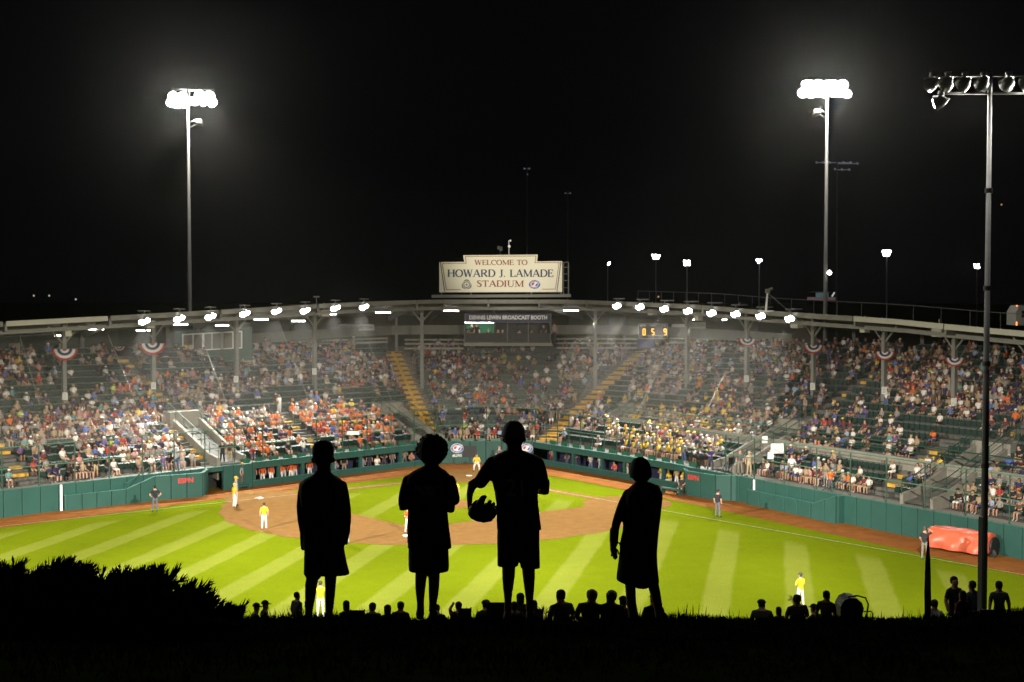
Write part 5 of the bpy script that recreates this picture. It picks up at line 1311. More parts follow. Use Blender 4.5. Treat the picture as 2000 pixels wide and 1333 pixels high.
field_person(1402, 1011, 'stand', pc((.025, .025, .035), (.12, .12, .13), (.03, .03, .05)), AWAY-.7, 'umpire in navy shirt and grey trousers standing on the right foul line', sc=1.02)
field_person(1806, 1094, 'shade', pc((.03, .03, .035), (.22, .21, .18), (.1, .07, .05)), AWAY-.6, 'person in dark shirt shading the eyes beside the orange tarp roll', 'short', 1.02)
field_person(931, 922, 'crouch', pc((.60, .45, .04), WHP, (.10, .08, .03)), CAMF, 'catcher in yellow jersey and dark leg guards crouching behind home plate', sc=1.02)
field_person(975, 915, 'stand', pc((.10, .10, .12), (.25, .24, .22), (.2, .16, .1)), CAMF, 'umpire behind home plate, head just above the shoulder of the boy with the glove', sc=1.02)
field_person(797, 1042, 'ready', pc(ORJ, WHP, (.5, .12, .03)), CAMF+.6, 'runner in orange jersey at second base, half hidden by the curly haired boy', sc=.9)
field_person(676, 1062, 'stand', pc((.03, .03, .04), (.30, .30, .30), DK, (.2, .2, .2)), AWAY, 'umpire behind second base, hidden by the tallest left boy but for a shoe', sc=1.0)
field_person(890, 984, 'stand', pc(YELJ, WHP, (.05, .05, .03)), AWAY, 'pitcher in yellow jersey on the mound, hidden behind the curly haired boy', sc=.9, z=.2)
# dugout people
def dug_person(px, o, kind, cols, label, u0, u1, head='cap', sc=.88, z=-.55, grp='people in the left dugout'):
    u = u_at(px, 0, .6, min(u0, u1), max(u0, u1)); p = sxy(u, 0)-inward(u)*o; n = inward(u); rz = math.atan2(n[0], -n[1])+R.uniform(-.3, .3)
    put_person(figure_mesh(kind, head, False, 1), (p[0], p[1], z), rz, cols, sc, label, grp)
for i, (px, o, kind, sh, lab) in enumerate(((501, 1.1, 'stand', ORJ, 'orange team player farthest left leaning at the dugout front'), (517, .75, 'stand', ORJ, 'orange team player under the white dugout letters'), (534, .75, 'stand', ORJ, 'orange team player left of the second dugout post'),
                                            (552, .7, 'stand', ORJ, 'orange team player right of the second dugout post'), (561, 1.2, 'stand', ORJ, 'orange team player behind the trio at the dugout front'), (572, .7, 'stand', ORJ, 'orange team player beside the third dugout post'), (583, 1.2, 'stand', ORJ, 'orange team player in the shade of the third dugout post'))):
    dug_person(px, o, kind, pc(sh, WHP, (.45, .14, .03)), lab, uD0, uD1, sc=.94, z=-.15)
for px, o, sh, pa, head, lab in ((610, .9, (.60, .10, .03), WHP, 'cap', 'orange shirted person bending in the bay left of the tallest boy'), (660, 1.0, (.18, .20, .24), (.12, .12, .14), 'cap', 'cameraman in grey with a rig in the left dugout bay'), (678, 1.1, (.02, .02, .02), (.34, .27, .18), 'short', 'person in black shirt and khaki trousers in the left dugout bay'),
                             (713, .9, (.16, .18, .24), (.2, .2, .22), 'cap', 'grey shirted person leaning on the dugout rail'), (727, 1.0, (.04, .04, .06), (.06, .06, .07), 'short', 'dark clothed person by the dugout rail'), (741, .9, (.66, .64, .60), WHP, 'cap', 'person in white with a yellow cap in the left dugout'), (755, 1.0, (.05, .045, .04), (.06, .05, .05), 'short', 'photographer in black crouching in the left dugout'),
                             (772, 1.0, (.16, .15, .13), (.1, .1, .1), 'short', 'person in grey at the right end of the left dugout'), (795, .9, (.25, .2, .16), (.1, .1, .1), 'short', 'person in tan left of the curly haired boy'), (808, .9, (.4, .2, .12), (.1, .1, .1), 'cap', 'person in rust shirt left of the curly haired boy')):
    dug_person(px, o, R.choice(['ready', 'stand', 'sit_lean']), pc(sh, pa, (.5, .3, .04) if 'yellow cap' in lab else (.05, .04, .03)), lab, uD0, .999, head, .95, -.15)
for px, o, sh, pa, head, lab in ((1064, 1.2, (.35, .22, .16), (.4, .04, .04), 'short', 'person seated by a red cooler at the left end of the right dugout'), (1094, 1.0, (.05, .05, .06), (.08, .08, .08), 'cap', 'person in black standing in the second bay of the right dugout'), (1108, 1.1, (.10, .05, .05), (.06, .06, .06), 'short', 'person in dark red in the second bay of the right dugout'),
                             (1139, 1.0, (.55, .55, .52), (.10, .13, .2), 'cap', 'person in white shirt leaning in the third bay of the right dugout'), (1155, 1.1, (.5, .5, .48), (.4, .4, .4), 'short', 'person slumped with papers in the third bay of the right dugout'), (1186, .9, (.45, .06, .06), (.12, .12, .14), 'short', 'person in red shirt in the fourth bay of the right dugout'), (1207, 1.0, (.42, .33, .24), (.4, .33, .24), 'cap', 'person in tan seated in the fourth bay of the right dugout'),
                             (1276, .8, YELJ, WHP, 'cap', 'yellow team player right of the smallest boy'), (1286, 1.1, YELJ, WHP, 'cap', 'yellow team player deeper in the right dugout'), (1306, .8, (.50, .36, .2), WHP, 'cap', 'player in tan and yellow at the last dugout bay'), (1319, .9, YELJ, WHP, 'cap', 'yellow team player in the last bay of the right dugout')):
    dug_person(px, o, R.choice(['stand', 'sit_lean', 'ready']), pc(sh, pa, (.5, .38, .04) if 'yellow' in lab else (.05, .04, .03)), lab, uE0, uE1, head, .93, -.2, 'people in the right dugout')
field_person(1331, 966, 'sit', pc((.03, .03, .03), (.14, .13, .10), (.6, .42, .04)), CAMF-.5, 'person in black with a yellow cap sitting on the right dugout step', sc=1.0)
b = gnd(1312, 966); m = MB(); m.box((b[0], b[1], .38), (2.0, .4, .1), -.8); m.box((b[0]-.6, b[1]+.6, .17), (.1, .35, .34), -.8); m.box((b[0]+.6, b[1]-.6, .17), (.1, .35, .34), -.8); m.thing('dugout_bench', M_PAD, 'short green bench before the last bay of the right dugout', 'bench')
b = gnd(474, 957); m = MB(); m.box((b[0], b[1], .3), (1.2, .35, .08), .9); m.box((b[0]-.3, b[1]-.35, .13), (.1, .3, .26), .9); m.box((b[0]+.3, b[1]+.35, .13), (.1, .3, .26), .9); m.thing('dugout_bench', M_PAD, 'short green bench before the left dugout steps', 'bench')
# people in and by the camera pits
def stand_person(px, t, kind, cols, lab, u0=.02, u1=4.9, head='cap', sc=1.0, face=None, z=None, grp='staff and visitors standing at the front rail'):
    u = u_at(px, t, None, u0, u1); p = S(u, t); p = p if z is None else np.array([p[0], p[1], z]); n = inward(u); put_person(figure_mesh(kind, head, False, 1), p, (math.atan2(n[0], -n[1]) if face is None else face), cols, sc, lab, grp)
p = gnd(228, 978); put_person(figure_mesh('ready', 'cap', False, 1), (p[0]-.35, p[1]+.9, .35), CAMF+.5, pc((.40, .33, .22), (.34, .28, .18), (.45, .42, .34)), 1.0, 'photographer in tan vest and hat standing in the left camera pit', 'photographers in the camera pits')
for px, sh, lab in ((1563, (.05, .05, .05), 'photographer in black cap, left of the two in the right pit'), (1576, (.02, .02, .02), 'bald photographer in black, right of the two in the right pit')):
    p = gnd(px, 1003); put_person(figure_mesh('sit_lean', 'short', False, 1), (p[0]+.15, p[1]+.7, .1), CAMF-.5, pc(sh, DK, (.2, .13, .1) if 'bald' in lab else (.03,)*3), 1.0, lab, 'photographers in the camera pits')
for px, t, kind, cols, head, lab in ((1388, .03, 'ready', pc((.03, .05, .22), (.05, .05, .08), (.05, .05, .06)), 'cap', 'camera operator in a blue jacket behind the television camera'), (1445, .05, 'stand', pc((.10, .11, .11), (.2, .18, .15), (.2, .15, .1)), 'short', 'person in dark grey standing by the wheelchair space'), (1463, .045, 'stand', pc((.42, .36, .26), (.36, .29, .18), (.4, .36, .26)), 'cap', 'person in tan shirt and khaki trousers standing at the right rail'),
                                   (1621, .06, 'stand', pc((.70, .16, .03), (.1, .1, .12), (.1, .07, .04)), 'short', 'child in orange shirt standing by the right pit stairs'), (435, .09, 'stand', pc((.02, .03, .03), (.03, .03, .03), (.03, .03, .03)), 'cap', 'person in black at the foot of the left stairwell'), (449, .09, 'stand', pc((.05, .05, .05), (.36, .29, .18), (.1, .08, .05)), 'short', 'person in black shirt and khaki trousers at the foot of the left stairwell'),
                                   (344, .035, 'ready', pc((.30, .42, .44), (.05, .09, .2), (.4, .4, .38)), 'cap', 'person in pale teal shirt on the deck above the left red letters'), (355, .04, 'ready', pc((.55, .40, .33), (.3, .3, .3), (.3, .2, .1)), 'long', 'person in pink leaning on the deck above the left red letters'), (1546, .11, 'stand', pc((.6, .6, .6), (.1, .1, .1), (.1, .07, .04)), 'short', 'person holding a sheet up behind the right rail')):
    stand_person(px, t, kind, cols, lab, .02 if px < 900 else 2.1, .99 if px < 900 else 4.9, head, .78 if 'child' in lab else 1.0, CAMF+R.uniform(-.5, .5))
# television camera
u = u_at(1366, .015, 1.7, 2.1, 4.9); c = S(u, .015, 1.62); e = empty('television_camera', c, 0, 'large black covered television camera on a pedestal above the right red letters', 'camera')
m = MB(); m.tube([c, c+[0, 0, .75]], .09, 8)
for a_ in (0, 2.1, 4.2): m.bar(c+[.5*math.cos(a_), .5*math.sin(a_), .02], c+[0, 0, .6], .05)
m.build('pedestal', M_BLACK, e, world=True)
q = c+[0, 0, 1.0]; ax_ = -RT*.9-FW*.35+np.array([0, 0, .12]); ax_ /= np.linalg.norm(ax_)
m = MB(); m.lathe([(.02, -.62), (.26, -.6), (.34, -.25), (.30, .15), (.2, .3), (.19, .62), (.23, .66), (.02, .64)], q, ax_, 10); m.build('camera_body', M_BLACK, e, world=True)
m = MB(); m.box(q-ax_*.35+[0, 0, .38], (.3, .3, .22), -YAW); m.build('viewfinder', M_BLACK, e, world=True); m = MB(); m.tube([q-ax_*.4, q-ax_*.85-[0, 0, .12]], .025, 6); m.build('pan_handle', M_STEEL, e, world=True)
# wheelchair
c = S(u_at(1424, .05, 1.7, 2.1, 4.9), .05); e = empty('wheelchair', c, 0, 'wheelchair standing on the right walkway behind the rail', 'wheelchair')
for s_ in (-.28, .28):
    m = MB(); ctr = c+RT*0+np.array([0, 0, .31])+np.append(along(3.2), 0)*s_; a1 = np.append(inward(3.2), 0); pts_ = [ctr+a1*.3*math.cos(t2)+np.array([0, 0, .3])*math.sin(t2) for t2 in np.linspace(0, 2*math.pi, 17)]; m.tube(pts_, .025, 5, caps=False)
    for t2 in (0, .8, 1.6, 2.4): m.bar(ctr+a1*.3*math.cos(t2)+np.array([0, 0, .3])*math.sin(t2), ctr-a1*.3*math.cos(t2)-np.array([0, 0, .3])*math.sin(t2), .012)
    m.build('wheel', M_BLACK, e, world=True)
m = MB(); m.box(c+[0, 0, .5], (.5, .45, .06), .6); m.box(c-np.append(inward(3.2), 0)*.25+[0, 0, .8], (.5, .06, .55), .6); m.build('seat', M_BLACK, e, world=True)
# white sheets held up in the crowd
for x, y, w, h, lab in ((1518, 876, 26, 20, 'white blank banner hung on the rail of the right seats'), (1494, 859, 11, 14, 'white sheet held up above the right rail'), (1505, 890, 12, 14, 'white sheet leaning left of the white banner'), (690, 846, 24, 7, 'white counter board among the orange shirts')):
    d = 92 if x > 1000 else 104; a = at(x-w/2, y+h/2, d); k = d/F; m = MB(); m.prism([(0, 0), (w*k, 0), (w*k*.97, h*k), (w*k*.02, h*k*.95)], a, AX, AY, .03); m.thing('white_sheet', M_WHITEP, lab, 'banner')

# tarp roll
a, b = gnd(1821, 1069), gnd(1938, 1087); d = b-a; L = np.linalg.norm(d); d /= L; nn = np.array([d[1], -d[0], 0])
tarp = empty('tarp_roll', (a+b)/2, 0, 'large roll covered with a creased orange tarp lying by the right wall', 'tarp')
m = MB(); n1, n2 = 64, 30; V = []
for i in range(n1+1):
    f = i/n1; c = a+d*L*f
    for j in range(n2+1):
        t2 = -.35+(math.pi+.65)*j/n2; rr = .66*(1+.03*math.sin(6*f+3*t2)+.018*math.sin(17*f-5*t2)+.03*math.sin(t2*7+f*4)+.006*math.sin(41*f+9*t2)*math.sin(t2*2)+.05*(vnoise(f*3.5, t2*1.3)-.5))*(1 if 0 < i < n1 else .9)
        z = .62+rr*math.sin(t2); o = rr*math.cos(t2)*1.02
        if t2 < .35: o = rr*math.cos(t2)+.12*(.35-t2)*(2+math.sin(17*f)); z = max(.02, .62+rr*math.sin(t2)-.35*(.35-t2))
        V.append(c+nn*o+np.array([0, 0, max(z, .01)]))
fs = [(i*(n2+1)+j, i*(n2+1)+j+1, (i+1)*(n2+1)+j+1, (i+1)*(n2+1)+j) for i in range(n1) for j in range(n2)]
fs += [tuple(range(n2, -1, -1)), tuple(n1*(n2+1)+j for j in range(n2+1))]
m.add(V, fs); m.build('tarp_sheet', mat('orange_tarp', (.52, .10, .048), .36, spec=.5, noise=.15, scale=2.2, bump=.3), tarp, world=True, smooth=True)
m = MB(); m.lathe([(.02, -.05), (.5, -.04), (.52, .02), (.5, .08), (.02, .1)], b+d*.1+[0, 0, .56], d, 16); m.lathe([(.02, -.05), (.2, -.04), (.22, .04), (.02, .06)], b+d*.2+nn*.3+[0, 0, .22], nn, 12); m.build('roll_end', M_BLACK, tarp, world=True)

# things beyond the roof: a camper van, a lit building, vehicles with red lights, a roof camera
DV = 118; k = DV/F; a = at(1984, 636, DV); e = empty('camper_van', a, 0, 'pale camper van with orange marker lights parked beyond the right roof', 'van')
m = MB(); m.prism([(0, 0), (5.5, 0), (5.5, 1.75), (.35, 1.75), (0, 1.2)], a, AX, AY, 2.2); m.build('body', mat('van_white', (.30, .30, .27), .5), e, world=True)
m = MB(); m.prism([(.5, .7), (1.7, .7), (1.7, 1.3), (.5, 1.3)], a+AZ*.02, AX, AY, .03); m.build('window', M_GLASS, e, world=True)
for y in (.15, 1.72): m = MB(); m.box(a+AX*.05+AY*y+AZ*.05, (.1, .08, .32 if y < 1 else .12)); m.build('marker_light', mat('marker_orange', (1, .3, .1), emit=(1, .22, .05), es=3 if True else 0), e, world=True)
for x in (1.2, 4.2): m = MB(); m.lathe([(.02, -.1), (.4, -.1), (.42, .05), (.02, .1)], a+AX*x-AY*.1-AZ*.1, AZ, 14); m.build('wheel', M_BLACK, e, world=True)
a = at(1588, 587, 200); e = empty('distant_building', a, 0, 'small pale building faintly lit behind the right tower pole', 'building'); k2 = 200/F
m = MB(); m.prism([(0, 0), (44*k2, 0), (44*k2, 6*k2), (0, 6*k2)], a, AX, AY, 4); m.build('wall', mat('lit_wall', (.5, .4, .4), emit=(.5, .3, .33), es=.12), e, world=True)  # walls glow of themselves: the light on the building put into emission
m = MB(); m.prism([(14*k2, 6.2*k2), (30*k2, 6.2*k2), (30*k2, 15*k2), (14*k2, 15*k2)], a, AX, AY, 3); m.build('upper_storey', mat('lit_wall_teal', (.3, .5, .5), emit=(.14, .30, .32), es=.22), e, world=True)
m = MB(); m.prism([(-2*k2, 15.2*k2), (34*k2, 15.2*k2), (30*k2, 17.5*k2), (10*k2, 17.5*k2)], a, AX, AY, 3.4); m.build('roof', M_ROOF, e, world=True)
m = MB(); m.prism([(38*k2, 7*k2), (43*k2, 15*k2), (41*k2, 16*k2), (36*k2, 8*k2)], a+AZ*.1, AX, AY, .3); m.build('gable_light', mat('lit_wall_white', (1, 1, 1), emit=(.8, .85, .8), es=.5), e, world=True)
m_red = mat('red_tail_light', (1, .1, .05), emit=(1, .10, .05), es=6)
a = at(1551, 690, 116); e = empty('parked_truck', at(1600, 700, 116), 0, 'dark parked truck with red tail lights seen under the right roof', 'truck')
m = MB(); k3 = 116/F; m.prism([(0, 0), (106*k3, 0), (106*k3, 12*k3), (88*k3, 12*k3), (84*k3, 16*k3), (0, 16*k3)], a, AX, AY, 2.2); m.build('body', M_BLACK, e, world=True)
for x0, x1 in ((1553, 1556), (1561, 1570), (1624, 1629), (1635, 1651)): m = MB(); m.bar(at(x0, 681, 115.9), at(x1, 681, 115.9), .1); m.build('tail_light', m_red, e, world=True)
for x in (18, 82): m = MB(); m.lathe([(.02, -.1), (.42, -.1), (.44, .05), (.02, .1)], a+AX*x*k3-AZ*.1, AZ, 14); m.build('wheel', M_BLACK, e, world=True)
d = 101; e = empty('roof_camera_mast', at(1496, 607, d), 0, 'white mast with a remote camera on the right roof edge', 'camera'); p, q = at(1496, 608, d), at(1499, 572, d)
m = MB(); m.tube([p, q], [.09, .06], 8); m.bar(p-RT*.6, p+RT*.6, .1); m.build('mast', M_WHITE, e, world=True); m = MB(); m.box(q+[0, 0, .12], (.3, .35, .32), -YAW); m.lathe([(.02, -.02), (.1, 0), (.1, .3), (.02, .3)], q+[.1, 0, .2], RT+np.array([0, 0, .5]), 8); m.build('camera_head', M_STEEL, e, world=True)
m = MB(); m.tube([q, at(1545, 612, d)], .02, 4); m.build('stay_cable', M_STEEL, e, world=True)
for x in (618, 470): m = MB(); p, q = at(x, 601 if x == 618 else 606, 112), at(x, 580 if x == 618 else 597, 112); m.tube([p, q], .04, 5); m.box(q, (.5 if x == 618 else .2, .2, .12), -YAW); m.thing('roof_antenna', M_STEEL, 'small antenna on the left roof edge, %s' % ('with a wide head' if x == 618 else 'short and plain'), 'antenna')
# grey square post and feather flag in front of the field
e = at(1915, 1195, 33.0); t2 = at(1914.5, 1021, 33.0); m = MB(); m.box((e+t2)/2, (.10, .10, t2[2]-e[2]+.3), -YAW-.55); m.thing('square_post', mat('grey_post', (.42, .42, .40), .6), 'short square grey post just left of the near floodlight pole', 'post')
# ------------------------------------------------------------------ the dark grass bank the picture is taken from
PROF = [(-8, 1.5), (0, 1.62), (5.6, 1.66), (8, 2.12), (10, 2.53), (11.3, 2.80), (12.2, 3.09), (14, 3.68), (18, 4.85), (24, 6.5), (33, 8.82), (36, 9.4), (44, 12.2), (50, 14.44), (56, 14.5)]
HF = np.array([math.sin(YAW), math.cos(YAW), 0.0])
def bank(d, l):
    z = CH-float(np.interp(d, [a for a, _ in PROF], [b for _, b in PROF]))
    w = max(0, min(1, (d-4)/5))*max(0, min(1, (30-d)/10))
    z += w*(.012*math.sin(l*1.9+d)+.010*math.sin(l*4.3-d*2.1))
    if 3.2 < l: z += w*.10*min(1.2, (l-3.2)/1.5)*min(1, 11.3/max(d, 6))
    return z
def bpt(d, l): p = np.array([CX, -CD, 0])+HF*d+RT*l; p[2] = bank(d, l); return p
ds = list(np.linspace(-8, 5, 6))+list(np.linspace(5.6, 14, 43))+list(np.linspace(15, 56, 40)); ls = np.linspace(-60, 60, 161)
m = MB(); m.add([bpt(d, l) for d in ds for l in ls], [(i*161+j, i*161+j+1, (i+1)*161+j+1, (i+1)*161+j) for i in range(len(ds)-1) for j in range(160)])
M_BANK = mat('bank_grass', (.026, .040, .010), .95, spec=.0, noise=.35, scale=4)
tag(m.build('grass_bank', M_BANK, smooth=True), kind='structure')
# blades of grass on the bank
m = MB(); rg = random.Random(11)
def blade(d, l, h, w, lean):
    p = bpt(d, l); az = rg.uniform(0, 6.28); q = np.array([math.cos(az), math.sin(az), 0]); s_ = np.array([-math.sin(az), math.cos(az), 0])*w; s_ = RT*w if rg.random() < .6 else s_
    p1 = p+q*lean*.35+np.array([0, 0, h*.6]); p2 = p+q*lean+np.array([0, 0, h]); o = len(m.v)
    m.v += [tuple(p-s_), tuple(p+s_), tuple(p1+s_*.7), tuple(p1-s_*.7), tuple(p2)]; m.f += [(o, o+1, o+2, o+3), (o+3, o+2, o+4)]; m.m += [0, 0]
for i in range(34000):
    d = rg.triangular(5.4, 13.0, 11.4); l = rg.uniform(-.2*d*2.05, .2*d*2.05)
    tuft = vnoise(l*2.2, d*.9); h = rg.uniform(.015, .05)*(0.55+tuft)
    if rg.random() < .035*(tuft > .5): h = rg.uniform(.07, .15)
    blade(d, l, h, rg.uniform(.002, .0045), rg.uniform(0, .05))
for i in range(2500):
    d = rg.uniform(30, 36); l = rg.uniform(2.5, .39*d); blade(d, l, rg.uniform(.03, .2), .01, .05)
me = m.mesh('grass_blades', M_BANK); o = link('grass_blades', me); tag(o, 'tufts of grass blades along the top of the dark bank', 'grass', kind='stuff')

# juniper bush at the left: upright feathered sprays round a low mound
M_JUN = mat('juniper_needles', (.016, .026, .011), .9, spec=0.0, noise=.3, scale=9); M_TWIG = mat('twig_bark', (.05, .035, .02), .9)
DB = 9.6
TOP = [(-160, 1085), (0, 1108), (40, 1114), (80, 1106), (120, 1103), (150, 1108), (180, 1120), (200, 1122), (225, 1116), (260, 1118), (290, 1108), (310, 1118), (330, 1138), (370, 1152), (400, 1172), (420, 1188), (450, 1192), (470, 1200)]
bush = empty('juniper_bush', bpt(DB, -4.0), 0, 'dark spreading juniper bush with feathery tips at the left of the bank', 'bush')
rb = random.Random(5); m = MB(); tw = MB()
def spray(base, tip, w):
    """a feathered juniper spray: a spine with short side sprigs, each a few narrow leaf faces"""
    base, tip = np.array(base), np.array(tip); d = tip-base; L = np.linalg.norm(d); d /= L; ref = FW if abs(d@FW) < .8 else RT; s1 = np.cross(d, ref); s1 /= np.linalg.norm(s1); s2 = np.cross(d, s1)
    n = 15
    for i in range(n):
        f = .82*i/n; p = base+d*L*f; a = rb.uniform(0, 6.28); side = s1*math.cos(a)+s2*math.sin(a); ll = L*(1-f)*rb.uniform(.55, .95)
        v = d+side*rb.uniform(.15, .62); v /= np.linalg.norm(v); q = p+v*ll; nn = np.cross(v, FW); nn = nn/max(np.linalg.norm(nn), 1e-6)*w*.11*rb.uniform(.7, 1.3)
        mid = p+(q-p)*.4; m.add([p, mid+nn, q, mid-nn], [(0, 1, 2, 3)])
    nn = s1*w*.2; m.add([base-nn, base+nn, tip], [(0, 1, 2)])
k = DB/F
for i in range(1150):
    px = rb.uniform(-150, 462); yt = float(np.interp(px, [a for a, _ in TOP], [b for _, b in TOP])); dd = rb.uniform(-.9, .9); fall = (abs(dd)/.9)**2*50
    gy = 1215; depth = rb.random()**2.2; y = yt+fall+depth*(gy-yt-fall)*.95+8
    base = at(px, y, DB+dd); ln_ = rb.uniform(.07, .17)*(1.1 if depth < .1 else .8); lean = np.array([rb.uniform(-.1, 1.15), 0]); tip = base+RT*lean[0]*ln_+np.array([0, 0, ln_*rb.uniform(.45, .85)])+FW*rb.uniform(-.4, .4)*ln_
    spray(base-np.array([0, 0, .06]), tip, .055)
m.build('foliage', M_JUN, bush, world=True)
for i in range(40):
    px = rb.uniform(-140, 430); yt = float(np.interp(px, [a for a, _ in TOP], [b for _, b in TOP])); p = bpt(DB+rb.uniform(-.4, .4), (px-1000)*k); tw.tube([p, at(px+rb.uniform(-10, 30), yt+25, DB+rb.uniform(-.5, .5))], [.012, .005], 5)
tw.build('stems', M_TWIG, bush, world=True)
# inner mound of old dense growth
m2 = MB(); V = []; nx, ny = 46, 12
for i in range(nx+1):
    px = -170+(640)*i/nx; yt = float(np.interp(px, [a for a, _ in TOP], [b for _, b in TOP]))+14
    for j in range(ny+1):
        a = math.pi*j/ny; dd = -math.cos(a)*1.0; y = 1222-(1222-yt)*math.sin(a); V.append(at(px, y+rb.uniform(-2, 2), DB+dd))
m2.add(V, [(i*(ny+1)+j, (i+1)*(ny+1)+j, (i+1)*(ny+1)+j+1, i*(ny+1)+j+1) for i in range(nx) for j in range(ny)]); m2.build('inner_growth', M_JUN, bush, world=True)

# ------------------------------------------------------------------ the four boys on the ridge, each fused from tapering limbs and cloth
class Fuse:
    """closed tapering solids in a local frame (x right, y away, z up, metres) fused to one skin by a voxel remesh"""
    def __init__(s, px0, py0, d): s.px0, s.py0, s.d, s.k = px0, py0, d, d/F; s.mb = MB()
    def P(s, px, py, dep=0.0): return np.array([(px-s.px0)*s.k, dep, (s.py0-py)*s.k])
    def limb(s, pts, n=12):
        """pts: (px, py, radius px, depth m)"""
        c = [s.P(p[0], p[1], p[3] if len(p) > 3 else 0) for p in pts]; r = [p[2]*s.k for p in pts]
        d0 = c[0]-c[1]; d0 /= np.linalg.norm(d0); d1 = c[-1]-c[-2]; d1 /= np.linalg.norm(d1)
        c = [c[0]+d0*r[0]*.8, c[0]+d0*r[0]*.5]+c+[c[-1]+d1*r[-1]*.5, c[-1]+d1*r[-1]*.8]; r = [r[0]*.3, r[0]*.75]+r+[r[-1]*.75, r[-1]*.3]
        s.mb.tube(c, r, n)
    def loft(s, rows, dmax, dep=0.0, sq=2.3, n=28, df=.62):
        """rows: (py, left px, right px[, depth offset]) as elliptical sections"""
        V = []; ys = [r[0] for r in rows]; L = [r[1] for r in rows]; Rr = [r[2] for r in rows]; D = [(r[3] if len(r) > 3 else 0) for r in rows]
        yy = np.linspace(ys[0], ys[-1], max(6, int((ys[-1]-ys[0])/4)))
        for y in yy:
            l, r_, dd = np.interp(y, ys, L), np.interp(y, ys, Rr), np.interp(y, ys, D); hw = (r_-l)/2; c = s.P((l+r_)/2, y, dep+dd); a = hw*s.k; b = min(a*df*1.4, dmax)
            for i in range(n):
                t = 2*math.pi*i/n; ct, st = math.cos(t), math.sin(t); V.append(c+np.array([a*math.copysign(abs(ct)**(2/sq), ct), b*math.copysign(abs(st)**(2/sq), st), 0]))
        k_ = len(yy); s.mb.add(V, [(i*n+(j+1) % n, i*n+j, (i+1)*n+j, (i+1)*n+(j+1) % n) for i in range(k_-1) for j in range(n)]+[tuple(range(n)), tuple((k_-1)*n+j for j in range(n-1, -1, -1))])
    def ball(s, px, py, rx, ry, rz, dep=0.0):
        m = bmesh.new(); bmesh.ops.create_icosphere(m, subdivisions=2, radius=1); c = s.P(px, py, dep)
        s.mb.add([c+np.array([v.co.x*rx*s.k, v.co.y*rz, v.co.z*ry*s.k]) for v in m.verts], [tuple(v.index for v in f.verts) for f in m.faces]); m.free()
    def build(s, name, m, parent, voxel=.008, smooth=4):
        me = s.mb.mesh(name, m, True); o = bpy.data.objects.new(name+'_tmp', me); col.objects.link(o)
        r = o.modifiers.new('remesh', 'REMESH'); r.mode = 'VOXEL'; r.voxel_size = voxel; r.use_smooth_shade = True
        if smooth: q = o.modifiers.new('smooth', 'SMOOTH'); q.iterations = smooth; q.factor = .5
        dg = bpy.context.evaluated_depsgraph_get(); dg.update(); out = bpy.data.meshes.new_from_object(o.evaluated_get(dg)); bpy.data.objects.remove(o); bpy.data.meshes.remove(me)
        out.name = name; s.mb = MB(); return link(name, out, parent)
def boy(px0, py0, d, label):
    b = at(px0, py0, d); e = empty('person', b, -YAW, label, 'person', 'boys standing on the ridge watching the game'); return e, Fuse(px0, py0, d)
M_SKIND = mat('boy_skin', (.34, .19, .12), .6); M_HAIRD = mat('dark_hair', (.02, .014, .01), .8)
def foot(f, x, y, sgn=0, w=9): f.limb([(x, y-9, w*.85, .02), (x+sgn*2, y-1, w*.95, .02), (x+sgn*4, y+4, w*.9, .04), (x+sgn*8, y+5, w*.8, .13)])
C1 = lambda x, y, s=3.506, ox=560, oy=840: (ox+x/s, oy+y/s)
def rows(L, s, ox, oy): return [(oy+y/s, ox+a/s, ox+b/s)+((q[0],) if q else ()) for y, a, b, *q in L]
def lim(L, s, ox, oy): return [(ox+x/s, oy+y/s, r/s)+((q[0],) if q else ()) for x, y, r, *q in L]

# boy 1: tall, short hair, collared jacket, hands at the hips
e, f = boy(636, 1205, 11.2, 'tall boy with short hair in a dark collared jacket, leftmost of the four silhouettes'); T1 = (3.506, 560, 840)
f.loft(rows([(76, 215, 295), (88, 196, 318), (110, 187, 327), (150, 184, 328), (185, 188, 325), (212, 197, 315), (235, 206, 305)], *T1), .105, .01, df=.75)
f.ball(*C1(184, 200), 3.2, 6.5, .018); f.ball(*C1(326, 202), 3.2, 6.5, .018)
f.loft(rows([(200, 214, 300), (240, 211, 303), (275, 208, 306), (330, 180, 335)], *T1), .06, .0)
f.loft(rows([(330, 170, 350), (600, 150, 370), (830, 140, 380)], *T1), .09)
for sg, X in ((-1, [(112, 790, 20), (112, 815, 15)]), (1, [(404, 755, 19), (408, 778, 13)])): f.limb(lim([(x, y, r, .02) for x, y, r in X], *T1))
f.limb(lim([(182, 860, 48), (178, 1010, 44), (168, 1060, 42), (163, 1130, 38), (157, 1190, 31), (152, 1240, 27), (150, 1285, 27)], *T1)); f.limb(lim([(310, 860, 48), (302, 1000, 42), (300, 1060, 38), (297, 1130, 35), (294, 1190, 30), (291, 1240, 26), (291, 1285, 27)], *T1))
foot(f, C1(150, 0)[0], 1209, -.2); foot(f, C1(292, 0)[0], 1209, .2); f.build('body', M_SKIND, e, .007)
f.loft(rows([(262, 212, 303), (290, 196, 312), (303, 185, 322), (318, 158, 348), (332, 126, 372), (360, 100, 396), (420, 92, 420), (520, 98, 425), (620, 108, 425), (720, 110, 415), (780, 112, 398), (822, 121, 395)], *T1), .125)
f.limb(lim([(124, 372, 34), (104, 450, 28), (98, 530, 27), (104, 620, 26), (118, 700, 22, -.02), (116, 770, 20, -.01), (117, 806, 20)], *T1)); f.limb(lim([(382, 372, 36), (406, 450, 28), (417, 540, 27), (419, 620, 26), (413, 690, 26), (404, 745, 22), (398, 765, 19)], *T1))
f.build('jacket', mat('dark_navy_jacket', (.016, .018, .035), .8), e, .009)
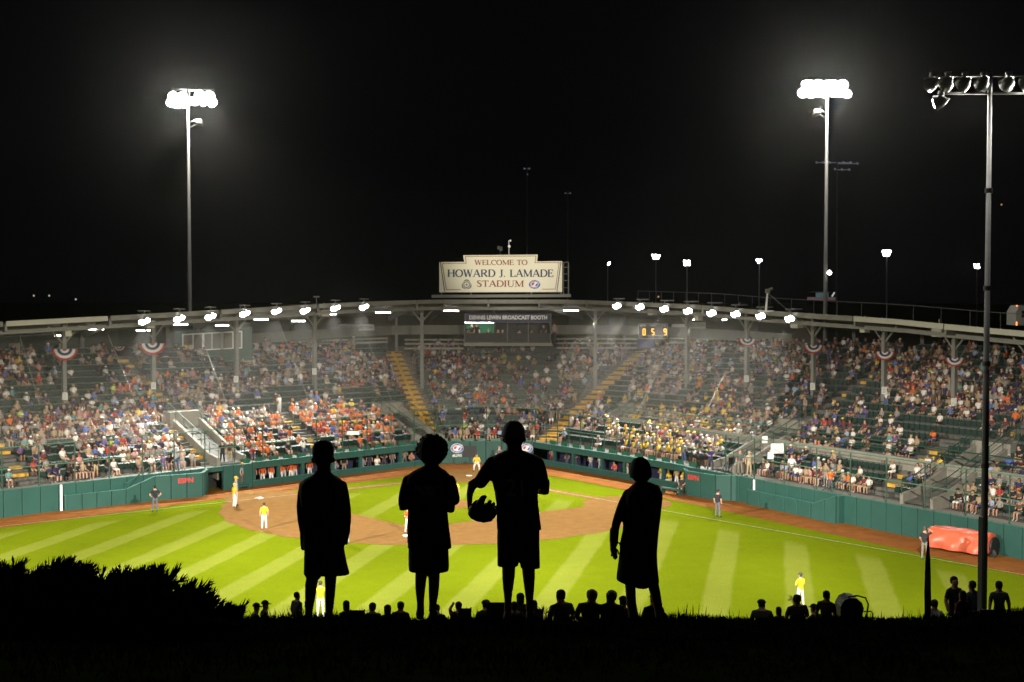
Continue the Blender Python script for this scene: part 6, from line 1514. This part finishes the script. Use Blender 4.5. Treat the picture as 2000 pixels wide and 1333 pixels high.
f.loft(rows([(800, 125, 395), (850, 122, 402), (920, 120, 416), (985, 118, 434)], *T1), .115); f.limb(lim([(182, 930, 60), (184, 985, 63)], *T1), 16); f.build('shorts', mat('black_shorts', (.012, .012, .013), .85), e, .009)
f.loft(rows([(66, 232, 278), (74, 208, 304), (88, 192, 320), (115, 184, 330), (150, 182, 331), (178, 186, 327), (196, 194, 318), (214, 200, 310)], *T1), .115, -.012, df=.8); f.build('hair', M_HAIRD, e, .007)
for x, y0, y1, r in ((155, 1178, 1190, 33), (295, 1178, 1190, 31), (153, 1200, 1212, 31), (294, 1200, 1212, 29)): f.limb(lim([(x, y0, r), (x, y1, r)], *T1), 16); f.build('sock_stripe', mat('pale_sock_stripe', (.10, .10, .11), .9), e, .006, 1)

# boy 2: big curly hair, loose dark red shirt, hands in front
e, f = boy(835, 1200, 11.2, 'boy with big curly hair in a loose dark red printed shirt'); T2 = (3.506, 760, 830)
C2 = lambda x, y: C1(x, y, *T2)
f.loft(rows([(95, 250, 345), (130, 225, 370), (190, 222, 372), (240, 245, 350), (262, 255, 338)], *T2), .1, .0, df=.75); f.loft(rows([(230, 248, 342), (270, 242, 342), (292, 226, 348), (330, 190, 380)], *T2), .06)
f.loft(rows([(330, 170, 390), (600, 160, 380), (880, 160, 390)], *T2), .09)
f.limb(lim([(105, 500, 34), (96, 560, 30, .0), (150, 560, 24, .10), (215, 540, 19, .2)], *T2)); f.limb(lim([(425, 520, 32), (424, 575, 30, .0), (380, 580, 24, .1), (320, 560, 19, .2)], *T2))
for x in (222, 314):
    for j in range(4): f.limb(lim([(x, 530+j*9, 7, .2), (x+(14 if x < 250 else -14), 528+j*10, 6, .225), (x+(24 if x < 250 else -24), 532+j*10, 5, .21)], *T2), 8)
f.limb(lim([(222, 900, 46), (222, 1010, 42), (217, 1060, 39), (214, 1120, 35), (214, 1170, 30), (215, 1220, 25), (215, 1275, 27)], *T2)); f.limb(lim([(310, 900, 46), (308, 1020, 40), (308, 1080, 38), (306, 1130, 36), (304, 1170, 33), (300, 1220, 27), (300, 1275, 29)], *T2))
foot(f, C2(213, 0)[0], 1201, -.3); foot(f, C2(301, 0)[0], 1201, .3); f.build('body', M_SKIND, e, .007)
f.loft(rows([(276, 236, 345), (292, 214, 356), (306, 180, 382), (322, 152, 402), (345, 130, 420), (380, 114, 436), (440, 112, 430), (540, 128, 405), (600, 130, 402), (700, 124, 412), (790, 126, 424), (842, 129, 429)], *T2), .125)
f.limb(lim([(132, 370, 36), (110, 440, 34), (98, 500, 33), (96, 545, 32)], *T2)); f.limb(lim([(420, 370, 36), (438, 430, 34), (449, 490, 36), (452, 518, 35)], *T2)); f.build('shirt', mat('dark_red_shirt', (.030, .010, .011), .9), e, .009)
f.loft(rows([(820, 136, 406), (880, 133, 409), (960, 133, 411), (1000, 137, 409)], *T2), .12); f.build('shorts', MATS['black_shorts'], e, .009)
f.loft(rows([(70, 262, 340), (82, 232, 362), (105, 212, 382), (150, 197, 398), (200, 203, 396), (235, 222, 376), (258, 240, 356)], *T2), .17, -.01, df=1.0)
rr = random.Random(2)
for i in range(230):
    a, b = rr.uniform(0, 6.28), rr.uniform(-1, 1); q = math.sqrt(1-b*b); f.ball(297/3.506+760+29*q*math.cos(a), 830+160/3.506-27*b, rr.uniform(2.2, 3.8), rr.uniform(2.2, 3.8), .014, .15*q*math.sin(a)-.01)
for i in range(150):
    a, b = rr.uniform(0, 6.28), rr.uniform(-.85, 1); q = math.sqrt(1-b*b); f.ball(297/3.506+760+31*q*math.cos(a), 830+160/3.506-29.5*b, rr.uniform(1.3, 2.2), rr.uniform(1.3, 2.2), .008, .13*q*math.sin(a)-.01)
f.build('hair', M_HAIRD, e, .0045, 1)
rot = (-YAW)
def print_on(e, f, txt, x, y, T, h, w, dep, m):
    c = np.array(e.location)+0; px, py = C1(x, y, *T); p = f.P(px, py, 0); me = text_mesh(txt, h, m, .003, w, .002); o = place_flat('shirt_print', me, (0, 0, 0), (1, 0, 0), (0, 0, 1), None); o.parent = e; o.matrix_basis = Matrix(((1, 0, 0, p[0]), (0, 0, -1, dep), (0, 1, 0, p[2]), (0, 0, 0, 1))); return o
M_SPR = mat('faded_shirt_print', (.75, .75, .75), .9)
print_on(e, f, 'FULL VELOCITY', 275, 415, T2, .055, 180/3.506*f.k, -.135, M_SPR); print_on(e, f, 'CHAMPS', 272, 452, T2, .055, 100/3.506*f.k, -.135, M_SPR)

# boy 3: tall, cap, number 21, glove on the left hand, elbow out
e, f = boy(1012, 1205, 11.2, 'tall boy in a cap and number 21 shirt holding a baseball glove at the side'); T3 = (3.332, 900, 810); C3 = lambda x, y: C1(x, y, *T3)
f.loft(rows([(60, 300, 390), (90, 282, 408), (140, 280, 412), (175, 286, 405), (195, 298, 395)], *T3), .105, .01, df=.75); f.ball(*C3(280, 160), 3, 6, .018); f.ball(*C3(416, 158), 3, 6, .018)
f.loft(rows([(180, 302, 392), (225, 298, 396), (262, 262, 440)], *T3), .06); f.loft(rows([(262, 230, 500), (600, 250, 490), (800, 250, 500)], *T3), .09)
f.limb(lim([(140, 420, 38), (75, 455, 33), (58, 520, 22, .04), (57, 580, 17, .06), (62, 618, 19, .06)], *T3)); f.limb(lim([(545, 430, 34), (548, 498, 30, .02), (510, 502, 25, .1), (430, 480, 19, .2)], *T3))
for j in range(4): f.limb(lim([(430, 462+j*11, 7, .2), (412, 460+j*12, 6, .225), (400, 466+j*12, 5, .215)], *T3), 8)
f.limb(lim([(310, 900, 50), (312, 1000, 44), (310, 1060, 41), (308, 1110, 36), (307, 1160, 29), (307, 1210, 24), (307, 1270, 26)], *T3)); f.limb(lim([(445, 900, 50), (440, 1010, 43), (443, 1060, 40), (445, 1110, 35), (446, 1160, 30), (447, 1210, 24), (448, 1270, 26)], *T3))
foot(f, C3(307, 0)[0], 1206, -.3); foot(f, C3(450, 0)[0], 1206, .3); f.build('body', M_SKIND, e, .007)
f.loft(rows([(228, 296, 398), (242, 266, 440), (256, 232, 474), (275, 205, 502), (300, 185, 520), (340, 180, 532), (400, 192, 522), (440, 206, 512), (500, 220, 500), (580, 232, 504), (660, 233, 514), (748, 235, 525)], *T3), .12)
f.limb(lim([(215, 310, 50), (170, 370, 48), (132, 430, 46), (128, 440, 45)], *T3), 16); f.limb(lim([(500, 310, 42), (525, 380, 38), (535, 440, 36), (538, 458, 34)], *T3), 16); f.build('shirt', mat('maroon_shirt', (.032, .012, .013), .9), e, .009)
f.loft(rows([(735, 238, 512), (800, 236, 512), (870, 237, 512)], *T3), .115); f.loft(rows([(850, 238, 374), (920, 238, 376), (984, 238, 374)], *T3), .11, sq=2.6); f.loft(rows([(850, 374, 512), (930, 380, 514), (996, 390, 516)], *T3), .11, sq=2.6); f.build('shorts', MATS['black_shorts'], e, .009)
f.loft(rows([(130, 272, 420), (160, 280, 414), (178, 292, 402)], *T3), .11, -.015, df=.8); f.build('hair', M_HAIRD, e, .007)
f.loft(rows([(38, 315, 372), (46, 300, 390), (60, 286, 402), (90, 272, 414), (120, 266, 419), (138, 264, 421)], *T3), .12, .0, df=.85); f.limb(lim([(285, 142, 12, .06), (340, 136, 12, .2), (405, 142, 12, .06)], *T3)); f.ball(*C3(258, 142), 5, 2.5, .03, .09); f.ball(*C3(430, 140), 2, 2, .03, .09)
f.build('cap', mat('grey_cap', (.40, .40, .43), .85), e, .007)
print_on(e, f, '21', 362, 462, T3, .20, 110/3.332*f.k, -.13, M_SPR)
gl = Fuse(1012, 1205, 11.2)
gl.loft(rows([(585, 65, 200, .0), (610, 50, 228), (650, 44, 236), (675, 58, 222), (692, 92, 200)], *T3), .075, .05, df=.6)
for pts in ([(120, 640, 28, .04), (125, 580, 26, .05), (145, 545, 20, .06), (158, 540, 14, .07)], [(165, 640, 24, .04), (182, 585, 17, .03), (190, 565, 14, .03)], [(195, 650, 22, .05), (210, 600, 16, .06), (214, 584, 12, .07)], [(210, 660, 20, .06), (226, 625, 14, .09), (230, 608, 11, .1)], [(75, 650, 30, .04), (85, 600, 24, .06), (105, 575, 16, .08)], [(110, 675, 22, .02), (150, 684, 18, .0), (195, 680, 16, .02)]): gl.limb(lim(pts, *T3))
gl.limb(lim([(165, 540, 2.2, .05), (190, 535, 2, .04), (207, 555, 2, .04)], *T3), 6)
o = gl.build('baseball_glove', mat('dark_leather', (.045, .025, .015), .55, noise=.2, scale=20), None, .006, 2); o.location = e.location; o.rotation_euler = e.rotation_euler
tag(o, 'dark leather baseball glove held by the boy with number 21', 'baseball glove')

# boy 4: small, cap, long loose shirt, one hand hanging, the other arm folded across
e, f = boy(1250, 1212, 11.0, 'smallest boy in a cap and long loose shirt, rightmost of the four silhouettes'); T4 = (3.806, 1170, 870); C4 = lambda x, y: C1(x, y, *T4)
f.loft(rows([(110, 255, 350), (150, 238, 368), (210, 236, 372), (245, 250, 362), (262, 262, 352)], *T4), .1, .01, df=.75); f.loft(rows([(240, 262, 358), (285, 265, 358), (310, 240, 400)], *T4), .06); f.loft(rows([(320, 230, 440), (700, 190, 420), (1000, 190, 420)], *T4), .09)
f.limb(lim([(108, 620, 30), (102, 700, 27), (104, 750, 24), (106, 785, 25)], *T4))
for dx, ex, ln_, dp in ((-12, 92, 836, .02), (-2, 108, 852, .0), (9, 122, 858, -.01), (19, 134, 846, .0)): f.limb(lim([(108+dx, 790, 8.5, dp), ((108+dx+ex)/2, 822, 8, dp+.005), (ex, ln_-10, 7, dp+.015)], *T4), 8)
f.limb(lim([(124, 770, 9, .02), (142, 790, 8, .03), (148, 815, 7, .04)], *T4), 8)
f.limb(lim([(430, 420, 32), (420, 520, 26, .08), (330, 440, 22, .17), (260, 380, 18, .19)], *T4))
f.limb(lim([(235, 950, 44), (232, 1040, 40), (235, 1110, 38), (238, 1160, 38), (246, 1210, 37), (258, 1270, 38)], *T4)); f.limb(lim([(392, 950, 46), (405, 1050, 41), (420, 1110, 39), (430, 1160, 36), (440, 1210, 33), (450, 1275, 33)], *T4))
foot(f, C4(258, 0)[0], 1212, -.4, 10); foot(f, C4(470, 0)[0], 1211, 1.5, 10); f.build('body', M_SKIND, e, .0065)
f.loft(rows([(268, 262, 372), (284, 252, 408), (300, 236, 428), (320, 214, 444), (350, 194, 458), (400, 180, 464), (480, 178, 460), (560, 180, 450), (640, 172, 440), (720, 155, 434), (800, 150, 429), (880, 140, 432), (960, 130, 440), (1000, 128, 445), (1012, 150, 446), (1030, 200, 440)], *T4), .125); f.loft(rows([(960, 190, 420), (1030, 215, 410), (1052, 262, 380), (1064, 290, 350)], *T4), .12)
f.limb(lim([(212, 350, 34), (180, 420, 36), (155, 490, 36), (130, 560, 33), (118, 620, 31), (112, 690, 31), (106, 745, 28)], *T4)); f.limb(lim([(420, 310, 26, .02), (436, 360, 34), (432, 430, 36), (424, 510, 30, .06)], *T4)); f.build('shirt', mat('black_shirt', (.014, .014, .015), .9), e, .009)
f.loft(rows([(235, 242, 372), (255, 252, 364)], *T4), .1, -.01, df=.8); f.build('hair', M_HAIRD, e, .007)
f.loft(rows([(84, 280, 325), (92, 262, 342), (108, 244, 358), (135, 230, 376), (175, 222, 386), (210, 221, 388), (236, 226, 385)], *T4), .125, .0, df=.85); f.limb(lim([(250, 238, 12, .06), (305, 234, 12, .2), (362, 240, 12, .06)], *T4)); f.build('cap', mat('dark_grey_cap', (.05, .05, .055), .85), e, .007)

# ------------------------------------------------------------------ families on the slope below the ridge
def hill_person(px, ytop, d, kind, head, shirt, label, face=AWAY, hair=(.02, .015, .012), pants=DK, wide=1.0, kid=1.0, group='people sitting and standing on the slope below the ridge'):
    hgt = {'sit': 1.34, 'sit_lean': 1.34, 'sit_back': 1.34, 'sit_up': 1.34}.get(kind, 1.78)*kid; p = at(px, ytop, d); p[2] -= hgt
    l = (px-1000)/F*d; g_ = bank(d, l); o = put_person(figure_mesh(kind, head, False, 2), (p[0], p[1], p[2]), face, [(.35, .2, .13), shirt, pants, DK, hair], kid, label, group)
    o.scale = (kid*wide, kid, kid); return o
def slope_d(px, ytop, hgt):
    """distance at which a figure of this height, standing on the slope, reaches the pixel row ytop"""
    best = None
    for d in np.linspace(18, 38, 200):
        z = at(px, ytop, d)[2]-hgt; g_ = bank(d, (px-1000)/F*d); q = abs(z-g_)
        if best is None or q < best[0]: best = (q, d)
    return best[1]
M_CHAIR = mat('chair_fabric', (.05, .012, .012), .9)
HP = [  # px, top y, kind, head, shirt, kid, wide, label, hair
 (498, 1181, 'sit', 'cap', (.02, .02, .025), 1, 1, 'person in a cap facing left at the left end of the row below the ridge', None, AWAY-1.2),
 (521, 1176, 'sit', 'cap', (.02, .02, .02), 1, 1, 'person in a cap beside the leftmost capped head below the ridge', None, AWAY-1.0),
 (580, 1156, 'stand', 'short', (.03, .032, .035), .78, 1, 'boy standing with bowed head just left of the tallest left boy', None, AWAY-.6),
 (681, 1178, 'sit_lean', 'long', (.02, .02, .02), 1, 1, 'person with hair in a bun right of the tallest left boy', None, AWAY+.3),
 (721, 1178, 'sit_back', 'short', (.025, .025, .025), 1, 1, 'short haired person in a low chair between the first two boys', None, AWAY),
 (757, 1184, 'sit', 'long', (.04, .04, .04), .95, 1, 'long haired person leaning left of the curly haired boy', None, AWAY),
 (779, 1177, 'sit', 'short', (.02, .02, .02), 1, 1, 'short haired person close left of the curly haired boy', None, AWAY),
 (855, 1181, 'sit', 'short', (.02, .02, .02), .95, 1, 'person half hidden behind the leg of the curly haired boy', None, AWAY),
 (895, 1178, 'sit_up', 'short', (.08, .03, .03), 1, 1, 'person in a red chair between the curly haired boy and the boy with the glove', None, AWAY),
 (953, 1175, 'sit_lean', 'cap', (.02, .02, .02), 1, 1.1, 'person at the left foot of the boy with the glove', None, AWAY),
 (1003, 1176, 'sit', 'cap', (.05, .05, .05), .9, 1, 'person with a pale cap between the legs of the boy with the glove', None, AWAY),
 (1019, 1159, 'sit', 'long', (.015, .015, .015), 1, 1, 'hooded person seated behind the right leg of the boy with the glove', None, AWAY),
 (1045, 1175, 'sit', 'long', (.02, .02, .02), .95, 1, 'curly haired person right of the leg of the boy with the glove', None, AWAY+.8),
 (1096, 1155, 'sit_back', 'short', (.07, .10, .14), 1, 1.12, 'broad person in a blue grey shirt sitting alone right of the boy with the glove', None, AWAY),
 (1150, 1153, 'sit_back', 'short', (.05, .012, .015), 1, 1.25, 'broad bald person in a dark red shirt with an arm round a neighbour', (.22, .13, .09), AWAY),
 (1183, 1153, 'sit_back', 'short', (.015, .015, .015), 1, 1.1, 'grey haired person in black under a neighbour\'s arm', (.22, .22, .22), AWAY),
 (1213, 1166, 'sit', 'cap', (.04, .02, .02), .95, 1, 'person just left of the legs of the smallest boy', None, AWAY),
 (1270, 1160, 'sit', 'cap', (.015, .015, .015), 1, 1, 'person in black between the legs of the smallest boy', None, AWAY),
 (1494, 1173, 'sit_back', 'cap', (.03, .03, .03), 1, 1.15, 'broad person at the left end of the right group below the ridge', None, AWAY),
 (1519, 1188, 'sit', 'long', (.02, .02, .02), .85, .9, 'child in a hood left of the broadest man of the right group', None, AWAY),
 (1554, 1162, 'sit_back', 'short', (.012, .012, .013), 1, 1.2, 'broad man in black below the right outfielder', None, AWAY),
 (1597, 1183, 'sit_lean', 'cap', (.02, .02, .02), 1, 1, 'seated person left of the standing child', None, AWAY+.5),
 (1613, 1154, 'stand', 'short', (.03, .03, .03), .68, 1, 'child standing and looking right beside the stroller', None, AWAY-.9),
 (1630, 1191, 'sit', 'short', (.08, .02, .06), .9, 1, 'seated person in purple left of the stroller', None, AWAY),
 (1649, 1171, 'sit', 'long', (.02, .02, .02), .9, .9, 'person with a bun behind the stroller', None, AWAY),
 (1824, 1170, 'sit_back', 'short', (.30, .32, .36), 1, 1, 'person in a pale shirt looking down right of the feather flag', None, AWAY-.7),
 (1865, 1127, 'stand', 'short', (.015, .015, .016), 1, 1, 'person in black shirt and shorts facing the camera left of the grey pole', None, CAMF+.3),
 (1881, 1154, 'stand', 'long', (.16, .04, .06), .75, 1, 'child in red half hidden between two standing people by the grey pole', None, AWAY),
 (1902, 1133, 'stand', 'short', (.05, .06, .07), 1, 1, 'person in a dark grey shirt standing against the grey pole', None, AWAY),
 (1955, 1134, 'stand', 'short', (.03, .035, .05), 1, 1, 'person in a printed navy shirt standing right of the grey pole', None, AWAY)]
for px, yt, kind, head, sh, kid, wide, lab, hair, face in HP:
    h = (1.34 if kind.startswith('sit') else 1.78)*kid; d = slope_d(px, yt, h-.06)
    o = hill_person(px, yt, d, kind, head, sh, lab, face+rb.uniform(-.45, .45), hair or (.02, .015, .012), (.02, .02, .022), wide*rb.uniform(.95, 1.12), kid)
    o.rotation_euler.y = rb.uniform(-.07, .07); o.rotation_euler.x = rb.uniform(-.05, .08)
# an arm round the neighbour, chairs, stroller, feather flag, wagon
def low_chair(px, py, d, w, h, lab, m_=M_CHAIR):
    c = at(px, py, d); k_ = d/F; e = empty('camp_chair', c-[0, 0, h], -YAW, lab, 'chair', 'low camp chairs on the slope'); m = MB(); m.box((0, .0, h*.5), (w, .05, h*.9)); m.build('back_cloth', m_, e)
    m = MB()
    for x in (-w/2, w/2): m.tube([(x, -.02, -.4), (x, .02, h)], .015, 6); m.tube([(x, 0, .1), (x, .5, .05)], .015, 6); m.tube([(x, .5, .05), (x, .5, -.4)], .015, 6)
    m.build('frame', M_BLACK, e); m = MB(); m.box((0, .26, -.02), (w, .5, .03)); m.build('seat_cloth', m_, e)
low_chair(698, 1191, 31, .32, .35, 'low camp chair back between two seated people left of centre', mat('green_chair', (.01, .03, .02), .9)); low_chair(908, 1187, 31, .28, .4, 'red camp chair back by the person in the gap'); low_chair(1890, 1193, 30, .5, .3, 'dark red camp chair at the foot of the grey pole'); low_chair(972, 1175, 31, .5, .5, 'dark rounded camp chair left of the leg of the boy with the glove', M_BLACK); low_chair(1930, 1190, 31, .35, .3, 'small black camp chair right of the foot of the grey pole', M_BLACK)
c = at(1658, 1180, 29); e = empty('stroller', c-[0, 0, .8], -YAW, 'dark stroller with a hooped handle at the right end of the group', 'stroller'); m = MB(); m.loft = None
m.box((0, 0, .62), (.42, .5, .5)); m.prism([(-.24, .5), (.2, .5), (.26, .75), (.22, .88), (.1, .97), (-.04, .99), (-.16, .94), (-.24, .8)], (0, -.25, 0), (1, 0, 0), (0, 0, 1), .5); m.build('seat_hood', M_BLACK, e)
m = MB(); m.tube([(.12, -.28, .2), (.3, -.3, .6), (.34, -.3, .86), (.28, -.3, 1.0), (.1, -.3, 1.05), (-.1, -.3, 1.02)], .018, 6); m.tube([(-.2, 0, .1), (.25, 0, .6)], .02, 6); m.build('handle', M_BLACK, e)
for x in (-.25, .25):
    for y in (-.2, .25): m = MB(); m.lathe([(.02, -.03), (.12, -.03), (.12, .03), (.02, .03)], (x, y, .12), (1, 0, 0), 12); m.build('wheel', M_BLACK, e)
c = at(1692, 1207, 29); e = empty('folding_bench', c-[0, 0, .3], -YAW, 'low folding frame right of the stroller', 'bench'); m = MB(); m.tube([(-.3, 0, .42), (.1, 0, .44), (.14, 0, .4), (.14, 0, 0)], .014, 6); m.tube([(-.3, 0, .3), (.2, 0, .3)], .014, 6); m.tube([(-.3, 0, .42), (-.3, 0, 0)], .014, 6); m.build('frame', M_STEEL, e)
c = at(1061, 1192, 31); e = empty('small_plant', bpt(31, (1061-1000)/F*31), 0, 'small leafy plant right of the boy with the glove', 'plant'); m = MB()
for i in range(26): a_, l_ = rb.uniform(.2, 2.6), rb.uniform(.1, .28); q = c+np.array([0, 0, -.1]); t_p = q+RT*math.cos(a_)*l_+np.array([0, 0, math.sin(a_)*l_])+FW*rb.uniform(-.1, .1); s_ = np.array([0, 0, .02])+RT*.01; m.add([q, (q+t_p)/2+s_, t_p, (q+t_p)/2-s_], [(0, 1, 2, 3)])
m.tube([c-[0, 0, .1], c-[0, 0, .6]], .01, 5); m.build('leaves', M_JUN, e, world=True)
d = 29.0; e = empty('feather_flag', at(1811, 1215, d), 0, 'tall narrow black feather flag standing on the slope at the right', 'flag'); m = MB(); m.tube([at(1808, 1230, d), at(1806.5, 1160, d), at(1808, 1100, d), at(1813, 1046, d)], [.018, .016, .012, .008], 6); m.build('pole', M_BLACK, e, world=True)
m = MB(); V = []; E_ = [(1046, 1812.5, 1814), (1060, 1811, 1815), (1090, 1809, 1817), (1120, 1808, 1818), (1150, 1807, 1818.5), (1175, 1806.5, 1819), (1205, 1807, 1818)]
for i, (y, a_, b_) in enumerate(E_):
    for j in range(4): f_ = j/3; V.append(at(a_+(b_-a_)*f_, y, d+.03*math.sin(f_*5+i)))
m.add(V, [(i*4+j, i*4+j+1, (i+1)*4+j+1, (i+1)*4+j) for i in range(len(E_)-1) for j in range(3)]); m.build('flag_cloth', mat('black_flag', (.02, .02, .02), .8), e, world=True)
m = MB(); m.prism([(0, 0), (.07, .1), (.08, .42), (.03, .5), (-.01, .3)], at(1810, 1158, d-.06), AX, AY, .004); m.build('flag_print', mat('grey_flag_print', (.14, .14, .14), .8), e, world=True)
